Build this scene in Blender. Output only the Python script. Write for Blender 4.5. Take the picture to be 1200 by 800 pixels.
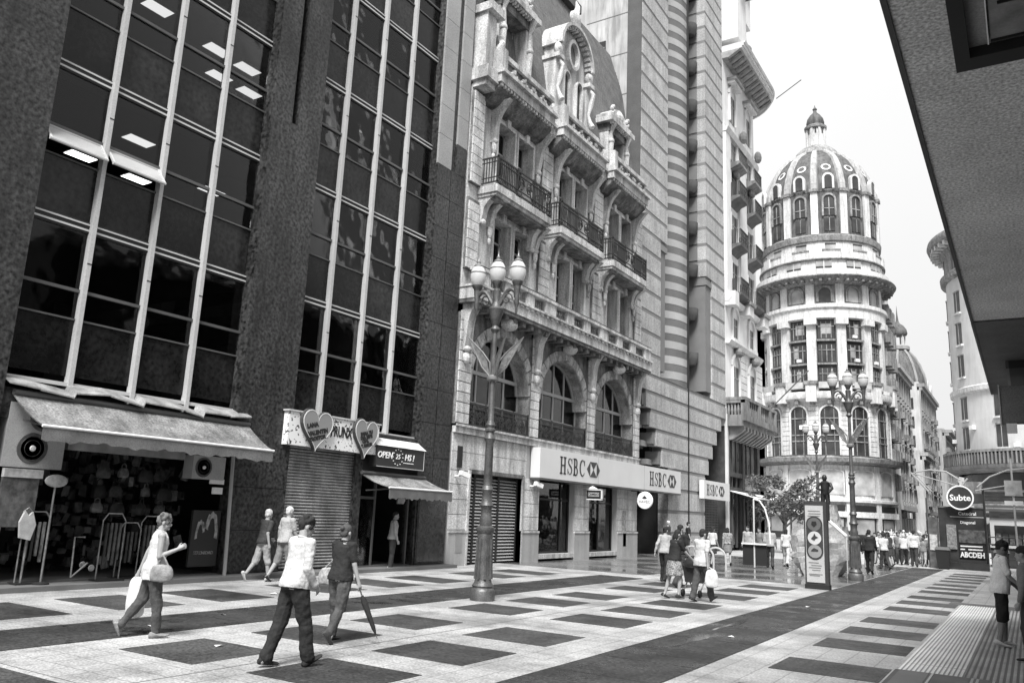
import bpy, math, random
from mathutils import Vector, Matrix
for o in list(bpy.data.objects): bpy.data.objects.remove(o)
S = bpy.context.scene
COL = S.collection
R = math.radians
rnd = random.Random(7)

# ------------------------------------------------------------------ camera
cd = bpy.data.cameras.new('camera'); cam = bpy.data.objects.new('camera', cd); COL.objects.link(cam)
yaw, pit, rol = R(32.409), R(11.835), R(2.5086)
f = Vector((-math.sin(yaw)*math.cos(pit), math.cos(yaw)*math.cos(pit), math.sin(pit)))
r0 = Vector((math.cos(yaw), math.sin(yaw), 0)); u0 = r0.cross(f)
rr = r0*math.cos(rol)+u0*math.sin(rol); uu = -r0*math.sin(rol)+u0*math.cos(rol)
cam.matrix_world = Matrix(((rr.x, uu.x, -f.x, 0), (rr.y, uu.y, -f.y, 0), (rr.z, uu.z, -f.z, 1.9), (0, 0, 0, 1)))
cd.sensor_fit = 'HORIZONTAL'; cd.sensor_width = 36; cd.lens = 36*951.87/1200
cd.clip_start = 0.05; cd.clip_end = 3000
S.camera = cam
# ------------------------------------------------------------------ light: bright overcast sky, soft sun behind the camera
W = bpy.data.worlds.new('World'); S.world = W; W.use_nodes = True
nt = W.node_tree; nt.nodes.clear()
def wn(t): return nt.nodes.new(t)
SUN_EL, SUN_AZ = 55, 158     # azimuth clockwise from +Y
sky = wn('ShaderNodeTexSky'); sky.sky_type = 'NISHITA'; sky.sun_disc = False
sky.sun_elevation = R(SUN_EL); sky.sun_rotation = R(SUN_AZ); sky.air_density = 1.0; sky.dust_density = 6.0; sky.ozone_density = 1
bw = wn('ShaderNodeRGBToBW'); nt.links.new(sky.outputs[0], bw.inputs[0])
# cloud deck: luminance of an overcast sky, brighter towards the zenith
tc = wn('ShaderNodeTexCoord'); sx = wn('ShaderNodeSeparateXYZ'); nt.links.new(tc.outputs['Generated'], sx.inputs[0])
mr = wn('ShaderNodeMapRange'); mr.inputs[1].default_value = 0; mr.inputs[2].default_value = 1
mr.inputs[3].default_value = 5.7; mr.inputs[4].default_value = 8.4
nt.links.new(sx.outputs['Z'], mr.inputs[0])
cn = wn('ShaderNodeTexNoise'); cn.inputs['Scale'].default_value = 2.2; cn.inputs['Detail'].default_value = 5
nt.links.new(tc.outputs['Generated'], cn.inputs[0])
cm = wn('ShaderNodeMapRange'); cm.inputs[3].default_value = .92; cm.inputs[4].default_value = 1.08
nt.links.new(cn.outputs[0], cm.inputs[0])
mu = wn('ShaderNodeMath'); mu.operation = 'MULTIPLY'; nt.links.new(mr.outputs[0], mu.inputs[0]); nt.links.new(cm.outputs[0], mu.inputs[1])
mx = wn('ShaderNodeMix'); mx.data_type = 'FLOAT'; mx.inputs[0].default_value = .88
nt.links.new(bw.outputs[0], mx.inputs[2]); nt.links.new(mu.outputs[0], mx.inputs[3])
bg = wn('ShaderNodeBackground'); bg.inputs[1].default_value = 0.1
nt.links.new(mx.outputs[0], bg.inputs[0]); wo = wn('ShaderNodeOutputWorld'); nt.links.new(bg.outputs[0], wo.inputs[0])
sl = bpy.data.lights.new('sun', 'SUN'); sl.energy = 4.4; sl.angle = R(20); sl.color = (1, .995, .985)
so = bpy.data.objects.new('sun', sl); COL.objects.link(so)
sd = Vector((math.sin(R(SUN_AZ))*math.cos(R(SUN_EL)), math.cos(R(SUN_AZ))*math.cos(R(SUN_EL)), math.sin(R(SUN_EL))))
so.rotation_euler = (-sd).to_track_quat('-Z', 'Y').to_euler(); so.location = (0, 0, 60)
vs = S.view_settings; vs.view_transform = 'Standard'; vs.look = 'None'; vs.exposure = 0.66; vs.gamma = 1; vs.use_curve_mapping = False
S.cycles.max_bounces = 6; S.cycles.diffuse_bounces = 3; S.cycles.transparent_max_bounces = 10

# ------------------------------------------------------------------ materials (the place is seen in black and white: every colour is a grey)
MATS = {}
def M(name, v, rough=.75, nz=.12, sc=.9, fine=.1, fsc=60, bump=.0, bsc=30, streak=0, rand=0, metal=0, spec=.35, coords='pos'):
    """grey surface: value v, broad mottling nz, fine grain, rain streaks, per-object variation"""
    if name in MATS: return MATS[name]
    m = bpy.data.materials.new(name); m.use_nodes = True; t = m.node_tree; N = t.nodes; L = t.links
    b = N['Principled BSDF']; b.inputs['Roughness'].default_value = rough; b.inputs['Metallic'].default_value = metal
    b.inputs['Specular IOR Level'].default_value = spec
    g = N.new('ShaderNodeNewGeometry') if coords == 'pos' else N.new('ShaderNodeTexCoord')
    P = g.outputs['Position'] if coords == 'pos' else g.outputs['Object']
    def noise(scale, det=4, vec=P, rg=.55):
        n = N.new('ShaderNodeTexNoise'); n.inputs['Scale'].default_value = scale; n.inputs['Detail'].default_value = det
        n.inputs['Roughness'].default_value = rg; L.new(vec, n.inputs['Vector']); return n.outputs[0]
    def rng(src, a, bb, lo=.3, hi=.7):
        q = N.new('ShaderNodeMapRange'); q.inputs[1].default_value = lo; q.inputs[2].default_value = hi
        q.inputs[3].default_value = a; q.inputs[4].default_value = bb; L.new(src, q.inputs[0]); return q.outputs[0]
    def mul(a, bb):
        q = N.new('ShaderNodeMath'); q.operation = 'MULTIPLY'; L.new(a, q.inputs[0])
        if isinstance(bb, float): q.inputs[1].default_value = bb
        else: L.new(bb, q.inputs[1])
        return q.outputs[0]
    o = rng(noise(sc), v*(1-nz), v*(1+nz))
    if fine: o = mul(o, rng(noise(fsc, 2), 1-fine, 1+fine))
    if streak:
        mp = N.new('ShaderNodeMapping'); mp.inputs['Scale'].default_value = (1, 1, .12); L.new(P, mp.inputs[0])
        o = mul(o, rng(noise(2.6, 6, mp.outputs[0], .65), 1-streak, 1+.15*streak, .36, .56))
    if rand:
        oi = N.new('ShaderNodeObjectInfo'); o = mul(o, rng(oi.outputs['Random'], 1-rand, 1+rand, 0, 1))
    L.new(o, b.inputs['Base Color'])
    if bump:
        bn = N.new('ShaderNodeBump'); bn.inputs['Strength'].default_value = bump; bn.inputs['Distance'].default_value = .02
        L.new(noise(bsc, 5), bn.inputs['Height']); L.new(bn.outputs[0], b.inputs['Normal'])
    MATS[name] = m; return m
def glass(name, tint=.3, rough=.02, ior=1.55, boost=0.0, wav=.3):
    if name in MATS: return MATS[name]
    m = bpy.data.materials.new(name); m.use_nodes = True; t = m.node_tree; N = t.nodes; L = t.links; N.clear()
    out = N.new('ShaderNodeOutputMaterial'); mix = N.new('ShaderNodeMixShader'); fr = N.new('ShaderNodeFresnel'); fr.inputs[0].default_value = ior
    g = N.new('ShaderNodeNewGeometry'); nz = N.new('ShaderNodeTexNoise'); nz.inputs['Scale'].default_value = .9; nz.inputs['Detail'].default_value = 2
    L.new(g.outputs['Position'], nz.inputs['Vector'])
    bp = N.new('ShaderNodeBump'); bp.inputs['Strength'].default_value = wav; bp.inputs['Distance'].default_value = .08; L.new(nz.outputs[0], bp.inputs['Height'])
    tr = N.new('ShaderNodeBsdfTransparent'); tr.inputs[0].default_value = (tint, tint, tint, 1)
    gl = N.new('ShaderNodeBsdfGlossy'); gl.inputs['Roughness'].default_value = rough; gl.inputs[0].default_value = (.9, .9, .9, 1)
    L.new(bp.outputs[0], gl.inputs['Normal'])
    ad = N.new('ShaderNodeMath'); ad.operation = 'ADD'; ad.use_clamp = True; ad.inputs[1].default_value = boost
    L.new(fr.outputs[0], ad.inputs[0]); L.new(ad.outputs[0], mix.inputs[0]); L.new(tr.outputs[0], mix.inputs[1]); L.new(gl.outputs[0], mix.inputs[2])
    L.new(mix.outputs[0], out.inputs[0]); MATS[name] = m; return m
def emit(name, s):
    if name in MATS: return MATS[name]
    m = bpy.data.materials.new(name); m.use_nodes = True; t = m.node_tree; t.nodes.clear()
    o = t.nodes.new('ShaderNodeOutputMaterial'); e = t.nodes.new('ShaderNodeEmission'); e.inputs[1].default_value = s
    t.links.new(e.outputs[0], o.inputs[0]); MATS[name] = m; return m

# ------------------------------------------------------------------ mesh building
ORG = {}
class MB:
    def __init__(s): s.v = []; s.f = []
    def add(s, v, f):
        n = len(s.v); s.v += [tuple(p) for p in v]; s.f += [tuple(i+n for i in q) for q in f]; return s
    def box(s, x0, x1, y0, y1, z0, z1):
        return s.add([(x0,y0,z0),(x1,y0,z0),(x1,y1,z0),(x0,y1,z0),(x0,y0,z1),(x1,y0,z1),(x1,y1,z1),(x0,y1,z1)],
                     [(0,3,2,1),(4,5,6,7),(0,1,5,4),(1,2,6,5),(2,3,7,6),(3,0,4,7)])
    def cbox(s, c, d, rz=0, rx=0):
        Mx = Matrix.Translation(c) @ Matrix.Rotation(rz, 4, 'Z') @ Matrix.Rotation(rx, 4, 'X')
        a, b, e = d[0]/2, d[1]/2, d[2]/2
        v = [Mx @ Vector(p) for p in ((-a,-b,-e),(a,-b,-e),(a,b,-e),(-a,b,-e),(-a,-b,e),(a,-b,e),(a,b,e),(-a,b,e))]
        return s.add(v, [(0,3,2,1),(4,5,6,7),(0,1,5,4),(1,2,6,5),(2,3,7,6),(3,0,4,7)])
    def prism(s, pts, axis, a0, a1, tri=False):
        """polygon pts extruded along axis: 'x' pts=(y,z) 'y' pts=(x,z) 'z' pts=(x,y)"""
        def P(p, a): return (a, p[0], p[1]) if axis == 'x' else (p[0], a, p[1]) if axis == 'y' else (p[0], p[1], a)
        n = len(pts); v = [P(p, a0) for p in pts]+[P(p, a1) for p in pts]
        fc = [(i, (i+1) % n, n+(i+1) % n, n+i) for i in range(n)]
        fc += [tuple(range(n)), tuple(range(n, 2*n))]
        return s.add(v, fc)
    def strip(s, outer, inner, axis, a0, a1, closed=False):
        """band between two outlines of equal length, extruded (arch surrounds, rings)"""
        def P(p, a): return (a, p[0], p[1]) if axis == 'x' else (p[0], a, p[1]) if axis == 'y' else (p[0], p[1], a)
        n = len(outer); v = []
        for a in (a0, a1): v += [P(p, a) for p in outer]+[P(p, a) for p in inner]
        fc = []
        for i in range(n if closed else n-1):
            j = (i+1) % n
            fc += [(i, j, n+j, n+i), (2*n+i, 3*n+i, 3*n+j, 2*n+j), (i, 2*n+i, 2*n+j, j), (n+i, n+j, 3*n+j, 3*n+i)]
        if not closed: fc += [(0, n, 3*n, 2*n), (n-1, 3*n-1, 4*n-1, 2*n-1)]
        return s.add(v, fc)
    def lathe(s, prof, c=(0,0), n=16, a0=0, a1=2*math.pi, z0=0):
        full = abs(a1-a0-2*math.pi) < 1e-6; m = n if full else n+1; v = []
        for k in range(m):
            a = a0+(a1-a0)*k/n
            for (r, z) in prof: v.append((c[0]+r*math.cos(a), c[1]+r*math.sin(a), z0+z))
        p = len(prof); fc = []
        for k in range(n):
            k2 = (k+1) % m
            for i in range(p-1): fc.append((k*p+i, k2*p+i, k2*p+i+1, k*p+i+1))
        if full:
            if prof[0][0] > 1e-4: fc.append(tuple(k*p for k in reversed(range(n))))
            if prof[-1][0] > 1e-4: fc.append(tuple(k*p+p-1 for k in range(n)))
        return s.add(v, fc)
    def tube(s, pts, rad, n=8, flat=1.0):
        pts = [Vector(p) for p in pts]; m = len(pts)
        if not isinstance(rad, (list, tuple)): rad = [rad]*m
        v = []; prev = None
        for i, p in enumerate(pts):
            t = (pts[min(i+1, m-1)]-pts[max(i-1, 0)]).normalized()
            a = prev if prev and abs(prev.dot(t)) < .95 else (Vector((0,0,1)) if abs(t.z) < .9 else Vector((1,0,0)))
            x = (a-t*a.dot(t)).normalized(); y = t.cross(x); prev = x
            for k in range(n):
                q = 2*math.pi*k/n; v.append(p+x*math.cos(q)*rad[i]+y*math.sin(q)*rad[i]*flat)
        fc = [(i*n+k, i*n+(k+1) % n, (i+1)*n+(k+1) % n, (i+1)*n+k) for i in range(m-1) for k in range(n)]
        fc += [tuple(reversed(range(n))), tuple(range((m-1)*n, m*n))]
        return s.add(v, fc)
    def ell(s, c, rx, ry, rz, n=12, m=8, mat=None):
        v = []; c = Vector(c)
        pts = [(0,0,-1)]+[(math.sin(math.pi*j/m)*math.cos(2*math.pi*k/n), math.sin(math.pi*j/m)*math.sin(2*math.pi*k/n), -math.cos(math.pi*j/m)) for j in range(1, m) for k in range(n)]+[(0,0,1)]
        for p in pts:
            q = Vector((p[0]*rx, p[1]*ry, p[2]*rz)); v.append(c+(mat @ q if mat else q))
        fc = [(0, 1+(k+1) % n, 1+k) for k in range(n)]
        for j in range(m-2):
            for k in range(n): fc.append((1+j*n+k, 1+j*n+(k+1) % n, 1+(j+1)*n+(k+1) % n, 1+(j+1)*n+k))
        e = len(pts)-1; fc += [(e, 1+(m-2)*n+k, 1+(m-2)*n+(k+1) % n) for k in range(n)]
        return s.add(v, fc)
    def capsule(s, a, b, ra, rb, n=10):
        a = Vector(a); b = Vector(b); t = (b-a); L = t.length or 1e-4; t = t/L
        pts = []; rad = []
        for q in (-1, -.75, -.4, 0): pts.append(a+t*ra*q); rad.append(max(ra*math.sqrt(max(0, 1-q*q)), ra*.05))
        for q in (0, .4, .75, 1): pts.append(b+t*rb*q); rad.append(max(rb*math.sqrt(max(0, 1-q*q)), rb*.05))
        # constant frame
        ax = Vector((0,0,1)) if abs(t.z) < .9 else Vector((1,0,0)); x = (ax-t*ax.dot(t)).normalized(); y = t.cross(x)
        v = [p+x*math.cos(2*math.pi*k/n)*q+y*math.sin(2*math.pi*k/n)*q for p, q in zip(pts, rad) for k in range(n)]
        m = len(pts)
        fc = [(i*n+k, i*n+(k+1) % n, (i+1)*n+(k+1) % n, (i+1)*n+k) for i in range(m-1) for k in range(n)]
        fc += [tuple(reversed(range(n))), tuple(range((m-1)*n, m*n))]
        return s.add(v, fc)
    def loft(s, rings):
        n = len(rings[0]); m = len(rings); v = [p for r in rings for p in r]
        fc = [(i*n+k, i*n+(k+1) % n, (i+1)*n+(k+1) % n, (i+1)*n+k) for i in range(m-1) for k in range(n)]
        fc += [tuple(reversed(range(n))), tuple(range((m-1)*n, m*n))]
        return s.add(v, fc)
    def mesh(s, name, mat, org=(0,0,0), smooth=False):
        me = bpy.data.meshes.new(name)
        me.from_pydata([(p[0]-org[0], p[1]-org[1], p[2]-org[2]) for p in s.v], [], s.f); me.validate()
        import bmesh
        b = bmesh.new(); b.from_mesh(me); bmesh.ops.recalc_face_normals(b, faces=b.faces[:]); b.to_mesh(me); b.free()
        if smooth:
            me.polygons.foreach_set('use_smooth', [True]*len(me.polygons)); me.set_sharp_from_angle(angle=R(38))
        if mat: me.materials.append(mat)
        return me
    def build(s, name, mat, parent=None, smooth=False, org=None):
        if parent is not None: org = ORG[parent.name]
        elif org is None: org = (0, 0, 0)
        o = bpy.data.objects.new(name, s.mesh(name, mat, org, smooth)); COL.objects.link(o)
        if parent is not None: o.parent = parent
        else: o.location = org
        ORG[o.name] = org
        return o
def tag(o, label=None, cat=None, group=None, kind=None):
    for k, x in (('label', label), ('category', cat), ('group', group), ('kind', kind)):
        if x: o[k] = x
    return o
def thing(name, label, cat, loc, group=None):
    o = bpy.data.objects.new(name, None); COL.objects.link(o); o.location = loc; o.empty_display_size = .3
    ORG[o.name] = tuple(loc); return tag(o, label, cat, group)
def piece(name, me, parent, loc, rot=(0,0,0), scale=(1,1,1)):
    """a piece sharing mesh data; loc in world space"""
    o = bpy.data.objects.new(name, me); COL.objects.link(o); o.parent = parent; g = ORG[parent.name]
    o.location = (loc[0]-g[0], loc[1]-g[1], loc[2]-g[2]); o.rotation_euler = rot; o.scale = scale; ORG[o.name] = g
    return o
def box(name, mat, parent, x0, x1, y0, y1, z0, z1): return MB().box(x0,x1,y0,y1,z0,z1).build(name, mat, parent)
UNIT = {}
def bpiece(name, mat, parent, x0, x1, y0, y1, z0, z1):
    """box piece from one shared unit cube"""
    if mat.name not in UNIT: UNIT[mat.name] = MB().box(-.5,.5,-.5,.5,-.5,.5).mesh('block', mat)
    return piece(name, UNIT[mat.name], parent, ((x0+x1)/2, (y0+y1)/2, (z0+z1)/2), scale=(abs(x1-x0), abs(y1-y0), abs(z1-z0)))
def copy_tree(o, parent=None):
    c = o.copy(); COL.objects.link(c)
    if parent is not None: c.parent = parent
    for ch in list(o.children): copy_tree(ch, c)
    return c
def text_mesh(body, size, depth=.01, bold=0.0, shear=0.0, align='CENTER', sx=1.0):
    cu = bpy.data.curves.new('lettering', 'FONT'); cu.body = body; cu.size = size; cu.extrude = depth; cu.offset = bold; cu.shear = shear
    cu.align_x = align; cu.align_y = 'CENTER'; cu.resolution_u = 2
    o = bpy.data.objects.new('lettering', cu); COL.objects.link(o)
    dg = bpy.context.evaluated_depsgraph_get(); me = bpy.data.meshes.new_from_object(o.evaluated_get(dg))
    bpy.data.objects.remove(o); bpy.data.curves.remove(cu)
    if sx != 1:
        for v in me.vertices: v.co.x *= sx
    return me
ROT_E = (R(90), 0, R(90))     # lettering upright, read from the street side (+X)
ROT_S = (R(90), 0, 0)         # lettering upright, read from the -Y side
def letter(name, me, mat, parent, loc, rot):
    me.materials.clear(); me.materials.append(mat); return piece(name, me, parent, loc, rot)
def arc(cx, cz, r, a0, a1, n): return [(cx+r*math.cos(a0+(a1-a0)*i/n), cz+r*math.sin(a0+(a1-a0)*i/n)) for i in range(n+1)]
XF = -16.9
# ------------------------------------------------------------------ ground and paving
m_asph = M('asphalt', .055, .85, .2, .4, .15, 80, .2)
m_pave = M('pale_paving', .35, .55, .2, .8, .4, 30, .25, 50)
def worn(m, tile=.4, mortar=.011, dark=.62):
    '''fine tile joints, gum spots and stains over a paving material'''
    t = m.node_tree; N = t.nodes; L = t.links; b = N['Principled BSDF']; src = b.inputs['Base Color'].links[0].from_socket
    g = N.new('ShaderNodeNewGeometry'); br = N.new('ShaderNodeTexBrick'); br.inputs['Color1'].default_value = (1, 1, 1, 1); br.inputs['Color2'].default_value = (.93, .93, .93, 1); br.inputs['Mortar'].default_value = (dark, dark, dark, 1)
    br.inputs['Scale'].default_value = 1; br.inputs['Mortar Size'].default_value = mortar; br.inputs['Brick Width'].default_value = tile; br.inputs['Row Height'].default_value = tile; br.offset = 0
    L.new(g.outputs['Position'], br.inputs['Vector'])
    v = N.new('ShaderNodeTexVoronoi'); v.inputs['Scale'].default_value = 1.5; v.inputs['Randomness'].default_value = 1; L.new(g.outputs['Position'], v.inputs['Vector'])
    q = N.new('ShaderNodeMapRange'); q.inputs[1].default_value = .03; q.inputs[2].default_value = .05; q.inputs[3].default_value = .55; q.inputs[4].default_value = 1; L.new(v.outputs['Distance'], q.inputs[0])
    n = N.new('ShaderNodeTexNoise'); n.inputs['Scale'].default_value = .45; n.inputs['Detail'].default_value = 8; n.inputs['Roughness'].default_value = .7; L.new(g.outputs['Position'], n.inputs['Vector'])
    s = N.new('ShaderNodeMapRange'); s.inputs[1].default_value = .35; s.inputs[2].default_value = .55; s.inputs[3].default_value = .6; s.inputs[4].default_value = 1.06; L.new(n.outputs[0], s.inputs[0])
    a = src
    for o in (br.outputs['Color'], q.outputs[0], s.outputs[0]):
        k = N.new('ShaderNodeMath'); k.operation = 'MULTIPLY'; L.new(a, k.inputs[0]); L.new(o, k.inputs[1]); a = k.outputs[0]
    L.new(a, b.inputs['Base Color'])
    r = N.new('ShaderNodeMapRange'); r.inputs[1].default_value = .38; r.inputs[2].default_value = .6; r.inputs[3].default_value = .3; r.inputs[4].default_value = .75; L.new(n.outputs[0], r.inputs[0]); L.new(r.outputs[0], b.inputs['Roughness'])
worn(m_pave)
m_slab = M('dark_granite_paving', .05, .5, .3, 1.4, .6, 24, .2, 40, rand=.15); worn(m_slab, .2, .006, .6)
m_strip = M('dark_strip_paving', .036, .42, .45, .8, .6, 22, .2, 40); worn(m_strip, .25, .006, .6)
def patchy(m):
    t = m.node_tree; N = t.nodes; L = t.links; b = N['Principled BSDF']; g = N.new('ShaderNodeNewGeometry'); n = N.new('ShaderNodeTexNoise'); n.inputs['Scale'].default_value = 1.1; n.inputs['Detail'].default_value = 9; n.inputs['Roughness'].default_value = .75; L.new(g.outputs['Position'], n.inputs['Vector'])
    r = N.new('ShaderNodeMapRange'); r.inputs[1].default_value = .5; r.inputs[2].default_value = .6; r.inputs[3].default_value = .7; r.inputs[4].default_value = .12; L.new(n.outputs[0], r.inputs[0]); L.new(r.outputs[0], b.inputs['Roughness'])
patchy(m_strip)
def wet_mat():
    m = M('wet_granite', .13, .16, .35, .5, .15, 40, .03, 6, spec=.6)
    t = m.node_tree; b = t.nodes['Principled BSDF']; g = t.nodes.new('ShaderNodeNewGeometry')
    n = t.nodes.new('ShaderNodeTexNoise'); n.inputs['Scale'].default_value = .55; n.inputs['Detail'].default_value = 4
    q = t.nodes.new('ShaderNodeMapRange'); q.inputs[1].default_value = .4; q.inputs[2].default_value = .62; q.inputs[3].default_value = .06; q.inputs[4].default_value = .34
    t.links.new(g.outputs['Position'], n.inputs['Vector']); t.links.new(n.outputs[0], q.inputs[0]); t.links.new(q.outputs[0], b.inputs['Roughness'])
    return m
m_wet = wet_mat()
m_kerb = M('kerb_stone', .4, .7)
def sheet(name, mat, x0, x1, y0, y1, z, kind=True, lab=None):
    o = MB().add([(x0,y0,z),(x1,y0,z),(x1,y1,z),(x0,y1,z)], [(0,1,2,3)]).build(name, mat)
    if kind: o['kind'] = 'structure'
    return o
sheet('ground', m_asph, -900, 900, -300, 1500, -.012)
pav = sheet('pavement', m_pave, -17.6, 3.2, -6, 47.5, 0)
road = sheet('avenue', M('plaza_paving', .36, .6, .2, .5, .12, 40), -70, 60, 47.5, 108, -.004)
far = sheet('far_pavement', m_pave, -14.8, -4, 108, 330, -.003)
wet = MB()
wet.add([(-17.4,26.65,.004),(-11.2,26.65,.004),(-11.2,28.3,.004),(-5.32,28.3,.004),(-5.32,47.4,.004),(-17.4,47.4,.004)], [(0,1,2,3,4,5)])
o = wet.build('wet_paving', m_wet); o['kind'] = 'structure'
# long dark drain strips made of slabs with joints
def strip(name, x0, x1, y0, y1, n):
    o = MB().box(x0, x1, y0, y1, -.004, .003).build(name, m_asph); o['kind'] = 'structure'
    L = (y1-y0)/n
    for k in range(n):
        bpiece('strip_slab', m_strip, o, x0+.012, x1-.012, y0+k*L+.01, y0+(k+1)*L-.01, .0, .008+.001*(k % 2))
strip('drain_strip', -12.15, -10.62, -4, 25.2, 22)
strip('dark_strip', -5.27, -3.83, -4, 47.4, 38)
# wall-foot step under the office shops
o = MB().box(-17.3, -16.35, 3, 22.95, 0, .1).build('shop_step', M('step_granite', .13, .6, .2)); o['kind'] = 'structure'
# the inlaid dark squares
st = [6.6, 8.7, 10.8, 13.6, 15.72, 17.8, 20.75, 22.95, 25.1]
for y in [4.0]+st[:-1]:
    bpiece('dark_slab', m_slab, pav, -15.1, -13.12, y, y+1.3, -.01, .006)
for y in [-.4, 1.7, 3.8]+st:
    if y < 21.5 or True:
        if y < 24: bpiece('dark_slab', m_slab, pav, -9.85, -8.42, y, y+1.28, -.01, .006)
        bpiece('dark_slab', m_slab, pav, -7.62, -6.13, y+.12, y+1.42, -.01, .006)
for y in [9.2, 11.7, 14.4, 16.55, 18.75, 21.95, 24.2, 26.4, 29.1, 31.3, 33.5, 36.2, 38.4, 40.6, 42.8]:
    bpiece('dark_slab', m_slab, pav, -3.13, -1.76, y, y+1.2, -.01, .006)
# faint joints of the pale paving as thin recessed lines
jn = MB()
for x in (-8.02, -13.0): jn.add([(x,-4,.003),(x+.012,-4,.003),(x+.012,26,.003),(x,26,.003)], [(0,1,2,3)])
for y in (5.2, 12.7, 19.9): jn.add([(-10.5,y,.003),(-5.35,y,.003),(-5.35,y+.012,.003),(-10.5,y+.012,.003)], [(0,1,2,3)])
o = jn.build('paving_joint', M('joint', .2, .9), pav); o['kind'] = 'stuff'
# pale ribbed guide strip and darker studded paving at the right
gs = MB().box(-1.70, -.9, 2, 25.4, 0, .004).build('guide_strip', M('guide_base', .3, .8)); gs['kind'] = 'structure'
rb = MB()
for i in range(14): 
    x = -1.69+i*.057
    for k in range(8): rb.box(x, x+.034, 2+k*2.92, 2+k*2.92+2.9, .004, .014)
o = rb.build('rib', M('guide_rib', .62, .7), gs); o['kind'] = 'stuff'
sp = MB().box(-.895, 3.2, 2, 25.4, 0, .004).build('studded_paving', M('stud_base', .1, .7)); sp['kind'] = 'structure'
su = MB()
for i in range(40):
    for k in range(190):
        x = -.87+i*.075; y = 6+k*.1
        su.add([(x,y,.004),(x+.045,y,.004),(x+.045,y+.07,.004),(x,y+.07,.004),(x+.008,y+.01,.011),(x+.037,y+.01,.011),(x+.037,y+.06,.011),(x+.008,y+.06,.011)], [(4,5,6,7),(0,1,5,4),(1,2,6,5),(2,3,7,6),(3,0,4,7)])
o = su.build('stud', M('stud_stone', .3, .6, .3), sp); o['kind'] = 'stuff'
o = MB().box(-2.0, -.3, 25.42, 26.2, 0, .006).build('guide_cross_strip', M('guide_cross', .11, .7)); o['kind'] = 'structure'
# metal access cover in the lower right corner
ac = thing('access_cover', 'dark metal access cover set in the paving beside the ribbed guide strip', 'access cover', (-1.1, 12.5, 0))
m_iron = M('cast_iron', .05, .5, .3, 3, .2, 60, metal=.4)
MB().box(-1.72, -.5, 11.5, 12.95, .0, .016).build('cover_frame', m_iron, ac)
bpiece('cover_plate', M('cover_plate', .09, .5, .3), ac, -1.66, -1.3, 11.55, 12.88, .01, .02)
bpiece('cover_plate', m_iron, ac, -1.2, -.82, 11.55, 12.88, .01, .021)
for x in (-1.27, -.8, -.74, -.56): bpiece('cover_edge', m_kerb, ac, x, x+.03, 11.55, 12.9, .012, .024)
# puddles and litter on the dark strip
for i, (x, y, a, b) in enumerate([(-4.75, 13.3, .12, .5), (-4.9, 16.0, .1, .7), (-11.3, 7.4, .3, .16), (-11.5, 8.6, .22, .12)]):
    mb = MB(); n = 18; pts = []
    for k in range(n):
        q = 2*math.pi*k/n; s = .75+.25*math.sin(3*q+i)+.12*math.sin(5*q+2*i); pts.append((x+a*s*math.cos(q), y+b*2*s*math.sin(q)))
    mb.add([(p[0], p[1], .0115) for p in pts], [tuple(range(n))])
    o = mb.build('puddle', M('water', .06, .14, .3, 3, fine=0, spec=.5)); o['kind'] = 'structure'
SCR = ('pale paper scrap on the dark strip nearest the ribbed guide paving', 'pale paper scrap on the dark strip halfway to the sign totem', 'pale paper scrap on the drain strip below the woman in white', 'pale paper scrap on the drain strip left of the white shirted man', 'pale paper scrap on the dark square before the woman in white', 'pale paper scrap on the dark square near the roller shutter')
for i, (x, y) in enumerate(((-4.4, 14.2), (-4.6, 20.8), (-11.2, 8.0), (-11.6, 9.6), (-9.2, 7.6), (-13.6, 12.5))):
    mb = MB(); a = i*1.3; w = .06+.02*(i % 3)
    mb.add([(x+w*math.cos(a), y+w*math.sin(a), .012), (x-w*.7*math.sin(a), y+w*.7*math.cos(a), .03), (x-w*math.cos(a), y-w*math.sin(a), .012), (x+w*.8*math.sin(a), y-w*.8*math.cos(a), .02)], [(0, 1, 2), (0, 2, 3)])
    o = mb.build('paper_scrap', M('scrap_paper', .6, .7), org=(x, y, 0)); tag(o, SCR[i], 'litter', 'paper scraps on the paving')
# ------------------------------------------------------------------ dark granite office block (left)
m_gran = M('dark_granite', .031, .45, .45, .5, 1.0, 11, .0, spec=.4, streak=.4)
m_gran2 = M('dark_granite_panel', .031, .42, .35, .6, 1.0, 11, rand=.15, spec=.4)
m_granl = M('pale_granite_panel', .3, .5, .15, .6, .25, 28, rand=.06)
m_mull = M('mullion_metal', .42, .5, .08, fine=.12, fsc=30)
m_tran = M('transom_metal', .08, .45, .2)
m_line = M('bright_trim', .5, .4)
m_black = M('black_paint', .018, .6)
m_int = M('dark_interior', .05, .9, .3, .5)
m_int2 = M('interior_partition', .16, .9, .2, .5)
g_pane = glass('window_glass', .5, .05, 1.35)
m_span = M('spandrel_panel', .014, .22, .5, 1.2, .5, 9, spec=.25, rand=.5)
ob = thing('office_building', 'dark granite office block with glass bays and pale vertical mullions', 'office building', (XF, 14, 0))
Z0, FH, NF = 4.2, 3.45, 6
TOP = 25.5
MB().box(-26, -17.32, 3, 22.9, TOP-.3, TOP).build('roof', m_gran, ob)
MB().box(-26, -25.6, 3, 22.9, 0, TOP-.3).build('back_wall', m_int, ob)
MB().box(-25.6, -17.3, 22.6, 22.9, 0, TOP-.3).build('party_wall', m_int, ob)
MB().box(-25.6, -17.3, 3, 3.3, 0, TOP-.3).build('party_wall', m_int, ob)
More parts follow.
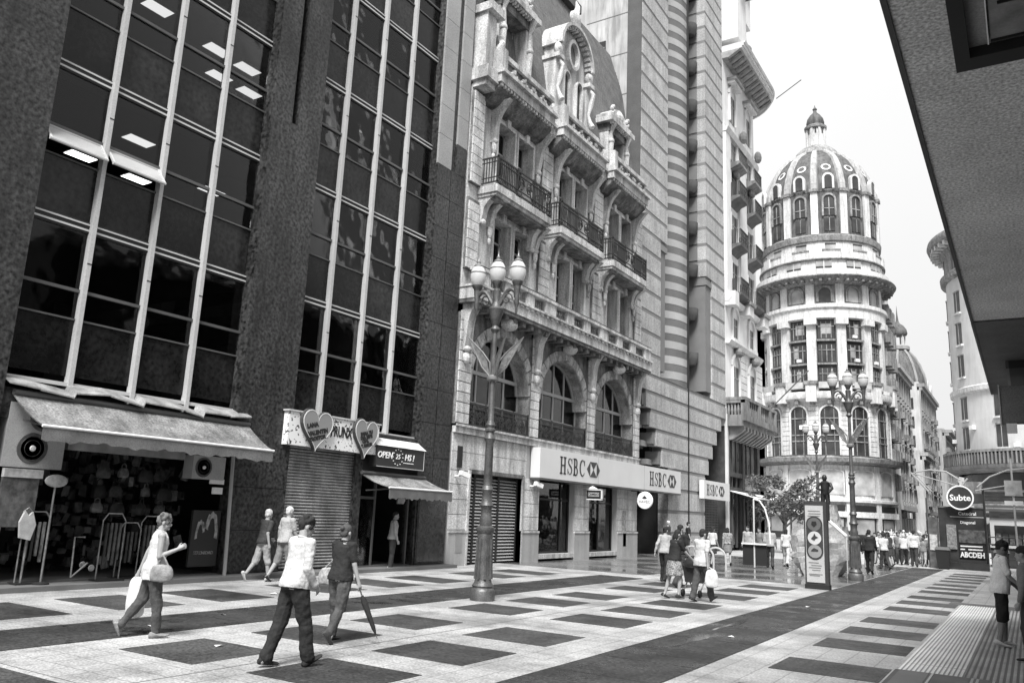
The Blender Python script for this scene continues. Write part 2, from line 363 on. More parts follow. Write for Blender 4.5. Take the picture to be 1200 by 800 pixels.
# piers
MB().box(-17.3, XF, 3, 8.1, 3.3, TOP).build('pier', m_gran, ob)
MB().box(-17.3, XF, 13.78, 14.5, 3.3, TOP).box(-17.3, XF, 14.72, 15.62, 3.3, TOP).box(-17.3, XF-.003, 14.5, 14.72, 3.3, 12.4).box(-17.3, -17.2, 14.5, 14.72, 12.4, TOP).build('pier', m_gran, ob)
rp = MB().box(-17.4, -16.98, 21.2, 22.9, 0, TOP).build('pier', m_gran, ob)
z = .12; k = 0
while z < TOP-.3:
    h = 1.15
    for (a, b) in ((21.2, 22.0), (22.28 if z > 13.8 else 22.02, 22.9)):
        pale = z > 13.2 and not (b > 22.5 and z < 14.4)
        bpiece('cladding_panel', m_granl if pale else m_gran2, rp, -16.99, XF+.002*(k % 2), a+.008, b-.008, z+.008, min(z+h, TOP)-.008); k += 1
    z += h
for (a, b) in ((3, 8.25), (13.78, 15.62)):      # pier feet in the shopfront
    z = .1
    for j in range(3):
        bpiece('cladding_panel', m_gran2, ob, -17.25, XF+.004, (a if a > 4 else 3)+.006, (b if a > 4 else 8.1)-.006, z+.006, z+1.06); z += 1.066
# bays
BAYS = ([8.1, 9.5, 10.95, 12.39, 13.78], [15.62, 16.81, 18.29, 19.77, 21.2])
GX = -17.25
for bi, E in enumerate(BAYS):
    y0, y1 = E[0], E[-1]
    for k in range(NF+1):
        z = Z0+FH*k
        if k: MB().box(-25.6, GX-.12, y0, y1, z-.3, z+.05).build('floor_slab', m_int, ob)
        for dz, w in ((-.07, .035), (.06, .03)):
            if k: bpiece('trim_bar', m_line, ob, GX-.02, GX+.05, y0, y1, z+dz-w*.6, z+dz+w*.6)
        if k: bpiece('slab_edge', m_black, ob, GX-.1, GX+.03, y0, y1, z-.14, z+.12)
        if k == NF: break
        bpiece('sill_bar', m_tran, ob, GX-.03, GX+.04, y0, y1, z+1.34, z+1.38)
        bpiece('transom_bar', m_tran, ob, GX-.03, GX+.05, y0, y1, z+1.96, z+2.03)
        for c in range(4):
            a, b = E[c]+.02, E[c+1]-.02
            bpiece('spandrel_panel', m_span, ob, GX-.05, GX, a, b, z+.13, z+1.33)
            bpiece('pane', g_pane, ob, GX-.012, GX, a, b, z+2.04, z+FH-.14)
            op = (bi == 0 and k == 1 and c < 2)
            if not op: bpiece('pane', g_pane, ob, GX-.012, GX, a, b, z+1.39, z+1.95)
    for c in (1, 2, 3):
        mu_ = MB().box(GX-.03, GX+.16, E[c]-.05, E[c]+.05, Z0-.28, TOP).build('mullion', m_mull, ob)
        sh = MB()
        for k in range(NF): sh.box(GX+.16, GX+.164, E[c]-.051, E[c]+.051, Z0+FH*k+2.6, Z0+FH*k+2.63)
        sh.build('mullion_joint', m_black, mu_)
    MB().box(GX-.12, GX+.12, y0, y1, Z0-.1, Z0-.02).build('sill', m_line, ob)
    # interior
    for k in range(1, NF+1):
        for y in ((y0+1.1, y0+2.7, y0+4.3) if k not in (2, 3) else (y0+.2,)):
            MB().box(-24.5, -23.8, y, y+rnd.uniform(.3, .9), Z0+FH*(k-1), Z0+FH*k-.3).build('interior_column', m_int2, ob)
    for k in range(NF):                                    # blinds behind some panes
        for c in range(4):
            if not (bi == 0 and k in (1, 2)) and rnd.random() < (.34 if k else .1):
                a, b = E[c]+.05, E[c+1]-.05
                if rnd.random() < .5: a = (a+b)/2
                bpiece('blind', m_int2, ob, GX-.22, GX-.2, a, b, Z0+FH*k+1.4, Z0+FH*(k+1)-.3)
# open hopper windows of the second floor
m_alu = M('window_aluminium', .45, .35, .1)
for a, b in ((8.14, 9.44), (9.56, 10.9)):
    h = MB(); zt, zb, d = Z0+FH+1.93, Z0+FH+1.52, .34
    for (u, w) in ((a, a+.05), (b-.05, b)): h.add([(GX+.02,u,zt),(GX+.02,w,zt),(GX+.02+d,w,zb),(GX+.02+d,u,zb),(GX+.05,u,zt+.03),(GX+.05,w,zt+.03),(GX+.05+d,w,zb+.03),(GX+.05+d,u,zb+.03)], [(0,1,2,3),(4,7,6,5),(0,4,5,1),(1,5,6,2),(2,6,7,3),(3,7,4,0)])
    h.tube([(GX+.03+d,a,zb+.01),(GX+.03+d,b,zb+.01)], .035, 6).tube([(GX+.03,a,zt+.01),(GX+.03,b,zt+.01)], .03, 6)
    fr = h.build('open_window', m_alu, ob)
    MB().add([(GX+.04,a+.05,zt),(GX+.04,b-.05,zt),(GX+.04+d,b-.05,zb+.015),(GX+.04+d,a+.05,zb+.015)], [(0,1,2,3)]).build('pane', M('open_pane', .36, .1, .1, spec=.6), fr)  # bright reflection is put into the pale pane colour
# lit ceiling panels
m_lit = emit('lit_ceiling_panel', 2.2)
def ceil_light(parent, x, y, z, dx=.55, dy=1.15):
    o = MB().box(x-dx/2, x+dx/2, y-dy/2, y+dy/2, z-.05, z).build('ceiling_light', m_tran, parent)
    MB().box(x-dx/2+.05, x+dx/2-.05, y-dy/2+.05, y+dy/2-.05, z-.06, z-.051).build('light_panel', m_lit, o)
C0 = Vector((0, 0, 1.9))
def px_ray(x, y):
    return rr*((x-600)/951.87) - uu*((y-400)/951.87) + f
def on_z(x, y, z): d = px_ray(x, y); return C0+d*((z-1.9)/d.z)
for (x, y, k) in ((97,117,2),(95,181,2),(163,163,2),(160,208,2),(185,8,3),(255,57,3),(290,79,3),(257,88,3),(292,107,3),(425,152,3),(472,182,3),(456,398,2),(248,222,2)):
    z = Z0+FH*k-.31; p = on_z(x, y, z)
    if p.x < GX-.7: ceil_light(ob, max(p.x, -23.4), p.y if p.x > -23.4 else p.y*23.4/-p.x, z, .5, .8)
# ---- fascia and crumpled metal ledge under the first sill
m_zinc = M('zinc_flashing', .24, .4, .5, 2.5, .25, 30, .8, 6)
lg = MB()
ys = [8.1, 8.7, 9.4, 9.45, 10.2, 11.0, 11.05, 12.1, 12.6, 12.65, 13.4, 14.05]
zs = [4.06, 4.0, 3.92, 4.03, 4.08, 3.94, 4.06, 4.0, 3.9, 4.04, 4.02, 4.07]
for i in range(len(ys)-1):
    lg.add([(XF-.2,ys[i],zs[i]+.1),(XF-.2,ys[i+1],zs[i+1]+.1),(XF+.2,ys[i+1],zs[i+1]-.07),(XF+.2,ys[i],zs[i]-.09),
            (XF-.2,ys[i],zs[i]+.07),(XF-.2,ys[i+1],zs[i+1]+.07),(XF+.2,ys[i+1],zs[i+1]-.1),(XF+.2,ys[i],zs[i]-.12)], [(0,1,2,3),(4,7,6,5),(3,2,6,7),(0,3,7,4),(1,5,6,2)])
lg.build('flashing', m_zinc, ob)
MB().box(-17.3, XF-.06, 8.1, 13.78, 3.3, 3.9).box(-17.3, XF-.06, 15.62, 21.2, 3.5, 4.08).build('fascia', m_gran, ob)
MB().box(-17.3, XF-.1, 15.62, 21.2, 4.05, 4.12).build('sill', m_tran, ob)
# ---- first shop: dark opening
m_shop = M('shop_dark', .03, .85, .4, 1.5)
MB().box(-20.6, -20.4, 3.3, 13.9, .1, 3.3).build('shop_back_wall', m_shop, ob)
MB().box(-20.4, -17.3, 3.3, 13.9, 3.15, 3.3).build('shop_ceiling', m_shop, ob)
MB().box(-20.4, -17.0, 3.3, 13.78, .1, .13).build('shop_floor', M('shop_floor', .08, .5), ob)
MB().tube([(-16.72, 13.75, .1), (-16.72, 13.62, 3.0)], .045, 8).build('pole', M('pole_metal', .3, .4), ob, smooth=True)
# ---- roller shutter
sb = MB().box(-17.35, -17.1, 15.66, 18.62, .1, 3.5).build('shutter_backing', m_shop, ob)
sl_ = MB(); z = .14
while z < 3.45:
    sl_.prism([(-17.1, z), (-17.06, z+.012), (-17.045, z+.04), (-17.06, z+.068), (-17.1, z+.078)], 'y', 15.72, 18.3); z += .085
o = sl_.build('shutter_slat', M('shutter_metal', .26, .5, .35, 2.2, .25, 25, streak=.3), sb); o['kind'] = 'stuff'
MB().box(-17.1, -16.95, 18.3, 18.62, .1, 3.5).build('shutter_guide', m_gran2, ob)
# ---- second shop
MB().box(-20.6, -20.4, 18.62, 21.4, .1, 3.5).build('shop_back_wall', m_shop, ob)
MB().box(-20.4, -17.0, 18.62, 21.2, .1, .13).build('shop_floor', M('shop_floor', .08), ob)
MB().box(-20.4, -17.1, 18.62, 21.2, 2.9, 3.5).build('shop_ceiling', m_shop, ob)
d = MB().box(-17.2, -17.12, 18.64, 18.72, .1, 2.9).box(-17.2, -17.12, 19.45, 19.52, .1, 2.9).box(-17.2, -17.12, 18.72, 19.45, 2.1, 2.18).build('door_frame', m_tran, ob)
bpiece('pane', g_pane, d, -17.165, -17.155, 18.72, 19.45, .1, 2.1)
d2 = MB().box(-17.1, -17.02, 20.95, 21.02, .1, 2.9).build('door_frame', m_tran, ob)
gp = MB().box(-17.0, -16.86, 21.3, 22.85, .12, 2.4).build('display_window', m_gran2, ob)
bpiece('pane', M('dark_display_glass', .03, .15, .6, 1.6, .5, 10, spec=.6), gp, -16.86, -16.85, 21.36, 22.8, .2, 2.35)
# ------------------------------------------------------------------ awnings, shop signs, air conditioners, goods
m_canv = M('awning_canvas', .17, .85, .35, 1.6, .45, 22, .4, 9, streak=.4)
m_val = M('awning_valance', .14, .8, .3, 1.6, .3, 50)
m_white = M('white_paint', .72, .5, .05)
def awning(label, y0, y1, yb0, yb1, zb, zf, xb, xf, drop):
    t = thing('awning', label, 'awning', (XF, (y0+y1)/2, zb))
    n = 28; mb = MB()
    v = []; fc = []
    for i in range(n+1):
        s = i/n
        for j in range(5):
            q = j/4; x = xb+(xf-xb)*q; y = (yb0+(yb1-yb0)*s)*(1-q)+(y0+(y1-y0)*s)*q
            z = zb+(zf-zb)*q-(.06+.03*math.sin(5*s*3.1)+.02*math.sin(17*s))*math.sin(math.pi*q)
            v.append((x, y, z))
    for i in range(n):
        for j in range(4): a = i*5+j; fc.append((a, a+1, a+6, a+5))
    mb.add(v, fc); mb.add([(p[0], p[1], p[2]-.02) for p in v], [tuple(reversed(q)) for q in fc])
    mb.build('canopy', m_canv, t, smooth=True)
    MB().tube([(xf+.01, y0-.02, zf), (xf+.01, y1+.02, zf)], .028, 8).build('front_bar', m_white, t, smooth=True)
    va = MB(); m = 60
    pts = [(y0+(y1-y0)*i/m, zf-.02) for i in range(m+1)]; low = [(p[0], zf-drop-.02*math.sin(i*1.3)-.02*math.sin(i*.37)-.012*math.sin(i*2.2)) for i, p in enumerate(pts)]
    va.strip(pts, low, 'x', xf, xf+.012); va.build('valance', m_val, t)
    for y in (y0+.15, y1-.15):
        MB().tube([(xb+.02, y*.98+.02*(yb0+yb1)/2, zb-.5), (xf, y, zf-.02)], .022, 6).build('arm', m_tran, t, smooth=True)
    MB().tube([(xb+.04, yb0, zb+.02), (xb+.04, yb1, zb+.02)], .06, 8).build('roller', m_tran, t, smooth=True)
    return t
awning('wide pale canvas awning over the bag shop at the left', 8.33, 13.97, 8.25, 14.1, 3.78, 3.12, -16.86, -15.7, .26)
awning('small pale awning over the narrow shop door beside the shutter', 18.5, 21.6, 18.4, 21.45, 2.85, 2.45, -16.82, -15.75, .3)
# --- air conditioners
def aircon(label, y0, y1, z0, z1, x1, fans):
    t = thing('air_conditioner', label, 'air conditioner', (x1-.3, (y0+y1)/2, z0), 'air conditioning units under the awning')
    MB().box(x1-.35, x1, y0, y1, z0, z1).build('casing', M('ac_casing', .34, .6, .1, 2, .15, 50), t)
    for (cy, cz, r) in fans:
        g = MB().lathe([(r, 0), (r*.98, .01), (r*.2, .012), (0.001, .012)], n=24).mesh('fan_grille', M('fan_grille_grey', .08, .6, .3, 9))
        o = piece('fan_grille', g, t, (x1+.001, cy, cz), (0, R(90), 0))
        h = MB().lathe([(r*.2, 0), (r*.16, .03), (.001, .034)], n=14).mesh('fan_hub', m_white)
        piece('fan_hub', h, t, (x1+.012, cy, cz), (0, R(90), 0))
        rg = MB()
        for q in (.5, .75): 
            rg.lathe([(r*q, .013), (r*q+.006, .018), (r*q+.012, .013)], n=24)
        piece('fan_ring', rg.mesh('fan_ring', m_gran), t, (x1+.001, cy, cz), (0, R(90), 0))
aircon('large air conditioner with two fans at the left end of the wide awning', 8.3, 9.5, 2.35, 3.62, -16.95, [(8.85, 2.74, .31), (8.98, 3.36, .27)])
aircon('smaller air conditioner with one fan near the pole at the awning right end', 12.66, 13.6, 2.36, 2.92, -16.95, [(12.97, 2.64, .24)])
o = MB().box(-17.15, -17.0, 9.6, 12.45, 2.78, 3.05).build('shop_sign', M('sign_grey', .24, .6, .4, 2), org=(-17.1, 11, 2.8)); tag(o, 'long blank grey sign board under the wide awning', 'sign')
# --- goods in the bag shop
m_bag = [M('bag_grey', .07, .6, .6, 7), M('bag_pale', .17, .6, .6, 8), M('bag_dark', .03, .5, .5, 7)]
def bag_mesh(w, h, d, mat):
    mb = MB(); rings = []
    for q, s in ((0, .8), (.1, .97), (.5, 1), (.85, .8), (1, .62)):
        rings.append([(w/2*s*math.copysign(abs(math.cos(a))**.6, math.cos(a)), d/2*s*math.copysign(abs(math.sin(a))**.6, math.sin(a)), h*q-h) for a in [2*math.pi*k/12 for k in range(12)]])
    mb.loft(rings); mb.tube([(-w*.25, 0, -.02), (-w*.2, 0, h*.35), (0, 0, h*.5), (w*.2, 0, h*.35), (w*.25, 0, -.02)], .012, 5)
    return mb.mesh('bag_body', mat, smooth=True)
bms = [bag_mesh(.34, .26, .14, m_bag[0]), bag_mesh(.3, .22, .12, m_bag[1]), bag_mesh(.4, .3, .16, m_bag[2])]
ORD = ['leftmost', 'second from the left', 'third from the left', 'fourth from the left', 'fifth from the left']
for r_, (zz, rn) in enumerate(((2.62, 'top'), (2.2, 'middle'), (1.8, 'lower'))):
    for c_, yy in enumerate((11.15, 11.75, 12.3, 12.9)):
        o = bpy.data.objects.new('handbag', bms[(c_+2*r_) % 3]); COL.objects.link(o)
        o.location = (-18.1-rnd.uniform(0, .4), yy+rnd.uniform(-.1, .1), zz-.1); o.rotation_euler = (0, 0, R(90+rnd.uniform(-25, 25)))
        tag(o, 'handbag hanging %s in the %s row inside the dark bag shop' % (ORD[c_], rn), 'handbag', 'handbags hanging in rows in the shop')
# countless small goods crowding the walls of the shop
for mt, sd, n in ((m_bag[0], 1, 260), (m_bag[1], 2, 110), (m_bag[2], 3, 260)):
    rg_ = random.Random(sd); mb = MB()
    for k in range(n):
        y = rg_.uniform(8.6, 13.7); z = rg_.choice((.3, .55, .8, 1.05, 1.3, 1.55, 1.9, 2.2, 2.5, 2.8))+rg_.uniform(-.08, .08); x = -18.9+rg_.uniform(-1.2, .5)
        if y < 10.6 and rg_.random() < .6: continue
        mb.cbox((x, y, z), (rg_.uniform(.04, .2), rg_.uniform(.05, .2), rg_.uniform(.06, .26)), rg_.uniform(0, 3), rg_.uniform(-.4, .4))
    o = mb.build('shop_goods', mt); tag(o, 'countless small goods crowding the dark back of the bag shop', 'goods', kind='stuff')
m_rail = M('chrome_rail', .22, .35, .4, 9, metal=.5)
def hoop(y, x, h, lb):
    t = thing('display_rack', lb, 'rack', (x, y, .1), 'hoop racks of belts at the shop front')
    w = .26
    MB().tube([(x, y-w, .13), (x, y-w, h-.15), (x, y-w*.6, h), (x, y+w*.6, h), (x, y+w, h-.15), (x, y+w, .13)], .016, 6).build('hoop', m_rail, t, smooth=True)
    MB().box(x-.16, x+.16, y-w-.05, y+w+.05, .1, .14).build('foot', m_black, t)
    for j in range(4):
        b = MB().box(x-.02, x+.02, y-.17+j*.1, y-.12+j*.1, .4+rnd.uniform(0, .3), h-.2).build('belt', rnd.choice(m_bag), t)
for k, (y, x, h) in enumerate(((9.15, -16.9, 1.5), (10.75, -16.8, 1.5), (11.35, -17.1, 1.3), (11.9, -17.15, 1.45))): hoop(y, x, h, 'chrome hoop rack of dark belts, %s at the bag shop front' % ORD[k])
t = thing('sign_stand', 'oval sign on a thin stand at the bag shop left front', 'sign', (-16.75, 9.3, .1))
e_ = MB().ell((-16.7, 9.3, 2.12), .03, .24, .13, 20, 8).build('sign_plate', M('sign_pale', .3, .6, .3, 9), t, smooth=True)
MB().tube([(-16.72, 9.3, .1), (-16.72, 9.3, 2.0)], .02, 6).build('post', m_rail, t)
MB().lathe([(.16, .1), (.16, .13), (.02, .15)], (-16.72, 9.3), 16).build('foot', m_black, t)
t = thing('luggage_trolley', 'folding luggage trolley with white wheels on the shop step', 'trolley', (-16.8, 10.2, .1))
MB().tube([(-16.8, 9.95, .2), (-16.9, 9.98, 1.0), (-16.9, 10.2, 1.0)], .018, 6).tube([(-16.8, 9.95, .2), (-16.6, 10.15, .5)], .018, 6).build('handle', m_rail, t, smooth=True)
for y in (10.12, 10.32):
    MB().lathe([(.02, -.03), (.1, -.03), (.11, 0), (.1, .03), (.02, .03)], n=16).build('wheel', m_white, t, org=None) if False else piece('wheel', MB().lathe([(.02, -.02), (.06, -.02), (.07, 0), (.06, .02), (.02, .02)], n=16).mesh('wheel', m_bag[1], smooth=True), t, (-16.72, y, .45 if y < 10.2 else .38), (0, R(90), 0))
# butterfly poster by the pole
po = thing('poster', 'black poster with a pale wing shape and a line of lettering by the pole', 'poster', (-16.98, 13.3, .4))
MB().box(-17.05, -16.98, 12.86, 13.66, .3, 1.62).build('board', M('poster_black', .025, .4), po)
for sgn in (-1, 1):
    c_ = 13.26+sgn*.165; n = 14; e_s = 1.12 if sgn > 0 else .78
    o_ = [(c_-sgn*.165*math.cos(math.pi*k/n), 1.16+.34*math.sin(math.pi*k/n)**.8-.2*max(0, -sgn*sgn*math.cos(math.pi*k/n))**4+.03*math.sin(k*2.1)) for k in range(n+1)]
    i_ = [(c_-sgn*.165*math.cos(math.pi*k/n)*(.55+.06*math.sin(k*1.7)), 1.12+.26*math.sin(math.pi*k/n)-.16*max(0, -math.cos(math.pi*k/n))**4) for k in range(n+1)]
    o_, i_ = [[(c_+(p[0]-c_)*e_s, 1.1+(p[1]-1.1)*e_s+(.03*sgn)) for p in L_] for L_ in (o_, i_)]
    MB().strip(o_, i_, 'x', -16.98, -16.97).build('wing', M('poster_pale', .22, .6, .6, 9), po)
letter('lettering', text_mesh('SERENIDAD', .11, .004, .0), M('poster_pale', .22), po, (-16.972, 13.26, .62), ROT_E)
for (y, z, w, h, nm) in ((13.42, 2.32, .42, .12, 'narrow white price sign above the poster by the pole'), (13.46, 2.1, .3, .16, 'small white card below the narrow price sign')):
    o = MB().box(-16.99, -16.96, y-w/2, y+w/2, z-h/2, z+h/2).build('price_sign', m_white, org=(-16.97, y, z-h/2)); tag(o, nm, 'sign')
t = thing('garment', 'white sleeveless garment hanging at the far left shop edge', 'garment', (-16.7, 8.85, .9))
MB().prism([(8.74, 1.0), (8.95, .95), (9.02, 1.25), (8.93, 1.5), (8.86, 1.42), (8.78, 1.52), (8.7, 1.3)], 'x', -16.74, -16.68).build('fabric', M('garment_grey', .35, .8, .2, 6), t)
MB().tube([(-16.71, 8.75, 1.5), (-16.71, 8.85, 1.58), (-16.71, 8.93, 1.5)], .008, 5).build('hanger', m_rail, t)
t = thing('panel_rack', 'pale topped poster rack cropped at the left frame edge', 'rack', (-16.8, 8.55, .1))
MB().box(-16.85, -16.78, 8.3, 9.0, 1.2, 2.15).build('panel', m_bag[0], t); MB().box(-16.86, -16.76, 8.3, 9.05, 2.15, 2.32).build('header', M('sign_pale', .4), t)
MB().tube([(-16.8, 8.95, .1), (-16.8, 8.95, 1.2)], .02, 6).build('leg', m_rail, t); MB().tube([(-16.8, 8.4, .1), (-16.8, 8.4, 1.2)], .02, 6).build('leg', m_rail, t)
# --- banner with hearts
bn = thing('shop_banner', 'white speckled banner with two grey hearts over the roller shutter', 'banner', (-16.8, 17, 3.35))
def speckle():
    m = M('banner_speckle', .75, .6, .05, coords='pos'); t = m.node_tree; b = t.nodes['Principled BSDF']; g = t.nodes.new('ShaderNodeNewGeometry')
    n = t.nodes.new('ShaderNodeTexNoise'); n.inputs['Scale'].default_value = 11; n.inputs['Detail'].default_value = 3
    c = t.nodes.new('ShaderNodeMapRange'); c.inputs[1].default_value = .6; c.inputs[2].default_value = .62; c.inputs[3].default_value = .75; c.inputs[4].default_value = .05
    t.links.new(g.outputs['Position'], n.inputs['Vector']); t.links.new(n.outputs[0], c.inputs[0]); t.links.new(c.outputs[0], b.inputs['Base Color']); return m
MB().box(-16.9, -16.7, 15.3, 18.95, 3.42, 4.32).build('board', speckle(), bn)
MB().box(-16.92, -16.66, 15.25, 19.0, 4.32, 4.36).build('top_rail', m_line, bn)
def heart(cy, cz, w, h, lines, rot):
    pts = []
    for i in range(40):
        a = 2*math.pi*i/40; x = 16*math.sin(a)**3; y = 13*math.cos(a)-5*math.cos(2*a)-2*math.cos(3*a)-math.cos(4*a)
        pts.append((x/32*w, (y+2.5)/29*h))
    c, s = math.cos(rot), math.sin(rot)
    out = [(cy+p[0]*c-p[1]*s, cz+p[0]*s+p[1]*c) for p in pts]; inn = [(cy+(p[0]*c-p[1]*s)*.95, cz+(p[0]*s+p[1]*c)*.95) for p in pts]
    hh = MB().prism(out, 'x', -16.68, -16.58).build('heart', M('heart_edge', .06, .5), bn)
    MB().prism(inn, 'x', -16.58, -16.565).build('heart_face', M('heart_face', .24, .5, .1), hh)
    MB().strip(inn, [(cy+(p[0]-cy)*.96, cz+(p[1]-cz)*.96) for p in inn], 'x', -16.565, -16.558, True).build('heart_rim', m_white, hh)
    for (tx, oy, oz, sz) in lines:
        me = text_mesh(tx, sz, .004, .012); letter('lettering', me, m_black, bn, (-16.56, cy+oy, cz+oz), (R(90), R(-14), R(90)))
heart(16.25, 3.86, 1.2, 1.18, [('LANA', -.2, .14, .16), ('VALENTIN', .02, -.03, .16), ('PROSTOR', .02, -.19, .14)], R(-3))
heart(18.25, 3.83, 1.05, 1.18, [('PARA TU', 0, .18, .13), ('DIA ESPE', .0, .06, .13), ('CIAL', -.03, -.06, .13), ('Y AMOR', .03, -.18, .13)], R(-3))
letter('lettering', text_mesh('PRUNX', .42, .006, .012, sx=.62), m_black, bn, (-16.69, 17.32, 3.93), ROT_E)
# --- OPEN 25 HS sign
s2 = thing('shop_sign', 'dark sign box reading OPEN 25 HS with a pale top over the small shop', 'sign', (-16.85, 19.95, 3.1))
MB().box(-16.95, -16.62, 18.85, 21.15, 3.08, 3.72).build('box', M('sign_black', .035, .4, .3), s2)
MB().prism([(-16.95, 3.72), (-16.58, 3.72), (-16.95, 3.98)], 'y', 18.8, 21.2).build('sloping_top', M('sign_top', .6, .4, .3, 2), s2)
for y0, y1, z0, z1 in ((18.85, 21.15, 3.08, 3.1), (21.13, 21.15, 3.1, 3.72)): MB().box(-16.62, -16.61, y0, y1, z0, z1).build('edge_trim', m_line, s2)
m_let = M('white_lettering', .8, .5, 0, fine=0)
letter('lettering', text_mesh('OPEN', .27, .006, .006, .2), m_let, s2, (-16.612, 19.2, 3.44), ROT_E)
letter('lettering', text_mesh('25', .22, .006, .0, .2), m_let, s2, (-16.612, 19.82, 3.43), ROT_E)
letter('lettering', text_mesh('HS !', .27, .006, .006, .2), m_let, s2, (-16.612, 20.38, 3.43), ROT_E)
MB().box(-16.615, -16.607, 20.1, 20.6, 3.25, 3.275).build('underline', m_let, s2)
st_ = MB()
for i in range(12): a = 2*math.pi*i/12; st_.cbox((-16.612, 19.82+.24*math.cos(a), 3.42+.24*math.sin(a)), (.006, .045, .03))
st_.build('star_ring', m_let, s2)
t = thing('goods_stand', 'pale goods stacked in the window of the small shop', 'display', (-17.5, 19.0, .1))
MB().box(-17.7, -17.35, 18.75, 19.4, .1, .8).build('box', m_bag[0], t); MB().box(-17.65, -17.4, 18.85, 19.2, .8, 1.1).build('box', m_white, t)
o = MB().prism([(20.42, 2.0), (20.72, 2.0), (20.8, 2.12), (20.66, 2.35), (20.7, 2.5), (20.42, 2.5), (20.45, 2.3)], 'x', -17.05, -17.0).build('hanging_garment', M('garment_grey', .35, .8, .2, 6), org=(-17.03, 20.6, 2.0)); tag(o, 'pale garment hanging in the small shop doorway', 'garment')
# ------------------------------------------------------------------ ornate bank building with three bays
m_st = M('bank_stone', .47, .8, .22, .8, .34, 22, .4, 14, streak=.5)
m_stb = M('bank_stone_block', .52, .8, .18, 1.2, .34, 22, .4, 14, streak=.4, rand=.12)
m_sth = M('bank_stone_soot_shade', .15, .85, .6, 1.8, .4, 20, .6, 8, streak=.5)  # soot stains, with shade under cornices and in recesses darkened into the colour
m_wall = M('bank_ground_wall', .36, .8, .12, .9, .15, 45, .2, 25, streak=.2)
m_ironw = M('wrought_iron', .028, .5, .3, 4)
m_wframe = M('window_frame_grey', .34, .6, .1)
m_slate = M('roof_slate', .13, .7, .25, 2, .25, 20)
g_dark = glass('bank_glass', .3, .03, 1.5, 0.0, .08)
m_room = M('bank_interior', .07, .9, .4, .7)
bk = thing('bank_building', 'ornate pale stone bank building with three arched bays, iron balconies and slate attic', 'bank building', (XF, 31, 0))
CY = [25.9, 30.95, 36.1]; Y0, Y1 = 23.02, 39.15
def F(name, mat, d0, d1, y0, y1, z0, z1, par=None): return MB().box(XF+d0, XF+d1, y0, y1, z0, z1).build(name, mat, par or bk)
# hull
MB().box(-27, -26.7, Y0, Y1, 0, 19).box(-26.7, -17.6, Y0, Y0+.2, 0, 19).box(-26.7, -17.6, Y1-.2, Y1, 0, 19).box(-26.7, -17.5, Y0+.2, Y1-.2, 4.3, 4.5).box(-26.7, -17.5, Y0+.2, Y1-.2, 9.2, 9.4).box(-26.7, -17.5, Y0+.2, Y1-.2, 13.6, 13.8).box(-26.7, -17.5, Y0+.2, Y1-.2, 17.9, 18.1).box(-21.2, -21, Y0+.2, Y1-.2, .1, 17.8).build('inner_wall', m_room, bk)
# ground floor openings: shutter, two windows, door
ops = [(24.2, 27.8, .05, 3.2), (29.2, 32.3, .12, 3.2), (33.75, 36.75, .12, 3.2), (39.3, 39.3, 0, 0)]
walls = [(Y0, 24.2), (27.8, 29.2), (32.3, 33.75), (36.75, Y1)]
for (a, b) in walls:
    w = MB().box(XF-.5, XF-.02, a, b, 0, 3.25).build('wall', m_wall, bk)
    F('plinth', m_wall, -.02, .05, a, b, 0, 1.12, bk); F('plinth_cap', m_st, -.02, .08, a, b, 1.12, 1.2, bk)
    z = 1.22; 
    while z < 3.2:
        bpiece('stone_block', m_stb, w, XF-.03, XF+.005, a+.01, b-.01, z+.012, min(z+.52, 3.25)-.012); z += .52
F('wall', m_wall, -.5, -.02, Y0, Y1, 3.25, 4.55)
for (a, b) in [(23.02, 25.4), (25.4, 28.1)]: bpiece('stone_block', m_stb, bk, XF-.02, XF+.003, a+.01, b-.01, 3.27, 3.9); bpiece('stone_block', m_stb, bk, XF-.02, XF+.003, a+.01, b-.01, 3.92, 4.53)
F('string_course', m_st, -.05, .12, Y0, Y1, 4.55, 4.86); F('string_course', m_st, -.05, .18, Y0, Y1, 4.78, 4.86)
# slatted shutter at the left
sh = F('shutter_backing', m_black, -.42, -.3, 24.2, 27.8, .05, 3.2)
mb = MB(); z = .12
while z < 3.12:
    for (a, b) in ((24.25, 24.75), (24.88, 26.35), (26.5, 27.75)): mb.add([(XF-.3,a,z),(XF-.3,b,z),(XF-.2,b,z-.05),(XF-.2,a,z-.05),(XF-.3,a,z+.02),(XF-.3,b,z+.02),(XF-.2,b,z-.03),(XF-.2,a,z-.03)], [(0,3,2,1),(4,5,6,7),(3,7,6,2),(0,4,7,3),(1,2,6,5),(0,1,5,4)])
    z += .118
o = mb.build('shutter_slat', M('slat_paint', .42, .5, .1), sh); o['kind'] = 'stuff'
for y in (24.2, 24.75, 26.36, 27.72): F('shutter_post', m_black, -.32, -.18, y, y+.12, .05, 3.2, sh)
F('lintel', m_sth, -.3, .04, 24.1, 27.9, 3.2, 3.34)
for y in (24.08, 27.8): F('door_jamb', m_st, -.4, .06, y, y+.12, 0, 3.3)
